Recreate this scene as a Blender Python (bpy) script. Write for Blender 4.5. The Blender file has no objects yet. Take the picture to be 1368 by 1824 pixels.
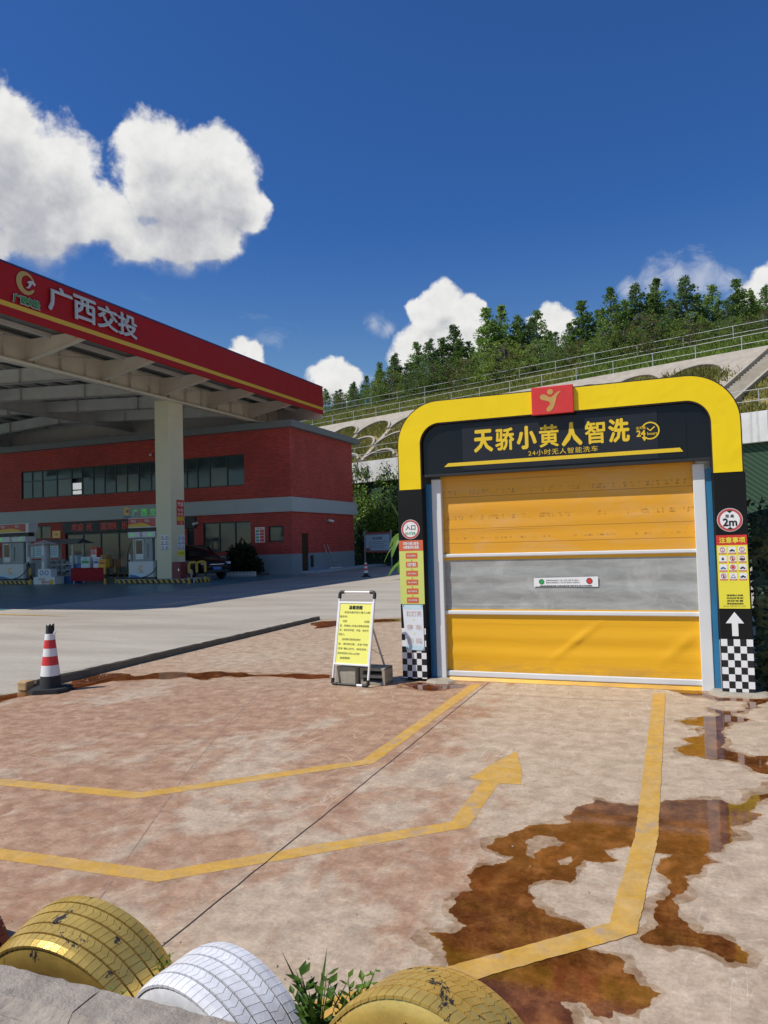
import bpy, bmesh, math, random
import numpy as np
from mathutils import Vector, Matrix
from mathutils.geometry import tessellate_polygon

random.seed(7)
rng = np.random.default_rng(11)
scene = bpy.context.scene
col = scene.collection

# ------------------------------------------------------------------ camera
F, CX, CY, CAMH = 1319.0, 684.0, 912.0, 1.6      # solved from the vanishing points of the photograph
_vy = Vector((1200 - CX, -(950 - CY), -F)).normalized()
_vx = Vector((2700 + CX, 1062 - CY, F))
_vx = (_vx - _vy * _vx.dot(_vy)).normalized()
_vz = _vx.cross(_vy)
RM = Matrix((_vx, _vy, _vz))                     # rows: world axes in camera space
cam_d = bpy.data.cameras.new('camera')
cam = bpy.data.objects.new('camera', cam_d)
col.objects.link(cam)
cam.matrix_world = Matrix.Translation((0, 0, CAMH)) @ RM.to_4x4()
cam_d.sensor_fit = 'HORIZONTAL'
cam_d.sensor_width = 36.0
cam_d.lens = 36.0 * F / 1368.0
cam_d.clip_start = 0.05
cam_d.clip_end = 3000
scene.camera = cam

def ray(px, py):
    return RM @ Vector((px - CX, -(py - CY), -F))
def atZ(px, py, z=0.0):
    d = ray(px, py); t = (z - CAMH) / d.z
    return Vector((0, 0, CAMH)) + d * t
def atY(px, py, Y):
    d = ray(px, py); t = Y / d.y
    return Vector((0, 0, CAMH)) + d * t
def atX(px, py, X):
    d = ray(px, py); t = X / d.x
    return Vector((0, 0, CAMH)) + d * t

# ------------------------------------------------------------------ sun, sky, exposure
SUN_TO = Vector((-0.42, -0.36, 0.73)).normalized()        # towards the sun, from the cone's shadow
SUN_EL = math.asin(SUN_TO.z)
SUN_AZ = math.atan2(SUN_TO.x, SUN_TO.y)
SKY_STRENGTH = 0.096
sun_d = bpy.data.lights.new('sun', 'SUN')
sun_d.energy = 4.9
sun_d.angle = math.radians(0.53)
sun_d.color = (1.0, 0.95, 0.87)
sun = bpy.data.objects.new('sun', sun_d)
col.objects.link(sun)
sun.rotation_euler = SUN_TO.to_track_quat('Z', 'Y').to_euler()
vs = scene.view_settings
vs.view_transform = 'Standard'; vs.look = 'None'; vs.gamma = 1.0; vs.exposure = -0.12
vs.use_curve_mapping = False
scene.display_settings.display_device = 'sRGB'

world = bpy.data.worlds.new('World')
scene.world = world
world.use_nodes = True

class NT:
    """tiny helper for writing node trees"""
    def __init__(self, tree):
        self.t = tree
    def n(self, kind, **kw):
        nd = self.t.nodes.new(kind)
        for k, v in kw.items():
            setattr(nd, k, v)
        return nd
    def put(self, sock, v):
        if v is None:
            return
        if hasattr(v, 'is_linked') or hasattr(v, 'links'):
            self.t.links.new(v, sock)
        else:
            sock.default_value = v
    def math(self, op, a, b=None, c=None, clamp=False):
        nd = self.n('ShaderNodeMath', operation=op, use_clamp=clamp)
        self.put(nd.inputs[0], a); self.put(nd.inputs[1], b); self.put(nd.inputs[2], c)
        return nd.outputs[0]
    def vmath(self, op, a, b=None, c=None):
        nd = self.n('ShaderNodeVectorMath', operation=op)
        self.put(nd.inputs[0], a); self.put(nd.inputs[1], b)
        if c is not None:
            if op == 'SCALE':
                self.put(nd.inputs[3], c)
            else:
                self.put(nd.inputs[2], c)
        return nd.outputs[1] if op in ('DISTANCE', 'LENGTH', 'DOT_PRODUCT') else nd.outputs[0]
    def noise(self, vec, scale, detail=4, rough=0.55, dist=0.0, color=False):
        nd = self.n('ShaderNodeTexNoise')
        self.put(nd.inputs['Vector'], vec)
        nd.inputs['Scale'].default_value = scale
        nd.inputs['Detail'].default_value = detail
        nd.inputs['Roughness'].default_value = rough
        nd.inputs['Distortion'].default_value = dist
        return nd.outputs['Color'] if color else nd.outputs['Fac']
    def ramp(self, fac, lo, hi, a=0.0, b=1.0, smooth=True):
        nd = self.n('ShaderNodeMapRange')
        nd.interpolation_type = 'SMOOTHSTEP' if smooth else 'LINEAR'
        self.put(nd.inputs['Value'], fac)
        nd.inputs['From Min'].default_value = lo; nd.inputs['From Max'].default_value = hi
        nd.inputs['To Min'].default_value = a; nd.inputs['To Max'].default_value = b
        return nd.outputs['Result']
    def mix(self, fac, a, b, blend='MIX'):
        nd = self.n('ShaderNodeMix', data_type='RGBA', blend_type=blend)
        self.put(nd.inputs[0], fac)
        for s, v in ((nd.inputs[6], a), (nd.inputs[7], b)):
            if isinstance(v, (tuple, list)):
                v = (v[0], v[1], v[2], 1.0)
            self.put(s, v)
        return nd.outputs[2]
    def mapping(self, vec, scale=(1, 1, 1), rot=(0, 0, 0), loc=(0, 0, 0)):
        nd = self.n('ShaderNodeMapping')
        self.put(nd.inputs['Vector'], vec)
        nd.inputs['Scale'].default_value = scale
        nd.inputs['Rotation'].default_value = rot
        nd.inputs['Location'].default_value = loc
        return nd.outputs[0]
    def sep(self, vec):
        nd = self.n('ShaderNodeSeparateXYZ'); self.put(nd.inputs[0], vec)
        return nd.outputs
    def comb(self, x, y, z):
        nd = self.n('ShaderNodeCombineXYZ')
        self.put(nd.inputs[0], x); self.put(nd.inputs[1], y); self.put(nd.inputs[2], z)
        return nd.outputs[0]

CLOUD_RELIEF = 0.42
def build_world():
    t = world.node_tree
    t.nodes.clear()
    N = NT(t)
    out = N.n('ShaderNodeOutputWorld')
    bg = N.n('ShaderNodeBackground')
    bg.inputs['Strength'].default_value = SKY_STRENGTH
    t.links.new(bg.outputs[0], out.inputs[0])
    sky = N.n('ShaderNodeTexSky')
    sky.sky_type = 'NISHITA'
    sky.sun_disc = False
    sky.sun_elevation = SUN_EL
    sky.sun_rotation = SUN_AZ
    sky.altitude = 100
    sky.air_density = 1.0
    sky.dust_density = 0.25
    sky.ozone_density = 3.0
    d = N.vmath('NORMALIZE', N.n('ShaderNodeTexCoord').outputs['Generated'])
    # clouds: clusters of round puffs, each given by a direction and an angular radius
    def puff(px, py, r):
        v = ray(px, py).normalized()
        return (v, 1.10 * r / F)
    cum = [puff(*p) for p in [
        (-60, 300, 130), (10, 265, 75), (40, 330, 90), (100, 300, 62), (112, 292, 36), (20, 215, 40), (-70, 400, 90), (60, 400, 80),
        (130, 392, 56), (195, 392, 55), (248, 245, 36), (285, 255, 50), (288, 325, 68), (340, 270, 42), (375, 260, 38), (330, 345, 85),
        (400, 330, 62), (395, 300, 45), (430, 375, 42), (310, 420, 60), (370, 420, 58), (230, 430, 50), (455, 365, 24),
        (790, 530, 28), (765, 545, 25), (830, 550, 26), (850, 545, 16), (740, 552, 20), (790, 590, 50), (745, 615, 34), (840, 600, 36), (725, 640, 30),
        (800, 650, 50), (595, 662, 26), (575, 668, 24), (625, 672, 22), (595, 690, 36), (440, 620, 18), (455, 626, 18), (425, 640, 22), (450, 650, 25),
        (975, 560, 20), (1000, 572, 22), (950, 578, 16), (985, 600, 30), (1378, 505, 34), (1350, 530, 26), (1420, 520, 60),
        (-420, 420, 110), (-560, 380, 90), (1900, 500, 90), (2020, 480, 80)]]
    # the same kind of fair-weather cumulus goes on around the rest of the sky
    rr = random.Random(3)
    for k in range(6):
        a = math.radians(95 + k * 36)
        ax = Vector((math.sin(a), math.cos(a), 0))
        e0 = rr.uniform(0.16, 0.42)
        for j in range(3):
            v = (ax + Vector((rr.uniform(-.13, .13), rr.uniform(-.13, .13), e0 + rr.uniform(-.04, .06)))).normalized()
            cum.append((v, rr.uniform(.05, .10)))
    w1 = N.noise(d, 9.0, 5, 0.6, color=True)
    w = N.vmath('SUBTRACT', w1, (0.5, 0.5, 0.5))
    dw = N.vmath('ADD', d, N.vmath('SCALE', w, None, 0.045))
    thin = [puff(*p) for p in [(1165, 500, 36), (1205, 490, 42), (1255, 492, 46), (1300, 505, 34), (665, 585, 26), (690, 592, 20), (540, 700, 40), (1120, 512, 26)]]
    def field(vec, cum=cum):
        acc = None
        for v, r in cum:
            dist = N.vmath('DISTANCE', vec, tuple(v))
            e = N.math('MULTIPLY_ADD', dist, -1.0 / r, 1.0)
            acc = e if acc is None else N.math('SMOOTH_MAX', acc, e, 0.25)
        return acc
    f0 = field(dw)
    def billow(vec):
        vo = N.n('ShaderNodeTexVoronoi'); vo.feature = 'F1'; vo.normalize = True
        t.links.new(vec, vo.inputs['Vector'])
        vo.inputs['Scale'].default_value = 30.0; vo.inputs['Detail'].default_value = 4.0; vo.inputs['Roughness'].default_value = 0.55; vo.inputs['Lacunarity'].default_value = 2.2
        return N.math('SUBTRACT', 1.0, vo.outputs['Distance'])
    wf = N.vmath('SCALE', N.vmath('SUBTRACT', N.noise(d, 55.0, 4, 0.6, color=True), (0.5, 0.5, 0.5)), None, 0.009)
    db = N.vmath('ADD', d, wf)
    b0 = billow(db)
    b1 = billow(N.vmath('ADD', db, tuple((SUN_TO + Vector((-.1, -.5, .6))).normalized() * 0.011)))
    soft = N.noise(d, 15.0, 8, 0.6, 0.3)
    dens = N.math('ADD', f0, N.math('ADD', N.math('MULTIPLY', N.math('SUBTRACT', b0, 0.70), 0.9), N.math('MULTIPLY', N.math('SUBTRACT', soft, 0.5), 1.15)))
    fup = field(N.vmath('ADD', dw, (0.0, 0.0, 0.04)))
    bottom = N.ramp(N.math('SUBTRACT', fup, f0), 0.05, 0.5)
    width = N.math('MULTIPLY_ADD', bottom, 0.8, 0.36)
    alpha = N.ramp(N.math('DIVIDE', N.math('ADD', dens, 0.02), width), 0.0, 1.0)
    # shading: relief of the billows seen towards the sun, greyer in the thick lower middle
    relief = N.math('SUBTRACT', b0, b1)
    under = N.ramp(N.math('ADD', fup, N.math('MULTIPLY', soft, 0.6)), 0.30, 1.15)
    lit = N.math('ADD', N.math('MULTIPLY_ADD', under, -0.34, 1.02), N.math('MULTIPLY', relief, CLOUD_RELIEF))
    lit = N.math('MINIMUM', N.math('MAXIMUM', lit, 0.45), 1.06)
    white = 0.88 / SKY_STRENGTH
    ccol = N.mix(N.ramp(lit, 0.5, 1.0), (0.80, 0.84, 0.95), (1.0, 0.995, 0.985))
    ccol = N.vmath('SCALE', ccol, None, N.math('MULTIPLY', lit, white))
    # thin wisps
    wd = N.noise(N.mapping(d, (3, 3, 9)), 2.4, 8, 0.62, 0.6)
    el = N.sep(d)[2]
    wmask = N.math('MULTIPLY', N.ramp(wd, 0.57, 0.80), N.math('MULTIPLY', N.ramp(el, 0.05, 0.2), N.ramp(el, 0.34, 0.22)))
    ft = N.math('ADD', field(dw, thin), N.math('MULTIPLY', N.math('SUBTRACT', N.noise(d, 24.0, 9, 0.66, 0.5), 0.55), 2.4))
    wmask = N.math('MAXIMUM', wmask, N.math('MULTIPLY', N.ramp(ft, 0.0, 1.1), 1.25))
    skyc = N.mix(1.0, sky.outputs[0], N.mix(N.ramp(el, 0.08, 0.42), (0.98, 1.14, 1.12), (0.345, 0.71, 1.22)), 'MULTIPLY')
    base = N.mix(N.math('MULTIPLY', wmask, 0.45), skyc, (white * .9, white * .92, white * .97))
    fin = N.mix(alpha, base, ccol)
    t.links.new(fin, bg.inputs['Color'])
build_world()
scene.world.cycles.sampling_method = 'MANUAL'
scene.world.cycles.sample_map_resolution = 512
scene.cycles.max_bounces = 8
scene.cycles.diffuse_bounces = 3
scene.cycles.glossy_bounces = 3
scene.cycles.transparent_max_bounces = 12

# ------------------------------------------------------------------ mesh helpers
def dup(o, parent=None):
    c = o.copy(); col.objects.link(c); c.parent = parent
    return c
def copy_tree(o, parent=None):
    c = dup(o, parent)
    for ch in [x for x in bpy.data.objects if x.parent == o]:
        copy_tree(ch, c)
    return c
def tag(o, label=None, cat=None, group=None, kind=None):
    if label: o['label'] = label
    if cat: o['category'] = cat
    if group: o['group'] = group
    if kind: o['kind'] = kind
    return o
def thing(name, label, cat, loc=(0, 0, 0), rz=0.0, group=None):
    o = bpy.data.objects.new(name, None)
    col.objects.link(o)
    o.location = loc; o.rotation_euler = (0, 0, rz); o.empty_display_size = 0.2
    return tag(o, label, cat, group)

class MB:
    def __init__(self):
        self.v = []; self.f = []; self.mi = []; self.mats = []; self.sm = []
    def m(self, mat):
        if mat is None:
            return 0
        if mat not in self.mats:
            self.mats.append(mat)
        return self.mats.index(mat)
    def add(self, vs, fs, mat=None, M=None, smooth=False):
        b = len(self.v); i = self.m(mat)
        if M is not None:
            vs = [M @ Vector(v) for v in vs]
        self.v.extend([tuple(v) for v in vs])
        for f in fs:
            self.f.append(tuple(b + k for k in f)); self.mi.append(i); self.sm.append(smooth)
        return self
    def box(self, c, s, mat=None, M=None, bev=0.0):
        x, y, z = s[0] / 2, s[1] / 2, s[2] / 2
        vs = [(a * x, b * y, d * z) for a in (-1, 1) for b in (-1, 1) for d in (-1, 1)]
        fs = [(0, 1, 3, 2), (4, 6, 7, 5), (0, 4, 5, 1), (2, 3, 7, 6), (0, 2, 6, 4), (1, 5, 7, 3)]
        T = Matrix.Translation(c)
        if M is not None: T = T @ M
        if bev > 0:
            bm = bmesh.new()
            bv = [bm.verts.new(v) for v in vs]
            for f in fs: bm.faces.new([bv[k] for k in f])
            bmesh.ops.recalc_face_normals(bm, faces=bm.faces)
            bmesh.ops.bevel(bm, geom=list(bm.edges), offset=bev, segments=2, affect='EDGES', profile=0.5)
            bm.verts.ensure_lookup_table(); bm.verts.index_update()
            vs = [v.co.copy() for v in bm.verts]
            fs = [[v.index for v in f.verts] for f in bm.faces]
            bm.free()
        return self.add(vs, fs, mat, T)
    def bx(self, x0, x1, y0, y1, z0, z1, mat=None, bev=0.0):
        return self.box(((x0 + x1) / 2, (y0 + y1) / 2, (z0 + z1) / 2), (abs(x1 - x0), abs(y1 - y0), abs(z1 - z0)), mat, None, bev)
    def tube(self, pts, r, mat=None, seg=8, caps=True, smooth=True):
        pts = [Vector(p) for p in pts]
        rs = r if isinstance(r, (list, tuple)) else [r] * len(pts)
        vs = []; fs = []
        prev = None
        for i, p in enumerate(pts):
            d = (pts[min(i + 1, len(pts) - 1)] - pts[max(i - 1, 0)]).normalized()
            if prev is None:
                a = d.cross(Vector((0, 0, 1)) if abs(d.z) < .9 else Vector((1, 0, 0))).normalized()
            else:
                a = (prev - d * prev.dot(d)).normalized()
            prev = a
            b = d.cross(a)
            for k in range(seg):
                t = 2 * math.pi * k / seg
                vs.append(p + (a * math.cos(t) + b * math.sin(t)) * rs[i])
        n = len(pts)
        for i in range(n - 1):
            for k in range(seg):
                k2 = (k + 1) % seg
                fs.append((i * seg + k, (i + 1) * seg + k, (i + 1) * seg + k2, i * seg + k2))
        self.add(vs, fs, mat, None, smooth)
        if caps:
            self.add(vs[:seg], [tuple(range(seg))], mat)
            self.add(vs[-seg:], [tuple(reversed(range(seg)))], mat)
        return self
    def lathe(self, prof, mat=None, seg=24, M=None, smooth=True, mats=None):
        """prof: (radius, z); closed at the axis where radius is 0"""
        vs = []; 
        for r, z in prof:
            for k in range(seg):
                t = 2 * math.pi * k / seg
                vs.append((r * math.cos(t), r * math.sin(t), z))
        for i in range(len(prof) - 1):
            fs = []
            for k in range(seg):
                k2 = (k + 1) % seg
                fs.append((i * seg + k, i * seg + k2, (i + 1) * seg + k2, (i + 1) * seg + k))
            sub = vs[i * seg:(i + 2) * seg]
            fs = [tuple(q - i * seg for q in f) for f in fs]
            self.add(sub, fs, mats[i] if mats else mat, M, smooth)
        return self
    def prism(self, poly, ax, lo, hi, mat=None, M=None):
        """extrude a 2D polygon along axis ax ('x','y','z')"""
        n = len(poly)
        def mk(p, h):
            return {'x': (h, p[0], p[1]), 'y': (p[0], h, p[1]), 'z': (p[0], p[1], h)}[ax]
        vs = [mk(p, lo) for p in poly] + [mk(p, hi) for p in poly]
        tri = tessellate_polygon([[Vector((p[0], p[1], 0)) for p in poly]])
        fs = [tuple(t) for t in tri] + [tuple(n + k for k in reversed(t)) for t in tri]
        fs += [(k, (k + 1) % n, n + (k + 1) % n, n + k) for k in range(n)]
        return self.add(vs, fs, mat, M)
    def build(self, name, mat=None, parent=None, org=(0, 0, 0), fix=True):
        me = bpy.data.meshes.new(name)
        ox, oy, oz = org
        me.from_pydata([(a - ox, b - oy, c - oz) for a, b, c in self.v], [], self.f)
        mats = self.mats if self.mats else [mat]
        for m_ in mats: me.materials.append(m_)
        if len(mats) > 1: me.polygons.foreach_set('material_index', self.mi)
        me.polygons.foreach_set('use_smooth', self.sm)
        if fix:
            bm = bmesh.new(); bm.from_mesh(me)
            bmesh.ops.recalc_face_normals(bm, faces=bm.faces)
            bm.to_mesh(me); bm.free()
        me.update()
        o = bpy.data.objects.new(name, me)
        col.objects.link(o)
        if parent is not None:
            o.parent = parent
        else:
            o.location = org
        return o

def obj_from(name, me, parent=None, loc=(0, 0, 0)):
    o = bpy.data.objects.new(name, me); col.objects.link(o); o.parent = parent; o.location = loc
    return o

_txt_cache = {}
def text_geo(s, bold=0.0, spacing=1.0, res=2, line=1.0, align='CENTER'):
    key = (s, bold, spacing, res, line, align)
    if key in _txt_cache: return _txt_cache[key]
    cu = bpy.data.curves.new('txt', 'FONT')
    cu.body = s; cu.align_x = align; cu.align_y = 'CENTER'; cu.space_character = spacing; cu.resolution_u = res; cu.space_line = line
    cu.fill_mode = 'FRONT'
    o = bpy.data.objects.new('txt', cu); col.objects.link(o)
    bpy.context.view_layer.update()
    dg = bpy.context.evaluated_depsgraph_get()
    me = bpy.data.meshes.new_from_object(o.evaluated_get(dg))
    vs = [tuple(v.co) for v in me.vertices]; fs = [tuple(p.vertices) for p in me.polygons]
    bpy.data.objects.remove(o); bpy.data.meshes.remove(me); bpy.data.curves.remove(cu)
    # centre vertically on the real glyph extents
    if vs:
        x0 = min(v[0] for v in vs); x1 = max(v[0] for v in vs); y0 = min(v[1] for v in vs); y1 = max(v[1] for v in vs)
    else:
        x0 = x1 = y0 = y1 = 0
    r = (vs, fs, (x0, x1, y0, y1))
    _txt_cache[key] = r
    return r

class Sheet:
    """flat print on a plane: layers of coloured shapes, each a fraction of a millimetre above the last"""
    def __init__(self, O, R, U, Nn, step=0.0009):
        self.O = Vector(O); self.R = Vector(R).normalized(); self.U = Vector(U).normalized(); self.N = Vector(Nn).normalized()
        self.mb = MB(); self.step = step
    def P(self, x, z, layer):
        return self.O + self.R * x + self.U * z + self.N * (self.step * layer)
    def poly(self, pts, mat, layer=1):
        tri = tessellate_polygon([[Vector((p[0], p[1], 0)) for p in pts]])
        self.mb.add([self.P(p[0], p[1], layer) for p in pts], [tuple(t) for t in tri], mat); return self
    def rect(self, x0, x1, z0, z1, mat, layer=1):
        self.mb.add([self.P(x0, z0, layer), self.P(x1, z0, layer), self.P(x1, z1, layer), self.P(x0, z1, layer)], [(0, 1, 2, 3)], mat); return self
    def rrect(self, x0, x1, z0, z1, r, mat, layer=1):
        pts = []
        for cx, cz, a0 in ((x1 - r, z0 + r, -90), (x1 - r, z1 - r, 0), (x0 + r, z1 - r, 90), (x0 + r, z0 + r, 180)):
            for k in range(4):
                a = math.radians(a0 + 30 * k); pts.append((cx + r * math.cos(a), cz + r * math.sin(a)))
        return self.poly(pts, mat, layer)
    def disc(self, x, z, r, mat, layer=1, seg=32):
        return self.poly([(x + r * math.cos(2 * math.pi * k / seg), z + r * math.sin(2 * math.pi * k / seg)) for k in range(seg)], mat, layer)
    def ring(self, x, z, r0, r1, mat, layer=1, seg=32, a0=0, a1=360):
        full = abs(a1 - a0) >= 360
        n = seg + (0 if full else 1)
        vs = []; fs = []
        for k in range(n):
            a = math.radians(a0 + (a1 - a0) * k / seg)
            for r in (r0, r1): vs.append(self.P(x + r * math.cos(a), z + r * math.sin(a), layer))
        for k in range(seg):
            k2 = (k + 1) % n
            fs.append((2 * k, 2 * k + 1, 2 * k2 + 1, 2 * k2))
        self.mb.add(vs, fs, mat); return self
    def line(self, x0, z0, x1, z1, w, mat, layer=1):
        d = Vector((x1 - x0, z1 - z0)); n = Vector((-d.y, d.x)).normalized() * w / 2
        return self.poly([(x0 + n.x, z0 + n.y), (x0 - n.x, z0 - n.y), (x1 - n.x, z1 - n.y), (x1 + n.x, z1 + n.y)], mat, layer)
    def text(self, s, x, z, h, mat, layer=2, bold=0.0, width=None, spacing=1.0, res=2, line=1.0, align='CENTER', italic=0.0):
        """h: height of the glyph extents; width: stretch to this width"""
        vs, fs, (x0, x1, y0, y1) = text_geo(s, 0, spacing, res, line, align)
        if not vs: return self
        sc = h / (y1 - y0); sx = sc if width is None else width / (x1 - x0)
        cxx = {'CENTER': (x0 + x1) / 2, 'LEFT': x0}[align]; czz = (y0 + y1) / 2
        offs = [(0, 0)]
        if bold:
            offs += [(bold * h * math.cos(a), bold * h * math.sin(a)) for a in [k * math.pi / 4 for k in range(8)]]
        for i, (dx, dz) in enumerate(offs):
            self.mb.add([self.P(x + (v[0] - cxx) * sx + dx + italic * (v[1] - czz) * sc, z + (v[1] - czz) * sc + dz, layer + i * 0.12) for v in vs], fs, mat)
        return self
    def build(self, name, parent=None, org=(0, 0, 0)):
        return self.mb.build(name, None, parent, org, fix=False)

# ------------------------------------------------------------------ materials
def mat(name, c, rough=0.55, metal=0.0, var=0.12, vs=6.0, bump=0.0, bs=60.0, spec=0.5, coat=0.0, emit=0.0, dirt=0.0, dirtc=(0.12, 0.10, 0.08), alpha=1.0, local=False):
    m = bpy.data.materials.new(name); m.use_nodes = True
    N = NT(m.node_tree); b = m.node_tree.nodes['Principled BSDF']
    pos = N.n('ShaderNodeTexCoord').outputs['Object'] if local else N.n('ShaderNodeNewGeometry').outputs['Position']
    colr = (c[0], c[1], c[2], 1)
    if var or dirt:
        nz = N.noise(pos, vs, 5, 0.6)
        fac = N.ramp(nz, 0.25, 0.75, 1 - var, 1 + var, False)
        cc = N.vmath('SCALE', tuple(c), None, fac)
        if dirt:
            dn = N.noise(pos, vs * 0.45, 7, 0.68, 0.4)
            cc = N.mix(N.ramp(dn, 0.52, 0.78, 0, dirt), cc, dirtc)
        m.node_tree.links.new(cc, b.inputs['Base Color'])
        rr = N.ramp(nz, 0.3, 0.7, max(rough - 0.06, 0.02), min(rough + 0.08, 1))
        m.node_tree.links.new(rr, b.inputs['Roughness'])
    else:
        b.inputs['Base Color'].default_value = colr
        b.inputs['Roughness'].default_value = rough
    b.inputs['Metallic'].default_value = metal
    b.inputs['Specular IOR Level'].default_value = spec
    b.inputs['Coat Weight'].default_value = coat
    b.inputs['Alpha'].default_value = alpha
    if emit:
        b.inputs['Emission Color'].default_value = colr
        b.inputs['Emission Strength'].default_value = emit
    if bump:
        bn = N.n('ShaderNodeBump'); bn.inputs['Strength'].default_value = bump; bn.inputs['Distance'].default_value = 0.01
        m.node_tree.links.new(N.noise(pos, bs, 6, 0.65), bn.inputs['Height'])
        m.node_tree.links.new(bn.outputs[0], b.inputs['Normal'])
    return m

M = {}
def defmats():
    M['white'] = mat('white_paint', (0.74, 0.74, 0.72), 0.4, var=.05, dirt=.25, dirtc=(.45, .42, .38), vs=3)
    M['white_print'] = mat('white_print', (0.80, 0.80, 0.79), 0.4, var=.02)
    M['black_print'] = mat('black_print', (0.012, 0.012, 0.013), 0.4, var=.0)
    M['dark_print'] = mat('dark_print', (0.03, 0.03, 0.035), 0.5, var=.0)
    M['red_print'] = mat('red_print', (0.62, 0.035, 0.03), 0.4, var=.03)
    M['signred'] = mat('faded_sign_red', (0.50, 0.08, 0.07), 0.45, var=.06)
    M['orange_print'] = mat('orange_red_print', (0.62, 0.13, 0.055), 0.45, var=.03)
    M['lime_print'] = mat('lime_print', (0.60, 0.66, 0.16), 0.45, var=.03)
    M['yellow_print'] = mat('yellow_print', (0.80, 0.72, 0.05), 0.45, var=.02)
    M['paleyellow'] = mat('pale_yellow_poster', (0.80, 0.78, 0.17), 0.4, var=.02)
    M['blue_print'] = mat('blue_print', (0.05, 0.18, 0.50), 0.45, var=.02)
    M['green_print'] = mat('green_print', (0.03, 0.35, 0.08), 0.45, var=.02)
    M['lightblue'] = mat('faded_light_blue', (0.55, 0.74, 0.80), 0.4, var=.03)
    M['palewhite'] = mat('faded_white', (0.74, 0.78, 0.82), 0.4, var=.03)
    M['fadedpink'] = mat('faded_pink_print', (0.72, 0.58, 0.52), 0.5, var=.05)
    M['gold_print'] = mat('gold_print', (0.62, 0.36, 0.10), 0.35, metal=.3, var=.1, vs=20)
    M['black_panel'] = mat('black_panel', (0.009, 0.009, 0.009), 0.45, var=.1, vs=2, spec=.2)
    M['headblack'] = mat('glossy_black_header', (0.010, 0.010, 0.012), 0.14, var=.15, vs=1.2, bump=.02, bs=1.5, spec=.28)
    M['posterblack'] = mat('satin_black_poster', (0.018, 0.020, 0.026), 0.35, var=.1, vs=2, spec=.28)
    M['browntrim'] = mat('dark_brown_trim', (0.035, 0.020, 0.013), 0.4, var=.1)
    M['greyside'] = mat('grey_side_panel', (0.34, 0.35, 0.36), 0.45, var=.08, dirt=.3)
    M['blue_sheet'] = mat('blue_steel_sheet', (0.025, 0.17, 0.33), 0.35, var=.15, vs=4)
    M['rail_white'] = mat('white_guide_rail', (0.68, 0.69, 0.68), 0.32, var=.05, vs=2, dirt=.35, dirtc=(.42, .38, .31))
    M['alu'] = mat('aluminium', (0.62, 0.63, 0.64), 0.3, metal=.85, var=.05)
    M['galv'] = mat('galvanised_steel', (0.42, 0.43, 0.43), 0.5, metal=.4, var=.1)
    M['blackplastic'] = mat('black_plastic', (0.018, 0.018, 0.018), 0.5, var=.1)
    M['greyplastic'] = mat('grey_plastic', (0.30, 0.31, 0.31), 0.5, var=.1)
    M['canopy_red'] = mat('canopy_red_panel', (0.40, 0.013, 0.014), 0.5, var=.05, vs=1.5, spec=.2)
    M['canopy_yellow'] = mat('canopy_yellow_stripe', (0.72, 0.44, 0.03), 0.4, var=.03)
    M['navy'] = mat('navy_edge', (0.03, 0.03, 0.12), 0.4, var=.05)
    M['letterwhite'] = mat('letter_white', (0.55, 0.55, 0.55), 0.4, var=.04)
    M['beamcream'] = mat('cream_painted_steel', (0.68, 0.62, 0.50), 0.5, var=.1, vs=1.5, dirt=.45, dirtc=(.2, .16, .11))
    M['beamgrey'] = mat('grey_painted_steel', (0.58, 0.57, 0.52), 0.5, var=.1, vs=1.5, dirt=.3, dirtc=(.2, .18, .15))
    M['deck'] = mat('grey_metal_deck', (0.16, 0.165, 0.16), 0.5, var=.15, vs=1)
    M['pvc'] = mat('cream_pipe', (0.68, 0.62, 0.50), 0.4, var=.06)
    M['pillar'] = mat('cream_pillar_panel', (0.70, 0.64, 0.44), 0.35, var=.05, vs=1.2)
    M['band'] = mat('grey_render', (0.45, 0.49, 0.50), 0.7, var=.06, vs=1.2, dirt=.15, dirtc=(.25, .27, .27))
    M['plinth'] = mat('blue_grey_plinth', (0.27, 0.31, 0.35), 0.7, var=.06, vs=1.2)
    M['eave'] = mat('grey_eave', (0.20, 0.22, 0.22), 0.6, var=.08)
    M['frame'] = mat('dark_window_frame', (0.02, 0.026, 0.03), 0.4, var=.1)
    M['glass'] = mat('dark_window_glass', (0.035, 0.055, 0.06), 0.06, var=.2, vs=.9)
    M['glassgrey'] = mat('curtained_glass', (0.12, 0.14, 0.13), 0.15, var=.15, vs=.9)
    M['brightpane'] = mat('daylight_glow_pane', (0.75, 0.78, 0.78), 0.4, var=.05, emit=.55)  # glow imitates daylight seen through the building, no lamp behind
    M['brown_door'] = mat('brown_door', (0.055, 0.022, 0.014), 0.45, var=.1)
    M['concrete'] = mat('pale_concrete', (0.355, 0.315, 0.255), 0.85, var=.2, vs=2.2, bump=.5, bs=25, dirt=.7, dirtc=(.22, .19, .15))
    M['whitewall'] = mat('white_wall_concrete', (0.68, 0.68, 0.66), 0.8, var=.06, vs=1.5, dirt=.35, dirtc=(.36, .35, .32), bump=.2, bs=20)
    M['kerb'] = mat('kerb_face_painted_shade', (0.16, 0.13, 0.092), 0.9, var=.2, vs=7, bump=.6, bs=40, dirt=.4)  # the kerb face's shade is put into this darker colour
    M['planter'] = mat('planter_stone', (0.33, 0.285, 0.235), 0.85, var=.32, vs=12, bump=1.0, bs=55, dirt=.75, dirtc=(.13, .108, .085))
    M['cinder'] = mat('concrete_block', (0.36, 0.32, 0.25), 0.92, var=.15, vs=18, bump=.8, bs=120)
    M['cone_white'] = mat('cone_white_band', (0.72, 0.72, 0.72), 0.35, var=.05, dirt=.2, dirtc=(.4, .38, .36))
    M['cone_red'] = mat('cone_red_band', (0.60, 0.025, 0.03), 0.4, var=.06)
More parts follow.
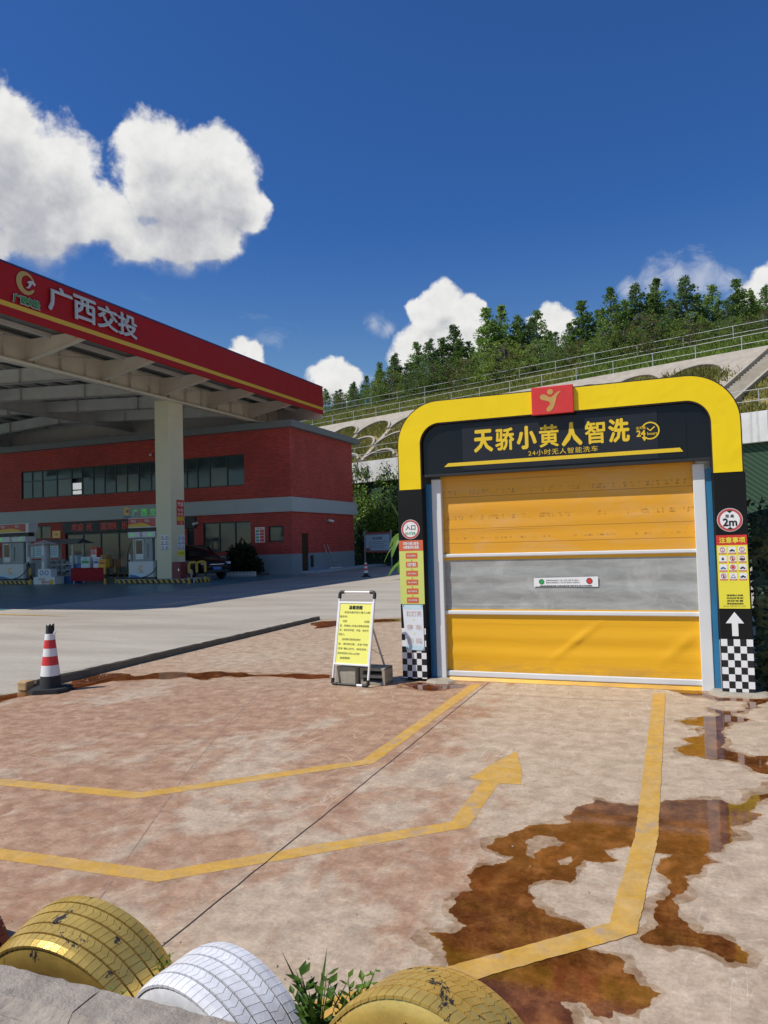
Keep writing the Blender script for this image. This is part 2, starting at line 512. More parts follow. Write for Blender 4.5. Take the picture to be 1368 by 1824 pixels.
    M['rubber'] = mat('black_rubber', (0.022, 0.022, 0.023), 0.75, var=.2, vs=20, bump=.2)
    M['haz_yellow'] = mat('hazard_yellow', (0.60, 0.36, 0.04), 0.45, var=.1)
    M['haz_black'] = mat('hazard_black', (0.014, 0.014, 0.014), 0.5, var=.1)
    M['pumpwhite'] = mat('pump_white', (0.66, 0.68, 0.68), 0.35, var=.04)
    M['pumpgrey'] = mat('pump_grey', (0.30, 0.33, 0.33), 0.4, var=.05)
    M['screen'] = mat('dark_screen', (0.012, 0.014, 0.016), 0.12, var=0)
    M['ledgreen'] = mat('green_led', (0.10, 0.75, 0.12), 0.4, var=0, emit=.18)
    M['ledred'] = mat('red_led', (0.55, 0.03, 0.02), 0.4, var=0, emit=.07)
    M['carblack'] = mat('black_car_paint', (0.007, 0.007, 0.008), 0.25, var=0, spec=.3)
    M['carglass'] = mat('car_glass', (0.01, 0.012, 0.014), 0.05, var=0)
    M['chrome'] = mat('chrome', (0.7, 0.7, 0.7), 0.15, metal=1, var=0)
    M['lamp'] = mat('lamp_lens', (0.55, 0.56, 0.58), 0.1, var=0)
    M['redcloth'] = mat('red_cloth', (0.34, 0.012, 0.02), 0.85, var=.15, vs=5)
    M['darkred'] = mat('dark_red_steel', (0.20, 0.02, 0.03), 0.4, var=.1)
    M['carton'] = mat('brown_carton', (0.40, 0.24, 0.10), 0.8, var=.1)
    M['soil'] = mat('soil', (0.10, 0.07, 0.045), 0.95, var=.3, vs=14, bump=1, bs=60)
    M['trunk'] = mat('bark', (0.16, 0.13, 0.10), 0.9, var=.3, vs=6, bump=.5, bs=20)
    M['net'] = None

def leafmat(name, c0, c1, trans=0.35, objvar=0.35, vs=1.3, rough=.5):
    m = bpy.data.materials.new(name); m.use_nodes = True
    t = m.node_tree; N = NT(t); b = t.nodes['Principled BSDF']
    pos = N.n('ShaderNodeNewGeometry').outputs['Position']
    nz = N.noise(pos, vs, 4, 0.65)
    fine = N.noise(pos, vs * 14, 2, 0.5)
    rnd = N.n('ShaderNodeObjectInfo').outputs['Random']
    f = N.math('ADD', N.math('MULTIPLY_ADD', rnd, objvar, -objvar / 2), N.math('MULTIPLY_ADD', fine, .5, N.math('MULTIPLY', nz, .75)))
    cc = N.mix(N.ramp(f, .35, .95), c0, c1)
    t.links.new(cc, b.inputs['Base Color'])
    b.inputs['Roughness'].default_value = rough
    b.inputs['Specular IOR Level'].default_value = .3
    tr = N.n('ShaderNodeBsdfTranslucent'); t.links.new(cc, tr.inputs[0])
    mx = N.n('ShaderNodeMixShader'); mx.inputs[0].default_value = trans
    t.links.new(b.outputs[0], mx.inputs[1]); t.links.new(tr.outputs[0], mx.inputs[2])
    t.links.new(mx.outputs[0], t.nodes['Material Output'].inputs[0])
    return m

def special_mats():
    # brick facade: courses 75 mm, stretcher bond
    m = bpy.data.materials.new('red_brick'); m.use_nodes = True; t = m.node_tree; N = NT(t); b = t.nodes['Principled BSDF']
    pos = N.n('ShaderNodeNewGeometry').outputs['Position']
    s = N.sep(pos)
    v = N.comb(N.math('ADD', s[0], s[1]), s[2], 0.0)
    br = N.n('ShaderNodeTexBrick'); t.links.new(v, br.inputs['Vector'])
    br.inputs['Color1'].default_value = (0.64, 0.078, 0.058, 1); br.inputs['Color2'].default_value = (0.49, 0.056, 0.046, 1); br.inputs['Mortar'].default_value = (0.22, 0.055, 0.045, 1)
    br.inputs['Scale'].default_value = 1.0; br.inputs['Mortar Size'].default_value = 0.013; br.inputs['Brick Width'].default_value = 0.30; br.inputs['Row Height'].default_value = 0.098
    br.inputs['Mortar Smooth'].default_value = 0.1; br.inputs['Bias'].default_value = 0.0
    big = N.ramp(N.noise(pos, .55, 5, .6), .3, .7, .84, 1.14, False)
    t.links.new(N.vmath('SCALE', br.outputs['Color'], None, big), b.inputs['Base Color'])
    b.inputs['Roughness'].default_value = .75
    bp = N.n('ShaderNodeBump'); bp.inputs['Strength'].default_value = .6; bp.inputs['Distance'].default_value = .01
    t.links.new(N.math('SUBTRACT', 1.0, br.outputs['Fac']), bp.inputs['Height']); t.links.new(bp.outputs[0], b.inputs['Normal'])
    M['brick'] = m

    # apron: worn red-tinted concrete
    m = bpy.data.materials.new('worn_red_concrete'); m.use_nodes = True; t = m.node_tree; N = NT(t); b = t.nodes['Principled BSDF']
    pos = N.n('ShaderNodeNewGeometry').outputs['Position']
    s = N.sep(pos)
    st = N.mapping(pos, (1.0, 0.75, 1.0), (0, 0, .25))
    a = N.noise(st, .62, 13, .68, .30)
    a2 = N.noise(N.mapping(pos, (1.6, .8, 1), (0, 0, -.4), (3, 7, 0)), 1.9, 9, .68, .5)
    grad = N.math('MULTIPLY', N.ramp(s[0], -3.2, .4), .18)
    wear = N.math('ADD', N.math('ADD', N.math('MULTIPLY', a, .72), N.math('MULTIPLY', a2, .28)), N.math('SUBTRACT', grad, .07))
    f = N.ramp(wear, .445, .525)
    fine = N.noise(pos, 48, 8, .78)
    mid = N.noise(pos, 7.5, 7, .66, .3)
    red = N.mix(N.ramp(mid, .35, .7), (0.315, 0.170, 0.100), (0.445, 0.278, 0.175))
    grey = N.mix(N.ramp(mid, .3, .7), (0.39, 0.308, 0.222), (0.55, 0.442, 0.322))
    far = N.ramp(s[1], 6.3, 9.0)
    tanc = N.mix(N.ramp(mid, .3, .7), (0.38, 0.27, 0.175), (0.54, 0.41, 0.28))
    f = N.math('ADD', N.math('MULTIPLY', f, .78), N.math('MULTIPLY', N.ramp(N.noise(st, 11, 7, .8), .40, .62), .22))
    c = N.mix(f, red, grey)
    leftfar = N.math('MULTIPLY', far, N.ramp(s[0], -2.3, -3.4))
    c = N.mix(N.math('MULTIPLY', leftfar, .75), c, tanc)
    # pale scratches and rubbed lines
    def scratch(vec, sc, w, seedloc):
        n1 = N.noise(N.mapping(vec, (1, 1, 1), (0, 0, .6), seedloc), sc, 2, .45, .0)
        dd = N.math('ABSOLUTE', N.math('SUBTRACT', n1, .5))
        brk = N.ramp(N.noise(vec, sc * 3.3, 4, .6), .46, .60)
        return N.math('MULTIPLY', N.ramp(dd, w, 0.0), brk)
    sc1 = scratch(pos, 1.15, .004, (2, 5, 1)); sc2 = scratch(N.mapping(pos, (1.8, .5, 1), (0, 0, -.9)), 1.3, .005, (9, 1, 3)); sc3 = scratch(N.mapping(pos, (.45, 1.7, 1), (0, 0, .5)), 1.5, .005, (4, 8, 6))
    sc4 = scratch(N.mapping(pos, (2.6, .35, 1), (0, 0, .95)), 2.0, .006, (1, 3, 2)); sc5 = scratch(N.mapping(pos, (3.0, .3, 1), (0, 0, -.35)), 1.8, .006, (7, 2, 5))
    sc = N.math('MAXIMUM', N.math('MAXIMUM', sc4, sc5), N.math('MAXIMUM', sc1, N.math('MAXIMUM', sc2, sc3)))
    c = N.mix(N.math('MULTIPLY', N.math('MULTIPLY', sc, N.ramp(N.noise(pos, .5, 3, .5), .42, .60)), .55), c, (0.66, 0.56, 0.45))
    # dark rub marks and grit
    dk = N.ramp(N.noise(N.mapping(pos, (.6, 2.2, 1), (0, 0, .3)), 2.4, 8, .72, .3), .60, .78)
    c = N.mix(N.math('MULTIPLY', dk, .45), c, (0.24, 0.13, 0.085))
    mot = N.noise(N.mapping(pos, (.8, 1.25, 1)), 9, 11, .80, .2)
    c = N.vmath('SCALE', c, None, N.ramp(mot, .34, .66, .87, 1.10, False))
    stn = N.ramp(N.noise(N.mapping(pos, (1, 1, 1), (0, 0, .4), (11, 3, 0)), 1.5, 10, .74, .3), .585, .66)
    c = N.mix(N.math('MULTIPLY', stn, .38), c, (0.20, 0.155, 0.125))
    sp = N.ramp(N.noise(pos, 75, 3, .5), .67, .73)
    c = N.mix(N.math('MULTIPLY', sp, .6), c, (0.13, 0.09, 0.07))
    c = N.vmath('SCALE', c, None, N.ramp(fine, .28, .72, .70, 1.26, False))
    t.links.new(c, b.inputs['Base Color'])
    t.links.new(N.ramp(mid, .3, .7, .48, .72), b.inputs['Roughness'])
    b.inputs['Specular IOR Level'].default_value = .4
    bp = N.n('ShaderNodeBump'); bp.inputs['Strength'].default_value = .28; bp.inputs['Distance'].default_value = .008
    t.links.new(N.math('ADD', N.math('MULTIPLY', fine, .6), mid), bp.inputs['Height']); t.links.new(bp.outputs[0], b.inputs['Normal'])
    M['apron'] = m

    # forecourt: pale broom-finished concrete
    m = bpy.data.materials.new('pale_forecourt_concrete'); m.use_nodes = True; t = m.node_tree; N = NT(t); b = t.nodes['Principled BSDF']
    pos = N.n('ShaderNodeNewGeometry').outputs['Position']
    a = N.noise(N.mapping(pos, (.35, 1.3, 1), (0, 0, .15)), .6, 8, .65, .3)
    c = N.mix(N.ramp(a, .3, .7), (0.34, 0.30, 0.24), (0.46, 0.415, 0.34))
    dk = N.ramp(N.noise(N.mapping(pos, (.3, 2.4, 1), (0, 0, .2), (5, 2, 0)), .7, 8, .72), .58, .76)
    c = N.mix(N.math('MULTIPLY', dk, .4), c, (0.25, 0.21, 0.17))
    fine = N.noise(pos, 9, 8, .75)
    c = N.vmath('SCALE', c, None, N.ramp(fine, .25, .75, .88, 1.1, False))
    t.links.new(c, b.inputs['Base Color']); b.inputs['Roughness'].default_value = .7
    bp = N.n('ShaderNodeBump'); bp.inputs['Strength'].default_value = .3; bp.inputs['Distance'].default_value = .01
    t.links.new(N.noise(pos, 30, 6, .7), bp.inputs['Height']); t.links.new(bp.outputs[0], b.inputs['Normal'])
    M['forecourt'] = m
    M['teal'] = mat('worn_teal_floor_paint', (0.10, 0.25, 0.27), .35, var=.12, vs=1.2, dirt=.35, dirtc=(.22, .26, .26))
    M['groundfar'] = mat('dull_earth', (0.20, 0.17, 0.12), .95, var=.2, vs=.4)

    # worn lane paint
    m = bpy.data.materials.new('worn_yellow_lane_paint'); m.use_nodes = True; t = m.node_tree; N = NT(t); b = t.nodes['Principled BSDF']
    pos = N.n('ShaderNodeNewGeometry').outputs['Position']
    w = N.noise(pos, 5.5, 9, .72, .3)
    fine = N.noise(pos, 40, 5, .7)
    c = N.mix(N.ramp(w, .35, .7), (0.56, 0.315, 0.045), (0.53, 0.34, 0.12))
    c = N.mix(N.math('MULTIPLY', N.ramp(fine, .55, .70), .6), c, (0.38, 0.28, 0.19))
    c = N.vmath('SCALE', c, None, N.ramp(N.noise(pos, 9, 10, .78, .2), .34, .66, .80, 1.16, False))
    c = N.mix(N.math('MULTIPLY', N.ramp(N.noise(pos, 3.1, 10, .75, .3), .555, .63), .75), c, (0.37, 0.275, 0.20))
    c = N.mix(N.math('MULTIPLY', N.ramp(N.noise(pos, 1.6, 6, .6), .62, .75), .4), c, (0.45, 0.35, 0.24))
    t.links.new(c, b.inputs['Base Color']); b.inputs['Roughness'].default_value = .6
    bp = N.n('ShaderNodeBump'); bp.inputs['Strength'].default_value = .25; bp.inputs['Distance'].default_value = .008
    t.links.new(fine, bp.inputs['Height']); t.links.new(bp.outputs[0], b.inputs['Normal'])
    M['lane'] = m

    # a film of dirty water: tints what lies under it and mirrors what stands over it
    m = bpy.data.materials.new('water_film'); m.use_nodes = True; t = m.node_tree; N = NT(t)
    t.nodes.clear()
    out = N.n('ShaderNodeOutputMaterial')
    pos = N.n('ShaderNodeNewGeometry').outputs['Position']
    tr = N.n('ShaderNodeBsdfTransparent')
    nz = N.noise(N.mapping(pos, (1, .7, 1)), 5.0, 11, .76, .4)
    t.links.new(N.mix(N.ramp(nz, .38, .62), (0.53, 0.365, 0.235), (0.78, 0.58, 0.385)), tr.inputs[0])
    gl = N.n('ShaderNodeBsdfGlossy'); gl.inputs['Roughness'].default_value = .03; gl.inputs['Color'].default_value = (1, 1, 1, 1)
    fr = N.n('ShaderNodeFresnel'); fr.inputs['IOR'].default_value = 1.33
    bp = N.n('ShaderNodeBump'); bp.inputs['Strength'].default_value = .05; bp.inputs['Distance'].default_value = .004
    t.links.new(N.noise(pos, 25, 4, .6), bp.inputs['Height']); t.links.new(bp.outputs[0], gl.inputs['Normal'])
    mx = N.n('ShaderNodeMixShader'); t.links.new(fr.outputs[0], mx.inputs[0]); t.links.new(tr.outputs[0], mx.inputs[1]); t.links.new(gl.outputs[0], mx.inputs[2])
    t.links.new(mx.outputs[0], out.inputs[0])
    M['water'] = m

    m = bpy.data.materials.new('damp_edge'); m.use_nodes = True; t = m.node_tree; N = NT(t)
    t.nodes.clear(); out = N.n('ShaderNodeOutputMaterial'); tr = N.n('ShaderNodeBsdfTransparent')
    pos = N.n('ShaderNodeNewGeometry').outputs['Position']
    t.links.new(N.mix(N.ramp(N.noise(pos, 7, 8, .7), .40, .62), (0.94, 0.915, 0.89), (0.77, 0.70, 0.63)), tr.inputs[0]); t.links.new(tr.outputs[0], out.inputs[0])
    M['damp'] = m

    # weather-streaked white parapet
    m = bpy.data.materials.new('streaked_white_concrete'); m.use_nodes = True; t = m.node_tree; N = NT(t); b = t.nodes['Principled BSDF']
    pos = N.n('ShaderNodeNewGeometry').outputs['Position']; s = N.sep(pos)
    run = N.noise(N.mapping(pos, (2.6, 2.6, .16)), 1.0, 8, .7, .2); blo = N.noise(pos, 1.1, 7, .65)
    c = N.mix(N.ramp(blo, .3, .7), (0.66, 0.66, 0.64), (0.55, 0.545, 0.52))
    c = N.mix(N.math('MULTIPLY', N.ramp(run, .5, .72), .6), c, (0.27, 0.26, 0.235))
    c = N.mix(N.math('MULTIPLY', N.ramp(N.noise(pos, 4, 8, .75), .56, .7), .35), c, (0.30, 0.29, 0.26))
    t.links.new(c, b.inputs['Base Color']); b.inputs['Roughness'].default_value = .85
    M['whitewall'] = m

    # yellow arch film with slight quilting
    m = mat('yellow_arch_film', (0.86, 0.62, 0.006), .32, var=.03, vs=.8, bump=.0, spec=.3)
    t = m.node_tree; N = NT(t); b = t.nodes['Principled BSDF']
    pos = N.n('ShaderNodeNewGeometry').outputs['Position']
    bp = N.n('ShaderNodeBump'); bp.inputs['Strength'].default_value = .35; bp.inputs['Distance'].default_value = .03
    t.links.new(N.noise(pos, 3.2, 2, .4, .6), bp.inputs['Height']); t.links.new(bp.outputs[0], b.inputs['Normal'])
    M['archyellow'] = m

    # door fabric, stained in level rows by the roller above
    def fabric(name, base, dirty):
        m = bpy.data.materials.new(name); m.use_nodes = True; t = m.node_tree; N = NT(t); b = t.nodes['Principled BSDF']
        pos = N.n('ShaderNodeNewGeometry').outputs['Position']; s = N.sep(pos)
        lines = N.noise(N.mapping(pos, (.25, 1, 26)), 1.0, 6, .7)
        blot = N.noise(N.mapping(pos, (1, 1, 2.5)), 2.6, 7, .65, .4)
        c = N.mix(N.ramp(blot, .42, .8, 0, .5 * dirty + .15), base, (0.70, 0.40, 0.14) if dirty > .5 else (0.70, 0.36, 0.02))
        c = N.mix(N.math('MULTIPLY', N.ramp(lines, .58, .72), .5 * dirty + .1), c, (0.26, 0.12, 0.03))
        if dirty > .5:
            dash = N.noise(N.mapping(pos, (30, 1, 9)), 1.0, 3, .6)
            rows = None
            for z0 in (1.61, 1.83, 1.86, 2.12, 2.15):
                r = N.ramp(N.math('ABSOLUTE', N.math('SUBTRACT', s[2], z0)), .016, .004)
                rows = r if rows is None else N.math('MAXIMUM', rows, r)
            c = N.mix(N.math('MULTIPLY', N.math('MULTIPLY', rows, N.ramp(dash, .5, .66)), .62), c, (0.19, 0.085, 0.03))
            seam = None
            for z0 in (1.72, 1.555, 2.085):
                r = N.ramp(N.math('ABSOLUTE', N.math('SUBTRACT', s[2], z0)), .006, .001)
                seam = r if seam is None else N.math('MAXIMUM', seam, r)
            c = N.mix(N.math('MULTIPLY', seam, .6), c, (0.18, 0.08, 0.02))
        low = N.math('MULTIPLY', N.ramp(s[2], .26, .10), N.ramp(blot, .35, .65))
        c = N.mix(N.math('MULTIPLY', low, .55), c, (0.36, 0.20, 0.07))
        t.links.new(c, b.inputs['Base Color']); b.inputs['Roughness'].default_value = .42
        bp = N.n('ShaderNodeBump'); bp.inputs['Strength'].default_value = .3; bp.inputs['Distance'].default_value = .012
        t.links.new(N.noise(N.mapping(pos, (.6, 1, 5)), 2.2, 4, .5, .3), bp.inputs['Height']); t.links.new(bp.outputs[0], b.inputs['Normal'])
        return m
    M['fabric_top'] = fabric('orange_door_fabric_stained', (0.74, 0.345, 0.016), 1.0)
    M['fabric_low'] = fabric('orange_door_fabric', (0.80, 0.42, 0.008), .2)
    # grey see-through pvc gone cloudy
    m = bpy.data.materials.new('cloudy_pvc_window'); m.use_nodes = True; t = m.node_tree; N = NT(t); b = t.nodes['Principled BSDF']
    pos = N.n('ShaderNodeNewGeometry').outputs['Position']
    n1 = N.noise(N.mapping(pos, (.9, 1, 3.5)), 2.6, 8, .68, .5); n2 = N.noise(N.mapping(pos, (1.6, 1, 1.3), (0, .5, 0)), 1.6, 8, .7, .8)
    c = N.mix(N.ramp(n1, .3, .75), (0.27, 0.28, 0.265), (0.42, 0.425, 0.40))
    c = N.mix(N.math('MULTIPLY', N.ramp(n2, .50, .68), .55), c, (0.50, 0.50, 0.475))
    ln = N.noise(N.mapping(pos, (.15, 1, 30)), 1.0, 4, .6)
    c = N.mix(N.math('MULTIPLY', N.ramp(ln, .6, .7), .5), c, (0.17, 0.165, 0.15))
    t.links.new(c, b.inputs['Base Color']); b.inputs['Roughness'].default_value = .28
    bp = N.n('ShaderNodeBump'); bp.inputs['Strength'].default_value = .25; bp.inputs['Distance'].default_value = .01
    t.links.new(N.noise(N.mapping(pos, (.7, 1, 4)), 2.4, 4, .5, .3), bp.inputs['Height']); t.links.new(bp.outputs[0], b.inputs['Normal'])
    M['pvc_window'] = m

    # tyre paints, flaked down to the rubber in places
    def tyre(name, c, metal, rough, thr, hi=None):
        m = bpy.data.materials.new(name); m.use_nodes = True; t = m.node_tree; N = NT(t); b = t.nodes['Principled BSDF']
        co = N.n('ShaderNodeTexCoord').outputs['Object']
        rnd = N.n('ShaderNodeObjectInfo').outputs['Random']
        n1 = N.noise(co, 6.5, 8, .72, .5); n2 = N.noise(co, 40, 5, .6)
        worn = N.math('MAXIMUM', N.ramp(n1, thr, thr + .02), N.math('MULTIPLY', N.ramp(n2, .70, .73), .9))
        pc = N.vmath('SCALE', tuple(c), None, N.ramp(N.noise(co, 14, 5, .6), .3, .7, .82, 1.12, False))
        t.links.new(N.mix(worn, pc, (0.016, 0.016, 0.017)), b.inputs['Base Color'])
        t.links.new(N.math('MULTIPLY', N.math('SUBTRACT', 1.0, worn), metal), b.inputs['Metallic'])
        t.links.new(N.mix(worn, (rough, rough, rough), (.7, .7, .7)), b.inputs['Roughness'])
        bp = N.n('ShaderNodeBump'); bp.inputs['Strength'].default_value = .2; bp.inputs['Distance'].default_value = .004
        t.links.new(N.noise(co, 90, 4, .6), bp.inputs['Height']); t.links.new(bp.outputs[0], b.inputs['Normal'])
        return m
    M['tyre_gold'] = tyre('gold_tyre_paint', (0.78, 0.53, 0.13), .55, .29, .575)
    M['tyre_white'] = tyre('white_tyre_paint', (0.70, 0.71, 0.73), 0.0, .5, .68)
    M['tyre_brown'] = tyre('red_brown_tyre_paint', (0.16, 0.035, 0.022), 0.0, .5, .72)
    M['leaf_tree'] = leafmat('tree_leaves', (0.085, 0.155, 0.034), (0.25, 0.38, 0.080), .30)
    M['leaf_blue'] = leafmat('blue_green_leaves', (0.082, 0.145, 0.050), (0.23, 0.35, 0.115), .30)
    M['leaf_bush'] = leafmat('bush_leaves', (0.10, 0.165, 0.028), (0.29, 0.38, 0.065), .30)
    M['leaf_olive'] = leafmat('olive_leaves', (0.10, 0.115, 0.026), (0.28, 0.28, 0.07), .3)
    M['leaf_green'] = leafmat('fresh_green_leaves', (0.05, 0.11, 0.012), (0.16, 0.27, 0.03), .35, vs=3)
    M['leaf_ivy'] = leafmat('ivy_leaves', (0.06, 0.12, 0.016), (0.20, 0.32, 0.045), .3, vs=1.2)
    M['leaf_dark'] = leafmat('dark_shrub_leaves', (0.012, 0.026, 0.007), (0.035, 0.06, 0.012), .2, vs=3)
    M['leaf_camo'] = leafmat('camouflage_scraps', (0.022, 0.046, 0.028), (0.16, 0.20, 0.10), .1, vs=6)
    M['banana'] = leafmat('banana_leaf', (0.10, 0.21, 0.035), (0.17, 0.31, 0.06), .4, vs=2, rough=.4)
    M['grass'] = leafmat('slope_grass', (0.16, 0.165, 0.035), (0.40, 0.36, 0.10), .3, vs=.5)
    M['grass_green'] = leafmat('green_weeds', (0.08, 0.14, 0.018), (0.21, 0.31, 0.045), .3, vs=.6)
    M['earth'] = mat('dry_grass_earth', (0.22, 0.18, 0.075), .95, var=.35, vs=1.0, bump=1, bs=8)
    # green mesh sheet on the retaining wall, diagonal ribs
    m = bpy.data.materials.new('green_wall_netting'); m.use_nodes = True; t = m.node_tree; N = NT(t); b = t.nodes['Principled BSDF']
    pos = N.n('ShaderNodeNewGeometry').outputs['Position']
    wv = N.n('ShaderNodeTexWave'); wv.inputs['Scale'].default_value = 2.2; wv.inputs['Distortion'].default_value = .6; wv.bands_direction = 'DIAGONAL'
    t.links.new(N.mapping(pos, (1, 0, 1.2)), wv.inputs['Vector'])
    t.links.new(N.mix(N.ramp(wv.outputs['Fac'], .2, .8), (0.008, 0.028, 0.012), (0.022, 0.070, 0.030)), b.inputs['Base Color']); b.inputs['Roughness'].default_value = .7
    M['net'] = m
defmats(); special_mats()

# ------------------------------------------------------------------ the ground
def sheet(name, pts, z, mtl, kind='structure', label=None):
    mb = MB()
    tri = tessellate_polygon([[Vector((p[0], p[1], 0)) for p in pts]])
    mb.add([(p[0], p[1], z) for p in pts], [tuple(t) for t in tri], mtl)
    me_o = mb.build(name, mtl)
    if me_o.data.polygons and me_o.data.polygons[0].normal.z < 0:
        me_o.data.flip_normals()
    tag(me_o, label, None, None, kind)
    return me_o
def rectp(x0, x1, y0, y1): return [(x0, y0), (x1, y0), (x1, y1), (x0, y1)]

sheet('ground', rectp(-900, 900, -900, 1200), -0.05, M['groundfar'], label='bare earth around and beyond the filling station')
sheet('forecourt', rectp(-90, 60, -40, 60), -0.004, M['forecourt'], label='pale concrete forecourt of the filling station')
sheet('apron', [(-7.0, -6), (14, -6), (14, 16.5), (-4.0, 15.6), (-5.6, 14.6), (-7.0, 14.2)], 0.0, M['apron'], label='worn reddish concrete apron in front of the car wash')
sheet('pump_lane', rectp(-75, -17.45, 12.0, 34.3), 0.0, M['teal'], label='teal painted lane under the canopy')
sheet('painted_line', [(-24, 14.95), (-15.6, 14.35), (-13.6, 14.05), (-15.5, 14.2), (-24, 14.5)], 0.004, M['lane'], label='faded ochre line on the forecourt beside the teal lane')

# slab joints in the apron
def strip(name, pts, w, z, mtl, label=None, kind='structure', rag=0.0):
    mb = MB(); L = []; R = []; rr = random.Random(len(pts) + int(w * 1000))
    pts = [Vector((p[0], p[1], 0)) for p in pts]
    for i, p in enumerate(pts):
        if i == 0: d = (pts[1] - p).normalized(); s = 1
        elif i == len(pts) - 1: d = (p - pts[i - 1]).normalized(); s = 1
        else:
            d0 = (p - pts[i - 1]).normalized(); d1 = (pts[i + 1] - p).normalized(); d = (d0 + d1).normalized(); s = 1 / max(.3, d.dot(d0))
        nn = Vector((-d.y, d.x, 0)) * w / 2 * s
        L.append(p + nn); R.append(p - nn)
    if rag:          # brushed edges: a few millimetres in and out
        cnt = [max(2, int((pts[i + 1] - pts[i]).length / .025)) for i in range(len(pts) - 1)]
        def rough2(E):
            out = []; ph = rr.uniform(0, 9)
            for i in range(len(E) - 1):
                nn = (E[i + 1] - E[i]).normalized(); nn = Vector((-nn.y, nn.x, 0))
                for k in range(cnt[i]): out.append(E[i].lerp(E[i + 1], k / cnt[i]) + nn * (rr.gauss(0, rag) + rag * .8 * math.sin(ph + k * .31)))
            return out + [E[-1]]
        L, R = rough2(L), rough2(R)
    n = len(L)
    mb.add([(v.x, v.y, z) for v in L + R], [(n + i, n + i + 1, i + 1, i) for i in range(n - 1)], mtl)
    return tag(mb.build(name, mtl), label, None, None, kind)
M['jointdark'] = mat('joint_filler', (0.045, 0.032, 0.026), .9, var=.3, vs=30)
def wob(x, y0, y1, n, a): return [(x + random.uniform(-a, a), y0 + (y1 - y0) * k / n) for k in range(n + 1)]
strip('slab_joint', wob(-1.985, .5, 8.15, 60, .003), .007, .002, M['jointdark'], 'dark sawn joint running from the planter to the gate')
M['jointfaint'] = mat('faint_joint', (0.30, 0.205, 0.15), .9, var=.4, vs=20)
jp = [atZ(462, 1233), atZ(395, 1300), atZ(330, 1380), atZ(260, 1480), atZ(170, 1613)]
strip('slab_joint', [(p.x + random.uniform(-.01, .01), p.y) for p in jp], .007, .001, M['jointfaint'], 'faint crooked joint crossing the reddish slabs')
strip('slab_joint', [(-2.0, 7.55), (-1.0, 7.53), (.3, 7.55), (2.5, 7.5)], .006, .002, M['jointfaint'], 'faint joint running along just in front of the gate')

def fract(pts, depth=4, amp=.16, rnd=random.Random(5)):
    out = []
    n = len(pts)
    for i in range(n):
        a = Vector(pts[i]); b = Vector(pts[(i + 1) % n])
        seg = [a, b]
        for d in range(depth):
            ns = [seg[0]]
            for k in range(len(seg) - 1):
                p, q = seg[k], seg[k + 1]; e = q - p
                mid = (p + q) / 2 + Vector((-e.y, e.x)) * rnd.uniform(-amp, amp) + e * rnd.uniform(-.1, .1)
                ns += [mid, q]
            seg = ns
        out += seg[:-1]
    return out
# lane markings
LW = .115
def px(*pp): return [tuple(atZ(*p).xy) for p in pp]
strip('lane_line', [(-7.0, 3.86)] + px((0, 1393), (245, 1417), (655, 1357)) + [(-2.09, 8.02)], LW, .0012, M['lane'], 'yellow left lane line bending in towards the gate', rag=.0016)
strip('lane_line', [(-6.5, 2.94)] + px((0, 1521), (285, 1561), (818, 1469)) + [(-1.19, 5.05)], LW, .0012, M['lane'], 'yellow centre lane line that ends in the arrow', rag=.0016)
sheet('lane_arrow', [tuple(q) for q in fract(px((835, 1386), (922, 1337), (928, 1398), (893, 1396), (880, 1400), (860, 1392)), 4, .02)], .0016, M['lane'], label='yellow arrow head pointing at the gate')
strip('lane_line', [(-.2, 7.98), (-.2, 4.2), (-.26, 3.2), (-.80, 2.69), (-1.6, 1.95)], LW, .0034, M['lane'], 'yellow right lane line running through the puddle', rag=.0016)

# puddles
def puddle(name, loops, label, depth=3, z=.0026, halo=True, amp=.2):
    if halo:
        G = [Vector(atZ(*p).xy) for p in loops[0]]; n_ = len(G); out = []
        area = sum(G[i].x * G[(i + 1) % n_].y - G[(i + 1) % n_].x * G[i].y for i in range(n_)); sg = 1 if area > 0 else -1
        for i in range(n_):
            e = (G[(i + 1) % n_] - G[i - 1]).normalized(); out.append(G[i] + Vector((e.y, -e.x)) * sg * random.uniform(.012, .06))
        lp_ = fract([tuple(q) for q in out], 2, .25)
        tri = tessellate_polygon([[Vector((p.x, p.y, 0)) for p in lp_]])
        mb = MB(); mb.add([(p.x, p.y, .0021) for p in lp_], [tuple(t) for t in tri], M['damp']); tag(mb.build('damp_patch', M['damp']), 'damp margin of the ' + label, None, None, 'structure')
    Ls = [fract([tuple(atZ(*p).xy) for p in lp], depth, amp) for lp in loops]
    tri = tessellate_polygon([[Vector((p.x, p.y, 0)) for p in lp] for lp in Ls])
    flat = [p for lp in Ls for p in lp]
    mb = MB(); mb.add([(p.x, p.y, z) for p in flat], [tuple(t) for t in tri], M['water'])
    o = mb.build(name, M['water'])
    bm = bmesh.new(); bm.from_mesh(o.data)
    for f in bm.faces:
        if f.normal.z < 0: f.normal_flip()
    bm.to_mesh(o.data); bm.free()
    return tag(o, label, None, None, 'structure')
def zc(pp, x0, y0, s): return [(x0 + a * s, y0 + b * s) for a, b in pp]
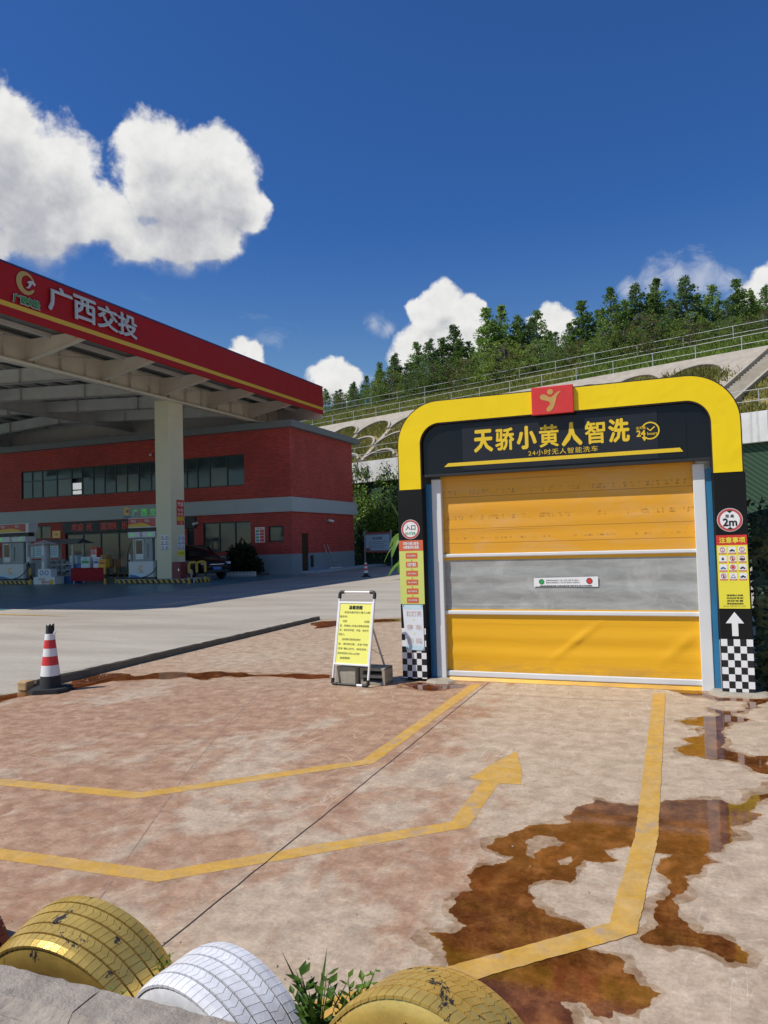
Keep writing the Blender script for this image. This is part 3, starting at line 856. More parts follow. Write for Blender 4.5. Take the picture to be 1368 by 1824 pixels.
big = zc([(130, 945), (270, 920), (205, 860), (240, 805), (290, 790), (270, 735), (330, 700), (410, 690), (440, 670), (380, 650), (345, 640), (380, 600), (460, 575), (560, 550), (650, 540), (625, 520), (700, 480), (740, 460), (860, 480), (940, 482), (1080, 460), (1190, 460), (1250, 480), (1290, 465), (1368, 400), (1430, 380), (1430, 450), (1368, 455), (1300, 505), (1340, 512), (1290, 545), (1230, 560), (1270, 590), (1230, 620), (1200, 650), (1130, 660), (1190, 690), (1120, 730), (1060, 740), (1075, 780), (1030, 840), (1040, 880), (1110, 950), (1200, 960), (1300, 1030), (1290, 1060), (1220, 1055), (1120, 1000), (1000, 995), (910, 985), (905, 960), (970, 920), (950, 880), (960, 830), (1010, 800), (990, 740), (965, 700), (1030, 660), (930, 650), (860, 630), (770, 645), (820, 680), (760, 690), (700, 680), (670, 730), (650, 765), (560, 755), (510, 765), (490, 800), (520, 850), (570, 885), (640, 900), (700, 930), (710, 945), (660, 990), (720, 1010), (830, 1040), (840, 1090), (880, 1100), (900, 1140), (980, 1170), (940, 1200), (880, 1240), (800, 1230), (790, 1260), (730, 1250), (690, 1200), (610, 1200), (660, 1278), (620, 1340), (430, 1340), (330, 1240), (260, 1150), (200, 1060), (195, 1020)], 700, 1200, .4883)
hole1 = zc([(480, 615), (530, 590), (630, 615), (540, 640), (520, 675), (485, 655)], 700, 1200, .4883)
hole2 = zc([(600, 680), (650, 668), (640, 695), (610, 700)], 700, 1200, .4883)
puddle('puddle', [big, hole1, hole2], 'large brown puddle spreading over the right lane line', 4)
sm = zc([(140, 655), (240, 635), (400, 605), (490, 590), (640, 590), (730, 560), (600, 510), (500, 465), (560, 465), (720, 505), (840, 518), (1040, 510), (1110, 465), (1080, 430), (1130, 390), (1368, 330), (1420, 320), (1420, 370), (1290, 410), (1210, 440), (1220, 470), (1110, 490), (1040, 530), (870, 545), (860, 580), (1000, 605), (1120, 630), (920, 665), (820, 680), (840, 710), (770, 760), (730, 790), (800, 880), (770, 900), (770, 960), (720, 1010), (860, 1070), (1040, 1110), (1120, 1140), (1368, 1130), (1440, 1130), (1440, 1390), (1250, 1360), (1130, 1290), (1000, 1230), (850, 1190), (720, 1170), (500, 1155), (330, 1130), (200, 1095), (125, 1030), (240, 990), (370, 960), (260, 930), (205, 900), (330, 870), (470, 850), (490, 760), (340, 775), (480, 725), (300, 700)], 1190, 1200, .1301)
puddle('puddle', [sm], 'thin branching puddle in front of the right gate leg', 2)
puddle('puddle', [[(716, 1218), (745, 1229), (775, 1231), (802, 1227), (832, 1221), (800, 1217), (770, 1219), (745, 1216)]], 'small wet patch at the foot of the left gate leg', 2)
puddle('puddle', [[(-40, 1262), (-40, 1240), (20, 1236), (52, 1229), (110, 1222), (150, 1205), (215, 1199), (240, 1205), (300, 1197), (350, 1200), (395, 1196), (430, 1198), (480, 1202), (540, 1200), (590, 1203), (588, 1208), (520, 1207), (450, 1205), (400, 1205), (370, 1211), (330, 1206), (260, 1210), (200, 1213), (160, 1222), (120, 1231), (60, 1238), (20, 1245), (0, 1252)]], 'narrow run of water along the kerb behind the cone', 2)
puddle('puddle', [[(572, 1107), (640, 1104), (716, 1102), (716, 1107), (650, 1110), (600, 1115), (560, 1120)]], 'thin damp strip past the end of the kerb', 2)
puddle('puddle', [[(1190, 1228), (1225, 1224), (1260, 1236), (1278, 1243), (1330, 1245), (1360, 1247), (1330, 1250), (1280, 1249), (1230, 1240)]], 'damp line along the right leg footing', 2)

# kerb lip between apron and forecourt
def kerb():
    mb = MB(); n = 60
    prof = [(-7.13, 0), (-7.13, .09), (-7.12, .105), (-7.01, .105), (-6.995, .09), (-6.985, -.002)]
    vs = []; fs = []
    for k in range(n + 1):
        y = 6.62 + (14.05 - 6.62) * k / n
        for a, b in prof:
            vs.append((a + random.uniform(-.004, .004), y, max(-.003, (b + random.uniform(-.006, .004)) * (1 - .25 * k / n)) if b > 0 else b))
    q = len(prof)
    for k in range(n):
        for j in range(q - 1):
            fs.append((k * q + j, k * q + j + 1, (k + 1) * q + j + 1, (k + 1) * q + j))
    fs += [tuple(range(q)), tuple(n * q + j for j in reversed(range(q)))]
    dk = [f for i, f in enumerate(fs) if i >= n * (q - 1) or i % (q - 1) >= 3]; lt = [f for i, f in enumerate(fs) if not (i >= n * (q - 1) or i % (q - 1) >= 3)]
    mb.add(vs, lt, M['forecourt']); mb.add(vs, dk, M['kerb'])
    return tag(mb.build('kerb', None), 'low concrete kerb between the forecourt and the reddish apron', None, None, 'structure')
kerb()
M['ochreblock'] = mat('ochre_stone', (0.46, 0.30, 0.14), .9, var=.35, vs=25, bump=.8, bs=80)
mb = MB(); mb.box((-7.06, 6.53, .055), (.13, .14, .11), M['ochreblock'], Matrix.Rotation(.12, 4, 'Z'), .018)
tag(mb.build('loose_stone', None, None), 'small chipped ochre stone at the near end of the kerb', 'stone')

# ------------------------------------------------------------------ hillside
ZW = 7.1
_b = atZ(706, 815, ZW); _c = atZ(1325, 735.5, ZW)
HU = (_c - _b).normalized(); HN = Vector((-HU.y, HU.x, 0))
if HN.y < 0: HN = -HN
HB = Vector((_b.x, _b.y, 0))
def H3(u, n, z): return HB + HU * u + HN * n + Vector((0, 0, z))
def rail3z(u): return 13.3 - .008 * u
def hz(u, n):
    if n <= 5.0: return ZW + .8 * max(n, 0)
    if n <= 6.4: return ZW + 4.0
    r3 = rail3z(u)
    if n <= 11.0: return ZW + 4.0 + (r3 - ZW - 4.0) * (n - 6.4) / 4.6
    k = min(n - 11.0, 34)
    return r3 + .16 * k - .0012 * k * k
def terrain():
    us = np.arange(-110, 96, 2.0)
    ns = [0, .01, 1.2, 2.5, 3.8, 5.0, 5.7, 6.4, 7.5, 8.7, 9.9, 11.0, 12, 14, 17, 21, 26, 32, 40, 52, 75]
    mb = MB(); vs = []; fs = []
    for u in us:
        for i, n in enumerate(ns):
            z = hz(u, n) if i else -0.2
            if n > 1 and n != 5.0: z += random.uniform(-.06, .06) * (1 if n < 12 else 4)
            if i < 2: n = .45
            vs.append(H3(u, n, z))
    q = len(ns)
    for a in range(len(us) - 1):
        for j in range(q - 1):
            fs.append((a * q + j, (a + 1) * q + j, (a + 1) * q + j + 1, a * q + j + 1))
    mb.add(vs, fs, M['earth'], None, True)
    tag(mb.build('hillside', M['earth']), 'terraced grassy hillside rising behind the car wash', None, None, 'structure')
terrain()

def wallparts():
    t = thing('retaining_wall', 'tall retaining wall with white parapet and green netting at the foot of the hill', 'wall', H3(0, 0, 0))
    org = tuple(t.location)
    R = Matrix((HU, HN, Vector((0, 0, 1)))).transposed().to_4x4()
    def hb(mb, u0, u1, n0, n1, z0, z1, m_, bev=0):
        c = H3((u0 + u1) / 2, (n0 + n1) / 2, (z0 + z1) / 2)
        mb.box(c, (u1 - u0, n1 - n0, z1 - z0), m_, R, bev)
    mb = MB(); hb(mb, -100, 90, .28, .44, -.1, ZW - 1.45, M['net']); mb.build('netting', M['net'], t, org)
    u = -64.0; w = 3.2
    while u < 60:
        mb = MB(); dz = random.uniform(-.015, .015)
        hb(mb, u + .008, u + w - .008, -.02 + random.uniform(-.012, .012), .42, ZW - 1.42, ZW + dz, M['whitewall'], .012)
        mb.build('parapet_panel', M['whitewall'], t, org)
        u += w
wallparts()

def railing(name, label, n, zf, u0, u1, step, hgt=1.05, rails=(1.0, .52)):
    base = H3(u0, n, zf(u0))
    t = thing(name, label, 'railing', base)
    k = 0; u = u0; prev = None
    post = MB(); post.tube([(0, 0, -.15), (0, 0, hgt)], .027, M['galv'], 8)
    pm = None; pts = []
    while u <= u1 + .01:
        p = H3(u, n, zf(u))
        if pm is None:
            o = post.build('post', M['galv'], t); pm = o.data
        else:
            o = obj_from('post', pm, t)
        o.location = p - base
        pts.append(p - base); u += step
    for r in rails:
        mb = MB(); mb.tube([p + Vector((0, 0, hgt * r + random.uniform(-.012, .012))) for p in pts], .017, M['galv'], 6)
        mb.build('rail', M['galv'], t)
    return t
railing('railing', 'galvanised pipe railing along the top of the white parapet', .25, lambda u: ZW, -30, 40, 2.0)
railing('railing', 'galvanised pipe railing along the concrete strip halfway up the slope', 5.2, lambda u: ZW + 3.95, -40, 44, 2.4, .92)
railing('railing', 'galvanised pipe railing in front of the trees at the top', 10.8, lambda u: hz(u, 10.8), -36, 44, 3.0, 1.0)

# concrete strip below the middle railing
def berm():
    mb = MB(); us = np.arange(-44, 50, .22); vs = []; fs = []
    rr = random.Random(2)
    for u in us:
        r_ = 3.3 / 2 - .12; du = (u % 3.3) - 3.3 / 2; lo = (5.45 - r_ + math.sqrt(max(0, r_ * r_ - du * du)) + .06) / 1.2806 + rr.uniform(-.03, .03)
        for n in (lo - .02, lo, 5.02, 5.55):
            z = (hz(u, n) + .10) if n != lo - .02 else hz(u, n) - .1
            if n == 5.55: z = ZW + 4.10
            vs.append(H3(u, n, z))
    for a in range(len(us) - 1):
        for j in range(3): fs.append((a * 4 + j, (a + 1) * 4 + j, (a + 1) * 4 + j + 1, a * 4 + j + 1))
    mb.add(vs, fs, M['concrete'])
    tag(mb.build('slope_concrete', M['concrete']), 'pale sprayed concrete strip under the middle railing', None, None, 'structure')
berm()

# arched ribs on the lower slope
STU, STK = 19.7, .42          # foot of the slanting stair, its sideways run per metre up the slope
BAY = 3.3
RIBU = [k * BAY for k in range(-13, 13)]
def slope_pt(u, v, h):       # v: metres up the slope
    c, s = 1 / math.hypot(1, .8), .8 / math.hypot(1, .8)
    return H3(u, v * c - h * s, ZW + v * s + h * c)
ARCH_ROWS = (1.05, 3.25, 5.45)
def arch_c(k, row):
    return (RIBU[k] + BAY / 2, row, BAY / 2 - .12)
def channel(mb, path, w=.17, h=.20):
    """a raised concrete rim following a path on the slope"""
    n = len(path); prof = [(-w / 2, -.08), (-w / 2, h - .02), (-w / 2 + .02, h), (w / 2 - .02, h), (w / 2, h - .02), (w / 2, -.08)]
    vs = []; fs = []
    for i, (u, v) in enumerate(path):
        a = Vector(path[max(i - 1, 0)]); b = Vector(path[min(i + 1, n - 1)]); d = (b - a).normalized(); q = Vector((-d.y, d.x))
        for o, hh in prof: vs.append(slope_pt(u + q.x * o, v + q.y * o, hh))
    m_ = len(prof)
    for i in range(n - 1):
        for j in range(m_ - 1): fs.append((i * m_ + j, (i + 1) * m_ + j, (i + 1) * m_ + j + 1, i * m_ + j + 1))
    fs += [tuple(range(m_)), tuple((n - 1) * m_ + j for j in reversed(range(m_)))]
    mb.add(vs, fs, M['concrete'])
lat = thing('slope_lattice', 'arched concrete ribs holding the grass on the lower slope', 'lattice', H3(0, 0, ZW))
for k, u in enumerate(RIBU):
    if u < -34 or u > 34: continue
    if STU - 2.5 < u < STU + 3: continue
    mb = MB(); channel(mb, [(u, .15), (u, 1.6), (u, 3.0), (u, 5.0)], .34, .06); mb.build('rib', M['concrete'], lat, tuple(lat.location))
    for row in ARCH_ROWS:
        cu, cv, r = arch_c(k, row - r if False else row - (BAY / 2 - .12) )
        path = [(cu + r * math.cos(a), cv + r * math.sin(a)) for a in [math.radians(6 + 168 * i / 16) for i in range(17)]]
        path = [p for p in path if p[1] > .1]
        if len(path) > 3:
            mb = MB(); channel(mb, path); mb.build('arch_rib', M['concrete'], lat, tuple(lat.location))
def on_rib(u, v):
    k = round(u / BAY)
    if abs(u - k * BAY) < .24: return True
    kk = math.floor(u / BAY); cu = kk * BAY + BAY / 2; r = BAY / 2 - .12
    for row in ARCH_ROWS:
        if v >= row - r - .1 and v < 5.6 and abs(math.hypot(u - cu, v - (row - r)) - r) < .22: return True
    return False

# stair climbing the slope at a slant, at the right
def stair():
    t = thing('slope_stair', 'narrow concrete stair climbing the slope beside the gate', 'stair', slope_pt(STU, 0, 0)); org = tuple(t.location)
    nst = 30; L = 6.3
    for k in range(nst):
        v0 = L * k / nst; v1 = L * (k + 1) / nst
        vs = []
        for uu in (-.62, .62):
            a0 = slope_pt(STU + STK * v0 + uu, v0, -.06); a1 = slope_pt(STU + STK * v1 + uu, v1, -.06)
            top = slope_pt(STU, v1, .03).z
            vs += [a0, Vector((a0.x, a0.y, top)), Vector((a1.x, a1.y, top)), a1]
        mb = MB(); mb.add(vs, [(0, 1, 2, 3), (7, 6, 5, 4), (0, 4, 5, 1), (1, 5, 6, 2), (2, 6, 7, 3)], M['concrete']); mb.build('step', M['concrete'], t, org)
    for s_ in (-1, 1):
        mb = MB(); vs = []
        for du in (-.07, .07):
            for v, h in ((-.1, -.1), (L, -.1), (L, .26), (-.1, .26)): vs.append(slope_pt(STU + STK * v + s_ * .70 + du, v, h))
        mb.add(vs, [(0, 1, 2, 3), (7, 6, 5, 4), (0, 4, 5, 1), (3, 2, 6, 7), (0, 3, 7, 4), (1, 5, 6, 2)], M['concrete']); mb.build('side_wall', M['concrete'], t, org)
    mb = MB(); rr = random.Random(8); vs = []; fs = []
    for i in range(9):
        v = .05 + 6.2 * i / 8
        for u_ in (STU + STK * v - 2.3 + rr.uniform(-.3, .3), STU + STK * v - .72): vs.append(slope_pt(u_, v, .07))
    for i in range(8): fs.append((2 * i, 2 * i + 1, 2 * i + 3, 2 * i + 2))
    mb.add(vs, fs, M['concrete']); mb.build('concrete_lining', M['concrete'], t, org)
stair()

# ------------------------------------------------------------------ foliage
def cards(name, P, A, B, mtl, parent=None, tri=False):
    """one leaf card per row: centre P, half axes A and B"""
    n = len(P)
    if tri:
        V = np.stack([P - B, P + B, P + A], 1).reshape(-1, 3); k = 3
    else:
        V = np.stack([P - A, P - B, P + A, P + B], 1).reshape(-1, 3); k = 4
    me = bpy.data.meshes.new(name)
    me.vertices.add(len(V)); me.vertices.foreach_set('co', V.astype(np.float32).ravel())
    me.loops.add(n * k); me.loops.foreach_set('vertex_index', np.arange(n * k, dtype=np.int32))
    me.polygons.add(n); me.polygons.foreach_set('loop_start', np.arange(0, n * k, k, dtype=np.int32)); me.polygons.foreach_set('loop_total', np.full(n, k, dtype=np.int32))
    me.materials.append(mtl)
    me.update(calc_edges=True); me.validate()
    return me
def leafdirs(n, droop=.0):
    a = rng.normal(size=(n, 3)); a[:, 2] -= droop; a /= np.linalg.norm(a, axis=1)[:, None]
    b = rng.normal(size=(n, 3)); b = np.cross(a, b); b /= np.linalg.norm(b, axis=1)[:, None]
    return a, b
def tree_proto(seed, leaf, shape, dens=1.0):
    """unit-height tree; returns (trunk mesh, crown mesh)"""
    global rng
    rng = np.random.default_rng(seed); rd = random.Random(seed)
    mb = MB(); lean = [(rd.uniform(-.02, .02), rd.uniform(-.02, .02)) for _ in range(5)]
    pts = [(lean[i][0] * (i > 0), lean[i][1] * (i > 0), i / 4 * .96) for i in range(5)]
    mb.tube([(x, y, z - .04) for x, y, z in pts], [.016, .013, .010, .006, .002], M['trunk'], 6)
    C = []
    for k in range(int(105 * dens)):
        h = rd.uniform(.03, 1.0) ** .9
        rmax = shape(h)
        a = rd.uniform(0, 6.283); r = rmax * rd.uniform(.35, 1.0) ** .6
        cx, cy = r * math.cos(a), r * math.sin(a)
        zz = h * .97
        if k % 3 == 0:
            mb.tube([(0, 0, max(zz - .10, .03)), (cx * .5, cy * .5, zz - .03), (cx * .92, cy * .92, zz)], [.005, .0035, .0012], M['trunk'], 4, False)
        m_ = int(rd.uniform(24, 46) * (1 if h < .75 else .55))
        C.append(np.array([cx, cy, zz]) + rng.normal(size=(m_, 3)) * np.array([.034, .034, .030]) * rd.uniform(.7, 1.3) * (1.25 - .95 * h))
    P = np.concatenate(C)
    a, b = leafdirs(len(P), .5)
    s = rng.uniform(.010, .020, len(P))[:, None]
    crown = cards('crown', P, a * s, b * s * .42, leaf)
    tr = mb.build('trunk', M['trunk']); tm = tr.data; bpy.data.objects.remove(tr)
    return tm, crown
cone_s = lambda h: .185 * (1.02 - h) ** .95 * (1 if h > .16 else .7 + h * 1.9) + .012
oval_s = lambda h: .20 * (1.02 - h) ** .70 * min(1, .62 + h * 1.6)
tall_s = lambda h: .125 * (1.02 - h) ** .55 * min(1, .7 + h)
bush_s = lambda h: .55 * math.sqrt(max(.02, 1 - (h * .96) ** 2))
PROT = [tree_proto(21, M['leaf_blue'], cone_s), tree_proto(22, M['leaf_tree'], cone_s, 1.1), tree_proto(23, M['leaf_tree'], tall_s), tree_proto(24, M['leaf_blue'], oval_s, 1.1), tree_proto(25, M['leaf_tree'], oval_s, 1.2)]
BUSH = [tree_proto(31, M['leaf_bush'], bush_s, 1.7), tree_proto(32, M['leaf_tree'], bush_s, 1.7), tree_proto(33, M['leaf_olive'], bush_s, 1.6)]
ORD = ['first', 'second', 'third', 'fourth', 'fifth', 'sixth', 'seventh', 'eighth', 'ninth', 'tenth', 'eleventh', 'twelfth', 'thirteenth', 'fourteenth', 'fifteenth', 'sixteenth', 'seventeenth', 'eighteenth', 'nineteenth', 'twentieth', 'twenty-first', 'twenty-second', 'twenty-third', 'twenty-fourth', 'twenty-fifth', 'twenty-sixth', 'twenty-seventh', 'twenty-eighth', 'twenty-ninth', 'thirtieth', 'thirty-first', 'thirty-second', 'thirty-third', 'thirty-fourth', 'thirty-fifth', 'thirty-sixth', 'thirty-seventh', 'thirty-eighth', 'thirty-ninth', 'fortieth']
def hill_hit(px_, n):
    """the spot at depth n up the hill that stands in the direction of a column of the photo"""
    d = ray(px_, 940); d.z = 0
    t = (n - (Vector((0, 0, 0)) - HB).dot(HN)) / d.dot(HN)
    p = d * t; u = (p - HB).dot(HU)
    return p, u
def plant_tree(px_, top, n, proto, label, group, name, wid=1.0, hmin=1.2):
    p, u = hill_hit(px_, n); z0 = hz(u, n) - .05
    d = ray(px_, top); k = p.length / math.hypot(d.x, d.y); ztop = CAMH + d.z * k
    h = max(hmin, ztop - z0)
    t = thing(name, label, 'tree' if name != 'hill_bush' else 'bush', (p.x, p.y, z0), random.uniform(0, 6.28), group)
    w = h * wid * random.uniform(.92, 1.08)
    t.scale = (w, w, h)
    obj_from('trunk', proto[0], t); obj_from('crown', proto[1], t)
SKY = [(586, 690, 0), (612, 692, 3), (636, 678, 0), (660, 668, 4), (685, 643, 1), (712, 626, 0), (733, 645, 3), (752, 606, 2), (775, 600, 0), (797, 598, 1), (820, 575, 0), (846, 605, 3), (880, 543, 2), (906, 540, 4), (937, 556, 0), (970, 547, 1), (1002, 588, 3), (1028, 572, 4), (1052, 530, 2), (1082, 548, 1), (1104, 508, 4), (1128, 528, 1), (1150, 497, 0), (1187, 490, 2), (1212, 528, 3), (1240, 483, 0), (1262, 520, 4), (1287, 500, 1), (1312, 530, 3), (1333, 490, 2), (1358, 512, 4), (1385, 500, 0)]
for i, (a, b, pr) in enumerate(SKY):
    n = 13.5 + (i * 5 % 4) * 1.3
    plant_tree(a, b, n, PROT[pr], 'upright leafy tree on the skyline, %s from the left' % ORD[i], 'trees along the top of the hill', 'hill_tree', [1.6, 1.55, 1.6, 1.45, 1.4][pr])
k = 0
for i in range(30):
    a = 592 + i * 27 + random.uniform(-7, 7)
    base = 708 - (a - 590) * .155
    sk = np.interp(a, [s[0] for s in SKY], [s[1] for s in SKY])
    top = base - random.uniform(.30, .58) * (base - sk)
    plant_tree(a, top, 11.9 + (i % 3) * .5, BUSH[(i * 2 + i // 4) % 3], 'rounded hillside bush behind the upper railing, %s from the left' % ORD[i], 'bushes behind the upper railing', 'hill_bush', 1.0 if i % 2 else 1.25)
# second rank closes the gaps under the skyline
for i in range(22):
    a = 605 + i * 36 + random.uniform(-10, 10)
    base = 708 - (a - 590) * .155
    sk = np.interp(a, [s[0] for s in SKY], [s[1] for s in SKY])
    top = base - random.uniform(.66, .90) * (base - sk)
    plant_tree(a, top, 15.5 + (i % 3), PROT[(i + 3) % 5], 'shorter tree half hidden among the hilltop trees, %s from the left' % ORD[i], 'half hidden trees on the hill', 'hill_tree', 1.35)

def grass(name, label, pts, hgt, mtl, wide=.035, n=1):
    P = np.array(pts); m_ = len(P)
    h = hgt * rng.uniform(.5, 1.3, m_)[:, None]
    A = np.concatenate([rng.normal(size=(m_, 2)) * .35, np.ones((m_, 1))], 1) * h
    B = np.concatenate([rng.normal(size=(m_, 2)), np.zeros((m_, 1))], 1); B = B / np.linalg.norm(B, axis=1)[:, None] * wide
    me = cards(name, P, A, B, mtl, tri=True)
    return tag(obj_from(name, me), label, None, None, 'stuff')
pts = []; rd = random.Random(4)
while len(pts) < 52000:
    u = rd.uniform(-32, 26); v = rd.uniform(.05, 5.3)
    if on_rib(u, v) or (v > 3.93 and math.hypot((u % BAY) - BAY / 2, v - (5.45 - BAY / 2 + .12)) > BAY / 2 - .1) or (STU + STK * v - 2.2 < u < STU + STK * v + .8): continue
    pts.append(slope_pt(u, v, -.02))
grass('slope_grass', 'dry grass between the arched ribs on the lower slope', pts, .24, M['grass'], .045)
pts = []
while len(pts) < 46000:
    u = rd.uniform(-34, 30); n = 5.7 + 5.6 * rd.random()
    if u > 8 and rd.random() < .65: continue
    pts.append(H3(u, n, hz(u, n) - .03))
grass('slope_grass', 'tall dry grass between the middle and upper railings', pts, .34, M['grass'], .05)
pts = []
while len(pts) < 30000:
    u = rd.uniform(-34, 34); n = 6.6 + 5.4 * rd.random()
    if u < 9 and rd.random() < .72: continue
    pts.append(H3(u, n, hz(u, n) - .03))
grass('green_weeds', 'lush green weeds spreading under the upper railing', pts, .36, M['grass_green'], .09)
pts = []
while len(pts) < 5000:
    u = 17.6 + rd.gauss(0, .9); v = 3.7 + rd.gauss(0, .45)
    pts.append(slope_pt(u, v, .05))
grass('slope_grass', 'grassy tuft growing over the sprayed concrete by the stair', pts, .30, M['grass'], .05)

# ------------------------------------------------------------------ station building
BY, BX, BL, BD = 35.15, -19.05, -58.0, 8.3
def fx(px_, py_): p = atY(px_, py_, BY); return p.x
def fz(px_, py_): p = atY(px_, py_, BY); return p.z
def holed(mb, a0, a1, z0, z1, holes, place, mtl):
    """flat wall with rectangular holes; place(a, z) gives the point"""
    xs = sorted({a0, a1, *[h[0] for h in holes], *[h[1] for h in holes]}); zs = sorted({z0, z1, *[h[2] for h in holes], *[h[3] for h in holes]})
    for i in range(len(xs) - 1):
        for j in range(len(zs) - 1):
            cx_, cz_ = (xs[i] + xs[i + 1]) / 2, (zs[j] + zs[j + 1]) / 2
            if any(h[0] < cx_ < h[1] and h[2] < cz_ < h[3] for h in holes): continue
            mb.add([place(xs[i], zs[j]), place(xs[i + 1], zs[j]), place(xs[i + 1], zs[j + 1]), place(xs[i], zs[j + 1])], [(0, 1, 2, 3)], mtl)
    for h in holes:      # reveals
        d = .16
        for (p, q) in (((h[0], h[2]), (h[1], h[2])), ((h[1], h[2]), (h[1], h[3])), ((h[1], h[3]), (h[0], h[3])), ((h[0], h[3]), (h[0], h[2]))):
            A, B = Vector(place(*p)), Vector(place(*q)); Dv = place.deep * d
            mb.add([A, B, B + Dv, A + Dv], [(0, 1, 2, 3)], mtl)
class Pl:
    def __init__(s, f, deep): s.f = f; s.deep = Vector(deep)
    def __call__(s, a, z): return s.f(a, z)
front = Pl(lambda a, z: (a, BY, z), (0, 1, 0))
side = Pl(lambda a, z: (BX, a, z), (-1, 0, 0))
bld = thing('station_building', 'two storey red brick station shop with a grey band under the canopy', 'building', (BX, BY, 0))
BO = tuple(bld.location)
wz0, wz1 = 4.93, 6.65
up_h = [(fx(38, 860), fx(435, 840), wz0, wz1)]
ent = (fx(116, 960), fx(276, 960), .12, 3.30)
low_h = [ent, (fx(52, 940), fx(90, 940), 2.35, 3.2), (fx(333, 960), fx(346, 960), .12, 3.30), (fx(362, 960), fx(447, 960), 1.25, 2.95), (fx(478, 950), fx(505, 950), 1.75, 2.62)]
mb = MB()
holed(mb, BL, BX, 4.15, 7.9, up_h, front, M['brick']); holed(mb, BY, BY + BD, 4.15, 7.9, [], side, M['brick'])
dr = (BY + 1.15, BY + 1.95, 0.12, 2.18); vent = (BY + 2.12, BY + 2.62, .28, .95)
holed(mb, BL, BX, 1.08, 3.37, [(h[0], h[1], max(h[2], 1.08), h[3]) for h in low_h], front, M['brick']); holed(mb, BY, BY + BD, 1.08, 3.37, [(dr[0], dr[1], 1.08, dr[3])], side, M['brick'])
mb.bx(BL, BX - .02, BY + BD - .02, BY + BD, 0, 7.9, M['brick'])
mb.build('brick_wall', M['brick'], bld, BO, fix=False)
mb = MB(); holed(mb, BL, BX, 0, 1.08, [(h[0], h[1], 0.0, 1.08) for h in low_h if h[2] < 1], front, M['plinth']); holed(mb, BY, BY + BD, 0, 1.08, [(dr[0], dr[1], 0, 1.08), vent], side, M['plinth']); mb.build('plinth', M['plinth'], bld, BO, fix=False)
mb = MB(); mb.prism([(BL, BY - .14), (BX + .14, BY - .14), (BX + .14, BY + BD + .3), (BL, BY + BD + .3)], 'z', 3.37, 4.15, M['band']); mb.build('band', M['band'], bld, BO)
mb = MB(); mb.prism([(BL, BY - .35), (BX + .35, BY - .35), (BX + .35, BY + BD + .5), (BL, BY + BD + .5)], 'z', 7.9, 8.26, M['eave']); mb.build('eave', M['eave'], bld, BO)
mb = MB(); mb.bx(BL, BX - .3, BY + .3, BY + BD - .1, .1, 3.3, M['frame']); mb.bx(BL, BX - .3, BY + .3, BY + BD - .1, 4.2, 7.6, M['frame']); mb.build('dark_interior', M['frame'], bld, BO)
# upper ribbon window
mull = [38, 56, 74, 100, 126, 145, 165, 185, 205, 225, 246, 268, 290, 311, 332, 351, 373, 404, 435]
mx_ = [fx(m_, 860) for m_ in mull]
win = MB(); y0 = BY + .06; y1 = BY + .13
for i, x in enumerate(mx_): win.bx(x - .035, x + .035, y0, y1, wz0, wz1)
for z in (wz0 + .03, 6.02, wz1 - .03): win.bx(mx_[0], mx_[-1], y0 + .005, y1 - .005, z - .03, z + .03)
w = win.build('window_frame', M['frame'], bld, BO)
for i in range(len(mx_) - 1):
    a, b = mx_[i] + .035, mx_[i + 1] - .035
    for j, (z0, z1) in enumerate(((wz0 + .06, 5.99), (6.05, wz1 - .06))):
        mm = M['glass']
        if (i, j) in ((3, 0), (9, 0), (8, 0), (16, 0)): mm = M['glassgrey']
        if i == 4 and j == 0:
            zz = (wz0 + .1, 5.25, 5.32, 5.72)
            m_ = MB(); m_.bx(a + .05, b - .06, y0 + .02, y0 + .05, zz[0], zz[1], M['brightpane']); m_.bx(a + .05, b - .06, y0 + .02, y0 + .05, zz[2], zz[3], M['brightpane'])
            m_.build('pane', None, w, BO); continue
        m_ = MB(); tl = random.uniform(-.006, .006)
        m_.add([(a, y0 + .035 + tl, z0), (b, y0 + .035 - tl, z0), (b, y0 + .035 - tl, z1), (a, y0 + .035 + tl, z1)], [(0, 1, 2, 3)], mm)
        m_.build('pane', mm, w, BO, fix=False)
# ground floor glazing
def glazed(x0, x1, z0, z1, n, trans=None, name='shop_window'):
    m_ = MB(); y0 = BY + .08
    for i in range(n + 1):
        x = x0 + (x1 - x0) * i / n; m_.bx(x - .04, x + .04, y0, y0 + .07, z0, z1)
    for z in [z0 + .04, z1 - .04] + ([trans] if trans else []): m_.bx(x0, x1, y0 + .006, y0 + .064, z - .04, z + .04)
    fr = m_.build(name, M['frame'], bld, BO)
    for i in range(n):
        a = x0 + (x1 - x0) * i / n + .04; b = x0 + (x1 - x0) * (i + 1) / n - .04
        m_ = MB(); m_.add([(a, y0 + .04, z0), (b, y0 + .04, z0), (b, y0 + .04, z1), (a, y0 + .04, z1)], [(0, 1, 2, 3)], M['glass']); m_.build('pane', M['glass'], fr, BO, fix=False)
glazed(*ent[:2], .12, 2.62, 5)
glazed(*low_h[2][:2], .12, 2.62, 1)
glazed(*low_h[3], 3)
glazed(*low_h[1], 2, name='small_window')
glazed(*low_h[4], 1, name='small_window')
m_ = MB(); m_.bx(ent[0] - .1, ent[1] + .6, BY - .10, BY + .1, 2.66, 3.33, M['blackplastic']); fas = m_.build('shop_fascia', M['blackplastic'], bld, BO)
m_ = MB(); m_.bx(low_h[2][0] - .3, low_h[2][1] + .15, BY - .10, BY + .1, 2.66, 3.33, M['blackplastic']); m_.build('shop_fascia', M['blackplastic'], bld, BO)
S = Sheet((0, BY - .103, 0), (1, 0, 0), (0, 0, 1), (0, -1, 0), .002)
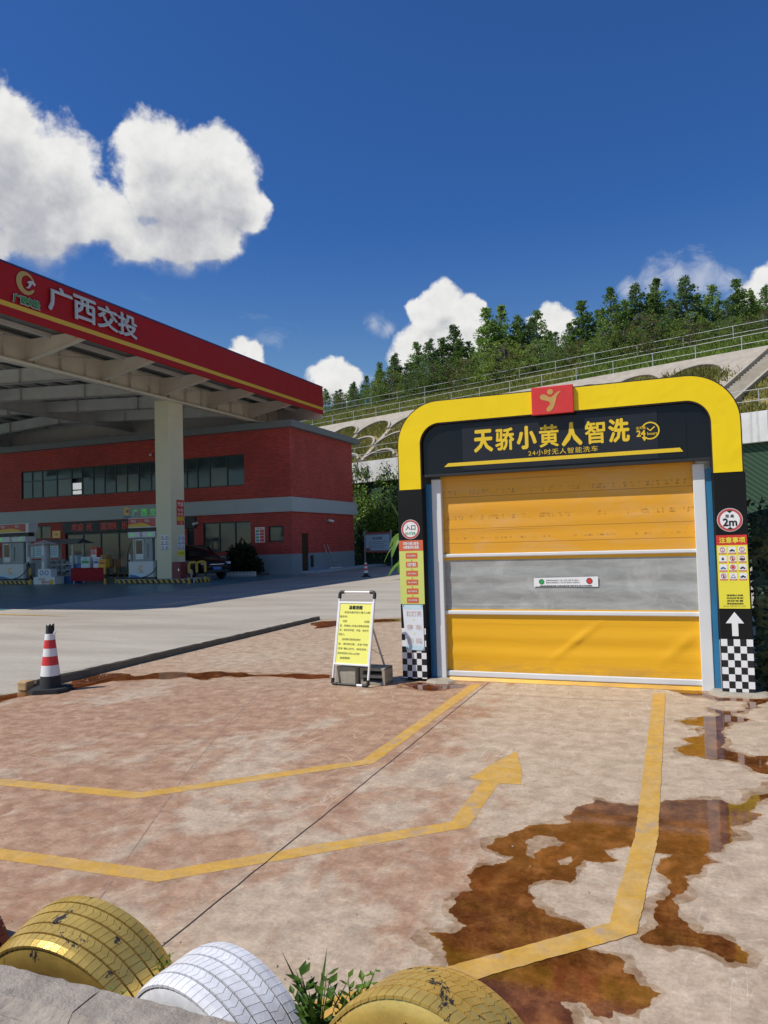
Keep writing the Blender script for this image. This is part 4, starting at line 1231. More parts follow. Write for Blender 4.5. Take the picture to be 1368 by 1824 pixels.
for px_, tx in ((140, '欢迎'), (161, '光'), (192, '国庆'), (205, '快'), (224, '乐')): S.text(tx, fx(px_, 933), 3.0, .42, M['ledred'], 2, bold=.02)
S.build('led_lettering', fas, BO)
# green lit lettering and emblem on the band
S = Sheet((0, BY - .145, 0), (1, 0, 0), (0, 0, 1), (0, -1, 0), .004)
zc_ = 3.72
lx = fx(229, 908)
S.ring(lx, zc_ + .10, .10, .24, M['gold_print'], 2, 28, 30, 330); S.ring(lx + .02, zc_ + .1, .03, .1, M['signred'], 3, 20, 200, 480)
S.text('广西交投', lx, zc_ - .26, .13, M['blue_print'], 2, bold=.03)
for i, ch in enumerate('广西交投'): S.text(ch, fx(244 + 15.5 * i, 910), zc_ - .02, .40, M['ledgreen'], 2, bold=.012)
S.build('band_lettering', bld, BO)
# door, vent and camera on the side
m_ = MB(); m_.bx(BX - .14, BX - .06, dr[0] + .02, dr[1] - .02, .12, 2.16, M['brown_door']); d_ = m_.build('door', M['brown_door'], bld, BO)
m_ = MB(); m_.bx(BX - .06, BX - .01, dr[0] + .08, dr[0] + .12, 1.05, 1.2, M['chrome']); m_.build('handle', M['chrome'], d_, BO)
m_ = MB(); m_.bx(BX - .10, BX - .06, vent[0], vent[1], vent[2], vent[3], M['frame']); m_.build('vent', M['frame'], bld, BO)
def wallcam(p, dirv, label=None):
    m_ = MB(); p = Vector(p); d = Vector(dirv)
    m_.tube([p, p + d * .25 + Vector((0, 0, -.05))], .03, M['pumpgrey'], 6); q = p + d * .25
    m_.box(q + d * .05 + Vector((0, 0, -.02)), (.14, .34, .13), M['pumpwhite'], Vector((d.x, d.y, -.25)).to_track_quat('Y', 'Z').to_matrix().to_4x4(), .02)
    return m_.build('security_camera', None, bld, BO)
wallcam((BX, BY + 4.3, 2.95), (.7, .7, 0)); wallcam((fx(355, 920), BY, 2.95), (-.3, -.9, 0)); wallcam((fx(268, 797), BY, 7.05), (.6, -.8, 0))
# low paved step along the side wall
m_ = MB(); m_.bx(BX, BX + 1.1, BY + .9, BY + BD + 5, -.003, .12, M['band'], .02); tag(m_.build('pavement', M['band'], None, (BX, BY, 0)), 'low pavement along the side of the brick building', None, None, 'structure')
# notices on the facade
def board(name, label, cat, x0, x1, z0, z1, yy, base, fill):
    t = thing(name, label, cat, ((x0 + x1) / 2, yy, z0)); o = tuple(t.location)
    m_ = MB(); m_.bx(x0, x1, yy - .03, yy, z0, z1, base, .004); m_.build('panel', base, t, o)
    s = Sheet(((x0 + x1) / 2, yy - .032, (z0 + z1) / 2), (1, 0, 0), (0, 0, 1), (0, -1, 0), .002); fill(s, (x1 - x0), (z1 - z0)); s.build('printing', t, o)
    return t
def nb(s, w, h):
    s.text('油品价格', 0, h * .4, .10, M['red_print'])
    for k in range(4):
        s.rect(-w * .42, -w * .08, h * (.24 - .2 * k) - .05, h * (.24 - .2 * k) + .05, M['blue_print'] if k % 2 else M['green_print'])
        s.rect(w * .02, w * .44, h * (.24 - .2 * k) - .07, h * (.24 - .2 * k) + .07, M['ledred'])
board('price_board', 'white price board with red and blue rows on the brick wall', 'notice', fx(455, 955), fx(472, 955), 1.75, 2.58, BY - .002, M['white_print'], nb)
board('brass_plaque', 'small brass plaque beside the shop entrance', 'plaque', fx(94, 945), fx(108, 945), 2.4, 2.85, BY - .002, M['gold_print'], lambda s, w, h: s.text('加油站', 0, 0, .1, M['dark_print']))
def longb(s, w, h):
    for k in range(3):
        s.rect(-w * .48 + w * .33 * k, -w * .48 + w * .33 * k + w * .29, -h * .4, h * .4, M['lightblue'], 1)
        for j in range(5): s.line(-w * .45 + w * .33 * k, h * (.28 - .13 * j), -w * .26 + w * .33 * k, h * (.28 - .13 * j), .03, M['blue_print'], 2)
board('notice_board', 'long pale notice board with three sheets left of the entrance', 'notice', fx(37, 970), fx(110, 970), 1.15, 2.0, BY - .002, M['pumpgrey'], longb)

# potted bed in front of the shop window
def leafball(cen, rad, n, mtl, size, seed=1):
    g = np.random.default_rng(seed); d = g.normal(size=(n, 3)); d /= np.linalg.norm(d, axis=1)[:, None]
    r = g.uniform(.35, 1.05, n)[:, None] ** .6
    lump = 1 + .22 * np.sin(d[:, :1] * 7 + 1) * np.cos(d[:, 1:2] * 6)
    P = np.array(cen) + d * r * lump * np.array(rad)
    P[:, 2] = np.maximum(P[:, 2], .03)
    a = g.normal(size=(n, 3)); a /= np.linalg.norm(a, axis=1)[:, None]; b = np.cross(a, g.normal(size=(n, 3))); b /= np.linalg.norm(b, axis=1)[:, None]
    s = size * g.uniform(.6, 1.3, n)[:, None]
    return P, a * s, b * s * .45
bx0, bx1 = atY(402, 1000, 33.9).x, atY(467, 1000, 33.9).x
bed = thing('flower_bed', 'dark shrub in a bed edged by a little white picket fence', 'flower bed', ((bx0 + bx1) / 2, 33.9, 0)); o_ = tuple(bed.location)
P, a, b = leafball((-.2, .1, .8), (.85, .6, .95), 2600, M['leaf_dark'], .11, 5); P2, a2, b2 = leafball((.55, 0, .45), (.55, .5, .5), 1000, M['leaf_dark'], .10, 6)
obj_from('foliage', cards('foliage', np.concatenate([P, P2]), np.concatenate([a, a2]), np.concatenate([b, b2]), M['leaf_dark']), bed)
m_ = MB(); m_.bx(bx0, bx1, 33.35, 34.6, 0, .10, M['soil']); m_.build('soil', M['soil'], bed, o_)
pk = None
for k in range(26):
    x = bx0 + (bx1 - bx0) * (k + .5) / 26
    if pk is None:
        m_ = MB(); m_.prism([(-.025, 0), (.025, 0), (.025, .22), (0, .27), (-.025, .22)], 'y', -.008, .008, M['white_print']); q = m_.build('picket', M['white_print'], bed); pk = q.data
    else: q = obj_from('picket', pk, bed)
    q.location = (x - o_[0], 33.3 - o_[1], 0)
m_ = MB(); m_.bx(bx0, bx1, 33.28, 33.292, .08, .12, M['white_print']); m_.build('fence_rail', M['white_print'], bed, o_)

# folding stands leaning by the side wall
for k, dy in enumerate((4.3, 4.75, 5.3)):
    p = Vector((BX + .32, BY + dy, .12)); t = thing('floor_mop', ['floor mop nearest the brown door', 'middle floor mop against the plinth', 'floor mop farthest from the brown door, leaning over'][k], 'mop', p, 0, 'mops by the side wall'); o = tuple(p)
    m_ = MB(); top = p + Vector((-.25, -.55 if k < 2 else -.8, 1.42 if k < 2 else 1.0)); m_.tube([p + Vector((0, 0, .03)), top], .022, M['alu'], 6); m_.build('handle', M['alu'], t, o)
    m_ = MB(); m_.box(p + Vector((0, 0, .03)), (.16, .55, .05), M['white_print'], None, .01); m_.build('mop_head', M['white_print'], t, o)

# ------------------------------------------------------------------ canopy
pb = atZ(306, 1031, .2); PX1, PY0 = pb.x, pb.y
PX0 = atY(279.5, 1031, PY0).x; PY1 = atX(331, 1030, PX1).y
XF = -18.4; XB = (PX0 + PX1) / 2; ZB = 8.32; CY0, CY1, CXL = 11.5, 38.2, -52.0
can = thing('station_canopy', 'red fronted filling station canopy with exposed cream steel beams', 'canopy', (XB, PY0, 0)); CO = tuple(can.location)
can.rotation_euler = (math.radians(.55), 0, 0)
zt = lambda zz: zz
# fascia
ft, fb_ = 10.46, 8.86
m_ = MB(); m_.bx(XF - .10, XF, CY0, CY1, fb_, ft, M['canopy_red'], .05); fs_ = m_.build('fascia', M['canopy_red'], can, CO)
m_ = MB(); m_.bx(CXL, XF - .1, CY0, CY0 + .1, fb_, ft, M['canopy_red']); m_.build('fascia', M['canopy_red'], can, CO)
m_ = MB(); m_.bx(CXL, XF - .1, CY1 - .1, CY1, fb_ - .22, ft, M['beamgrey']); m_.build('fascia', M['beamgrey'], can, CO)
m_ = MB(); m_.bx(XF - .02, XF + .006, CY0 + .05, CY1 - .06, fb_ + .25, fb_ + .40, M['canopy_yellow']); m_.build('yellow_stripe', M['canopy_yellow'], fs_, CO)
m_ = MB(); m_.bx(XF - .2, XF + .012, CY0, CY1, ft - .035, ft + .02, M['navy']); m_.build('edge_trim', M['navy'], fs_, CO)
# emblem and channel letters
def fy(px_, py_): return atX(px_, py_, XF).y
zmid = (fb_ + .40 + ft) / 2
S = Sheet((XF, 0, zmid), (0, 1, 0), (0, 0, 1), (1, 0, 0), .05)
LY = [fy(108, 532), fy(151, 549), fy(192, 565), fy(227, 581)]
for ch, y in zip('广西交投', LY): S.text(ch, y, -.02, .80, M['letterwhite'], 1.2, bold=.035, width=.98)
S.build('channel_letters', fs_, CO)
S = Sheet((XF, 0, zmid), (0, 1, 0), (0, 0, 1), (1, 0, 0), .03)
ly = fy(49, 507)
outer = [(ly + .36 * math.cos(t), .16 + .36 * math.sin(t)) for t in [math.radians(20 + 320 * k / 40) for k in range(41)]]
inner = [(ly + .06 + .22 * math.cos(t), .17 + .24 * math.sin(t)) for t in [math.radians(320 - 285 * k / 30) for k in range(31)]]
S.poly(outer + inner, M['gold_print'], 1)
S.poly([(ly + .36, .22), (ly + .26, .30), (ly + .12, .26), (ly + .02, .20), (ly + .10, .16), (ly + .06, .06), (ly - .04, .0), (ly + .10, .02), (ly + .18, .12), (ly + .22, .20), (ly + .32, .14)], M['letterwhite'], 2)
S.text('广西交投', ly, -.42, .26, M['green_print'], 2, bold=.02, width=1.0); S.text('广西交投', ly, -.42, .28, M['letterwhite'], 1.4, bold=.07, width=1.02)
S.build('emblem', fs_, CO)
# edge beam on the pillars, its drain pipe, brackets, rafters, purlins and deck
def ibeam_y(mb, x, y0, y1, z0, z1, fw, mtl):
    mb.bx(x - .015, x + .015, y0, y1, z0 + .02, z1 - .02, mtl); mb.bx(x - fw / 2, x + fw / 2, y0, y1, z0, z0 + .025, mtl); mb.bx(x - fw / 2, x + fw / 2, y0, y1, z1 - .025, z1, mtl)
m_ = MB(); ibeam_y(m_, XB + .25, CY0 + .15, CY1 - .15, ZB, ZB + .95, .34, M['beamcream'])
y = CY0 + 1
while y < CY1: m_.bx(XB + .08, XB + .42, y - .01, y + .01, ZB + .03, ZB + .92, M['beamcream']); y += 1.28
m_.build('edge_beam', M['beamcream'], can, CO)
m_ = MB(); m_.tube([(XB + .47, CY0 + .2, ZB + .03), (XB + .47, CY1 - .3, ZB + .03)], .075, M['pvc'], 10)
y = CY0 + 1.2
while y < CY1: m_.tube([(XB + .47, y - .06, ZB + .03), (XB + .47, y + .06, ZB + .03)], .092, M['pvc'], 10); y += 2.1
m_.build('drain_pipe', M['pvc'], can, CO)
def roofz(x): return 9.42 + .055 * min(13.0, max(-3.0, XB - x)) - .055 * max(0, XB - x - 13)
BRY = [12.6 + 3.72 * k + 3.6 for k in range(-1, 6)]
for y in BRY:
    m_ = MB()
    xa, xb = XB + .26, XF - .12
    m_.prism([(xa, ZB + .12), (xb, fb_ + .12), (xb, ZB + .93), (xa, ZB + .93)], 'y', y - .012, y + .012, M['beamcream'])
    dz = (fb_ + .12) - (ZB + .12)
    for yy in (0,):
        ang = math.atan2(dz, xb - xa); L = math.hypot(xb - xa, dz)
        m_.box(((xa + xb) / 2, y, (ZB + fb_) / 2 + .12), (L, .22, .025), M['beamcream'], Matrix.Rotation(-ang, 4, 'Y'))
    m_.box((xb - .45, y, (fb_ + ZB + 1.05) / 2), (.02, .18, ZB + .93 - fb_ - .16), M['beamcream'])
    m_.build('bracket', M['beamcream'], can, CO)
    m_ = MB()
    xs = [XB + .2, XB - 4, XB - 8, XB - 13, XB - 17, XB - 21, CXL + .3]
    for i in range(len(xs) - 1):
        a, b = xs[i], xs[i + 1]; za, zb = roofz(a) - .22, roofz(b) - .22
        dpt = .62
        m_.add([(a, y, za), (b, y, zb), (b, y, zb - dpt), (a, y, za - dpt)], [(0, 1, 2, 3)], M['beamgrey'])
        for zo in (0, -dpt):
            m_.add([(a, y - .13, za + zo), (b, y - .13, zb + zo), (b, y + .13, zb + zo), (a, y + .13, za + zo)], [(0, 1, 2, 3)], M['beamgrey'])
        m_.add([(a, y - .12, za), (a, y + .12, za), (a, y + .12, za - dpt), (a, y - .12, za - dpt)], [(0, 1, 2, 3)], M['beamgrey'])
    m_.build('rafter', M['beamgrey'], can, CO, fix=False)
for x in (XB - 10.2, XB - 20.5):
    m_ = MB(); ibeam_y(m_, x, CY0 + .15, CY1 - .15, roofz(x) - 1.05, roofz(x) - .22, .28, M['beamgrey']); m_.build('ridge_beam', M['beamgrey'], can, CO)
pm_ = MB(); x = XF - .5
while x > CXL + 1:
    pm_.bx(x - .04, x + .04, CY0 + .15, CY1 - .15, roofz(x) - .19, roofz(x) - .02, M['beamgrey']); x -= 1.25
pm_.build('purlin', M['beamgrey'], can, CO)
for y in [b_ + 1.86 for b_ in BRY[:-1]]:      # slim bracing rods below the deck
    m_ = MB()
    for x in (XB + 1.2, XB - 2, XB - 6, XB - 11, XB - 15): m_.tube([(x, y - 1.7, roofz(x) - .75), (x - .9, y + 1.6, roofz(x - .9) - .1)], .022, M['beamgrey'], 5)
    m_.build('bracing', M['beamgrey'], can, CO)
m_ = MB(); xs = np.arange(CXL, XF - .12, .25); vs = []; 
for i, x in enumerate(xs):
    z = roofz(x) + (.045 if i % 2 else 0)
    vs += [(x, CY0 + .1, z), (x, CY1 - .1, z)]
m_.add(vs, [(2 * i, 2 * i + 2, 2 * i + 3, 2 * i + 1) for i in range(len(xs) - 1)], M['deck']); m_.build('roof_deck', M['deck'], can, CO, fix=False)

# pillar: its own thing with its signs
pil = thing('canopy_pillar', 'square cream canopy pillar with price and warning signs', 'pillar', (XB, (PY0 + PY1) / 2, .2)); o_ = tuple(pil.location)
m_ = MB(); m_.bx(PX0, PX1, PY0, PY1, .2, ZB + .05, M['pillar'], .03); m_.build('shaft', M['pillar'], pil, o_)
def sp(px_, py_): p = atX(px_, py_, PX1); return p.y, p.z
S = Sheet((PX1 + .004, 0, 0), (0, 1, 0), (0, 0, 1), (1, 0, 0), .003)
y0_, z1_ = sp(314, 890); y1_, z0_ = sp(328, 935)
S.rect(y0_, y1_, z0_, z1_, M['red_print']); hh = z1_ - z0_; ww = y1_ - y0_; cyy = (y0_ + y1_) / 2
S.text('汽油', cyy, z1_ - hh * .17, hh * .17, M['white_print'], 2, bold=.02); S.text('92 92', cyy, z1_ - hh * .41, hh * .10, M['white_print'], 2, bold=.02); S.text('95 95', cyy, z1_ - hh * .58, hh * .10, M['white_print'], 2, bold=.02)
S.rect(y0_ + .03, y1_ - .03, z0_ + hh * .16, z0_ + hh * .33, M['canopy_yellow'], 2); S.text('汽 油', cyy, z0_ + hh * .08, hh * .09, M['white_print'], 2)
S.build('price_sign', pil, o_)
def hazards(S, c, z1_, w, h):
    S.rect(c - w / 2, c + w / 2, z1_ - h, z1_, M['palewhite'])
    for r in range(3):
        for q in range(2):
            x = c + (q - .5) * w * .5; z = z1_ - h * (.15 + .33 * r)
            S.ring(x, z, h * .05, h * .075, M['signred'], 2, 16); S.line(x - h * .04, z - h * .04, x + h * .04, z + h * .04, h * .02, M['dark_print'], 3)
        S.text('禁止烟火 熄火加油', c, z1_ - h * (.15 + .33 * r) - h * .13, h * .055, M['dark_print'], 2, bold=.04, width=w * .92)
S = Sheet((PX1 + .004, 0, 0), (0, 1, 0), (0, 0, 1), (1, 0, 0), .003)
a_, zt_ = sp(316, 953); b_, zb_ = sp(329, 978); hazards(S, (a_ + b_) / 2, zt_, b_ - a_, zt_ - zb_); S.build('warning_sign', pil, o_)
S = Sheet((PX1 + .004, 0, 0), (0, 1, 0), (0, 0, 1), (1, 0, 0), .003)
a_, zt_ = sp(316, 981); b_, zb_ = sp(329, 990); S.rect(a_, b_, zb_, zt_, M['yellow_print']); S.text('油气回收', (a_ + b_) / 2, (zt_ + zb_) / 2, .09, M['dark_print'], 2); S.build('notice_sticker', pil, o_)
S = Sheet((0, PY0 - .004, 0), (1, 0, 0), (0, 0, 1), (0, -1, 0), .003)
p0 = atY(286, 953, PY0); p1 = atY(301, 980, PY0); hazards(S, (p0.x + p1.x) / 2, p0.z, p1.x - p0.x, p0.z - p1.z); S.build('warning_sign', pil, o_)

# pump islands with hazard stripes
def island(label, x0, x1, y0, y1):
    t = thing('pump_island', label, 'kerb island', ((x0 + x1) / 2, (y0 + y1) / 2, 0), 0, 'pump islands'); o = tuple(t.location)
    m_ = MB(); m_.bx(x0, x1, y0, y1, 0.003, .2, M['band'], .02); m_.build('slab', M['band'], t, o)
    def stripes(S, a, b):
        S.rect(a, b, .012, .185, M['haz_black'], 1); x = a
        while x < b - .16: S.poly([(x + .12, .02), (x + .27, .02), (x + .15, .18), (x, .18)], M['haz_yellow'], 2); x += .30
    S = Sheet((0, y0 - .002, 0), (1, 0, 0), (0, 0, 1), (0, -1, 0), .002); stripes(S, x0 + .05, x1 - .05); S.build('hazard_stripes', t, o)
    S = Sheet((x1 + .002, 0, 0), (0, 1, 0), (0, 0, 1), (1, 0, 0), .002); stripes(S, y0 + .05, y1 - .05); S.build('hazard_stripes', t, o)
IY0 = PY0 - .12; IY1 = PY1 + .15
ix0, ix1 = atY(206, 1040, IY0).x, atY(346, 1040, IY0).x
island('pump island with hazard stripes under the pillar', ix0, ix1, IY0, IY1)
jx1 = atY(57, 1040, IY0).x
island('pump island with hazard stripes at the left edge', jx1 - 5.5, jx1, IY0, IY1)

def pump(label, x0, x1, y0, group, mirror=False):
    """fuel dispenser with lower cabinet, display, twin columns, header and lit price sign"""
    w = x1 - x0; xc = (x0 + x1) / 2; y1 = y0 + .72
    t = thing('fuel_pump', label, 'fuel pump', (xc, (y0 + y1) / 2, .2), 0, group); o = tuple(t.location)
    m_ = MB(); m_.bx(x0, x1, y0, y1, .2, .28, M['blackplastic']); m_.bx(x0, x1 - .12, y0 + .02, y1 - .02, .28, 1.02, M['pumpwhite'], .03); m_.bx(x1 - .118, x1, y0 + .06, y1 - .06, .28, 1.05, M['pumpgrey'], .02); m_.build('lower_cabinet', None, t, o)
    m_ = MB(); m_.bx(x0 + .18, x1 - .26, y0 + .16, y1 - .16, 1.02, 2.08, M['pumpgrey'], .02); m_.build('display_cabinet', M['pumpgrey'], t, o)
    m_ = MB(); m_.bx(x0 + .34, x0 + .80, y0 + .10, y0 + .20, 1.10, 2.04, M['pumpwhite'], .015); s_ = m_.build('screen_panel', M['pumpwhite'], t, o)
    m_ = MB(); m_.bx(x0 + .39, x0 + .75, y0 + .09, y0 + .104, 1.36, 1.99, M['screen']); m_.build('screen', M['screen'], s_, o)
    m_ = MB(); m_.bx(x0 + .80, x0 + 1.02, y0 + .11, y0 + .22, 1.20, 1.84, M['pumpgrey'], .012); m_.build('card_reader', M['pumpgrey'], t, o)
    for xx in (x0 + .14, x1 - .14):
        m_ = MB(); m_.bx(xx - .045, xx + .045, y0 + .25, y1 - .25, 1.02, 2.12, M['pumpwhite']); m_.build('column', M['pumpwhite'], t, o)
    m_ = MB(); m_.bx(x0 - .02, x1 + .02, y0 + .02, y1 - .02, 2.10, 2.38, M['pumpwhite'], .03); h_ = m_.build('header', M['pumpwhite'], t, o)
    S = Sheet((xc, y0 + .018, 2.24), (1, 0, 0), (0, 0, 1), (0, -1, 0), .002)
    S.disc(-.36 * w, 0, .075, M['ledgreen'], 1); S.disc(.32 * w, 0, .075, M['ledgreen'], 1); S.ring(0, .03, .05, .085, M['dark_print'], 1, 20, 30, 330); S.text('广西交投', 0, -.09, .05, M['dark_print'], 1); S.build('header_marks', h_, o)
    S = Sheet((xc - .06, y0 + .018, .62), (1, 0, 0), (0, 0, 1), (0, -1, 0), .002)
    S.poly([(-.42 * w, -.33), (.38 * w, -.33), (.38 * w, -.26), (.1 * w, -.22), (-.2 * w, -.12), (-.42 * w, -.10)], M['lightblue'], 1); S.poly([(-.42 * w, -.33), (0, -.33), (-.2 * w, -.24), (-.42 * w, -.20)], M['blue_print'], 2)
    S.ring(0, .08, .07, .125, M['gold_print'], 2, 24, 20, 335); S.text('广西交投', 0, -.1, .07, M['dark_print'], 3); S.build('cabinet_marks', t, o)
    # price sign above on two short posts
    m_ = MB(); m_.bx(x0 - .05, x1 + .05, y0 + .18, y1 - .18, 2.38, 2.56, M['blackplastic']); m_.build('sign_base', M['blackplastic'], t, o)
    m_ = MB(); m_.bx(x0 + .02, x1 + .22, y0 + .02, y1 - .1, 2.56, 3.02, M['pumpwhite'], .01); g_ = m_.build('price_sign', M['pumpwhite'], t, o)
    S = Sheet((xc, y0 + .018, 2.79), (1, 0, 0), (0, 0, 1), (0, -1, 0), .002)
    a, b = x0 + .03 - xc, x1 + .05 - xc
    S.rect(a, b, -.19, .20, M['signred'], 1); S.poly([(a, -.19), (b - .2, -.19), (b - .5, -.06), (xc * 0, .0), (a + .2, -.05), (a, -.08)], M['canopy_yellow'], 2)
    S.text('92#', -.28 * w, .08, .13, M['white_print'], 3); S.text('95#', .22 * w, .08, .13, M['white_print'], 3); S.build('sign_face', g_, o)
    for s in (-1, 1):
        xx = x0 - .06 if s < 0 else x1 + .06
        m_ = MB(); m_.box((xx, y0 + .25, 1.18), (.10, .16, .34), M['pumpwhite'], None, .02); m_.box((xx, y0 + .18, .98), (.06, .10, .26), M['blackplastic'], None, .02); m_.build('nozzle', None, t, o)
        m_ = MB(); m_.tube([(xx, y0 + .2, .9), (xx - .1 * s, y0 - .02, .55), (xx - .45 * s, y0 - .06, .34), (xx - .75 * s, y0 - .04, .28)] if s > 0 else [(xx, y0 + .3, 1.9), (xx - .06, y0 + .12, 1.4), (xx - .05, y0 + .1, .8), (xx + .05, y0 + .1, .4)], .018, M['rubber'], 6); m_.build('hose', M['rubber'], t, o)
    return t
pump('white fuel pump beside the pillar with a red price sign on top', atY(228, 1030, IY0 + .1).x, atY(276, 1030, IY0 + .1).x, IY0 + .12, 'fuel pumps')
pump('white fuel pump cut by the left edge with hoses hanging', atY(-6, 1030, IY0 + .1).x, atY(44, 1030, IY0 + .1).x, IY0 + .12, 'fuel pumps')

def bollard(label, x, y, hoop=False, dx=0.0):
    t = thing('guard_bollard', label, 'bollard', (x, y, 0), 0, 'yellow and black guard posts'); o = (x, y, 0)
    def post(xx, lean=None):
        m_ = MB(); m_.tube([(xx, y, 0), (xx, y, .26)], .057, M['haz_yellow'], 10); m_.tube([(xx, y, .26), (xx, y, .46)], .0572, M['haz_black'], 10, False); m_.tube([(xx, y, .46), (xx, y, .80)], .057, M['haz_yellow'], 10); m_.build('post', None, t, o)
    post(x)
    if hoop:
        m_ = MB(); pts = [(x, y, .80), (x + dx * .12, y + .02, .90), (x + dx * .5, y + .05, .93), (x + dx, y + .1, .93)]; m_.tube(pts, .057, M['haz_yellow'], 10); m_.build('top_rail', M['haz_yellow'], t, o)
bx_ = lambda p, y: atY(p, 1040, y).x
bollard('yellow and black guard post between the left pump and the white stall', bx_(56, IY0), IY0 - .05)
bollard('yellow and black guard post in front of the red table', bx_(190, IY0), IY0 - .1)
bollard('yellow and black post behind the red table by the pump', bx_(205, IY0 + .9), IY0 + .9)
for k, (pp, dd) in enumerate(((337, .28), (351, .26), (366, -.24))):
    yy = [IY0 - .15, IY0 + .35, IY0 + .85][k]
    bollard('bent yellow and black hoop post right of the pillar, %s from it' % ['nearest', 'second', 'farthest'][k], bx_(pp, yy), yy, True, dd)
# red fire cabinet at the pillar foot
fx0, fx1 = atY(322, 1030, IY0 + .3).x, atY(335, 1030, IY0 + .3).x
t = thing('fire_box', 'dark red extinguisher box at the foot of the pillar', 'box', (fx1 - .15, IY0 + .3, .2)); o = tuple(t.location)
m_ = MB(); m_.bx(PX1 + .03, PX1 + .5, IY0 + .12, IY0 + .55, .2, .95, M['darkred'], .02); m_.build('cabinet', M['darkred'], t, o)
m_ = MB(); m_.bx(PX1 + .08, PX1 + .45, IY0 + .11, IY0 + .12, .26, .88, M['darkred'], .004); m_.bx(PX1 + .38, PX1 + .42, IY0 + .09, IY0 + .11, .55, .65, M['chrome']); m_.build('door', None, t, o)

# goods set out between the pumps
def carton(label, p0, p1, z0, z1, y0, y1, mtl, fill=None, group=None, name='carton'):
    x0, x1 = atY(p0, 1000, y0).x, atY(p1, 1000, y0).x
    t = thing(name, label, 'box', ((x0 + x1) / 2, (y0 + y1) / 2, z0), 0, group); o = tuple(t.location)
    m_ = MB(); m_.bx(x0, x1, y0, y1, z0, z1, mtl, .008); m_.build('body', mtl, t, o)
    if fill:
        S = Sheet(((x0 + x1) / 2, y0 - .002, (z0 + z1) / 2), (1, 0, 0), (0, 0, 1), (0, -1, 0), .002); fill(S, x1 - x0, z1 - z0); S.build('printing', t, o)
    return x0, x1
GY = IY0 + .1
# white stall: promo box, post, little roof
def promo(S, w, h):
    S.text('加油优惠', -.1 * w, .18 * h, .10, M['dark_print'], 1); S.text('满200元', .08 * w, -.2 * h, .14, M['orange_print'], 1, bold=.03); S.disc(.36 * w, -.2 * h, .13, M['canopy_yellow'], 1)
carton('white promotion box under the little roofed post', 59, 97, 0, .36, GY - .1, GY + .5, M['white_print'], promo)
carton('white box with blue print stacked on the promotion box', 67, 90, .362, .74, GY, GY + .4, M['palewhite'], lambda S, w, h: (S.ring(-.2 * w, 0, .08, .12, M['blue_print'], 1, 20), S.ring(.2 * w, 0, .08, .12, M['blue_print'], 1, 20), S.text('水', 0, 0, .12, M['blue_print'], 2)))
sx = atY(79, 1000, GY + .6).x
t = thing('roofed_post', 'white square post with a small pointed roof among the goods', 'display stand', (sx, GY + .6, 0)); o = tuple(t.location)
m_ = MB(); m_.bx(sx - .09, sx + .09, GY + .51, GY + .69, 0, 1.95, M['white_print']); m_.build('post', M['white_print'], t, o)
m_ = MB(); m_.add([(sx - .48, GY + .1, 1.95), (sx + .48, GY + .1, 1.95), (sx + .48, GY + 1.1, 1.95), (sx - .48, GY + 1.1, 1.95), (sx, GY + .6, 2.17)], [(0, 1, 4), (1, 2, 4), (2, 3, 4), (3, 0, 4), (0, 3, 2, 1)], M['white_print']); m_.build('roof', M['white_print'], t, o)
S = Sheet((sx, GY + .508, 1.2), (1, 0, 0), (0, 0, 1), (0, -1, 0), .002); S.text('特\n惠', 0, .05, .32, M['blue_print'], 1); S.build('printing', t, o)
# grey roofed rack of dark caps
r0, r1 = atY(86, 1000, GY + 1.2).x, atY(131, 1000, GY + 1.2).x
t = thing('goods_rack', 'grey roofed rack stacked with rows of dark domed goods', 'rack', ((r0 + r1) / 2, GY + 1.2, 0)); o = tuple(t.location)
for xx in (r0 + .05, r1 - .05):
    for yy in (GY + 1.2, GY + 1.9):
        m_ = MB(); m_.bx(xx - .04, xx + .04, yy - .04, yy + .04, 0, 1.98, M['beamgrey']); m_.build('upright', M['beamgrey'], t, o)
m_ = MB(); m_.add([(r0 - .3, GY + .9, 1.95), (r1 + .5, GY + .9, 1.95), (r1 + .2, GY + 1.6, 2.2), (r0 - .1, GY + 1.6, 2.2), (r0 - .3, GY + 2.2, 1.95), (r1 + .5, GY + 2.2, 1.95)], [(0, 1, 2, 3), (3, 2, 5, 4)], M['pumpgrey']); m_.build('roof', M['pumpgrey'], t, o)
cap = None
for k in range(3):
    m_ = MB(); m_.bx(r0, r1, GY + 1.2, GY + 1.8, .34 + .28 * k, .37 + .28 * k, M['beamgrey']); m_.build('shelf', M['beamgrey'], t, o)
    for j in range(5):
        if cap is None:
            m_ = MB(); m_.lathe([(.135, 0), (.135, .05), (.115, .12), (.07, .165), (0, .18)], M['greyplastic'], 14); q = m_.build('domed_item', M['greyplastic'], t); cap = q.data
        else: q = obj_from('domed_item', cap, t)
        q.location = (r0 + .15 + (r1 - r0 - .3) * j / 4 - o[0], GY + 1.36 - o[1], .37 + .28 * k)
carton('blue water carton on the floor under the dark goods', 98, 127, 0, .33, GY + .7, GY + 1.15, M['blue_print'], lambda S, w, h: S.text('水', 0, 0, .2, M['palewhite'], 1))
for k in range(2): carton(['blue drink pack at the bottom left of the red table', 'small blue drink pack on top of the larger one'][k], 122 + 2 * k, 143 - 6 * k, .0 + .95 * k, .94 + .42 * k, GY + 1.3, GY + 1.7, M['blue_print'] if k == 0 else M['lightblue'], lambda S, w, h: S.rect(-w * .4, w * .4, -.06, .06, M['lightblue']))
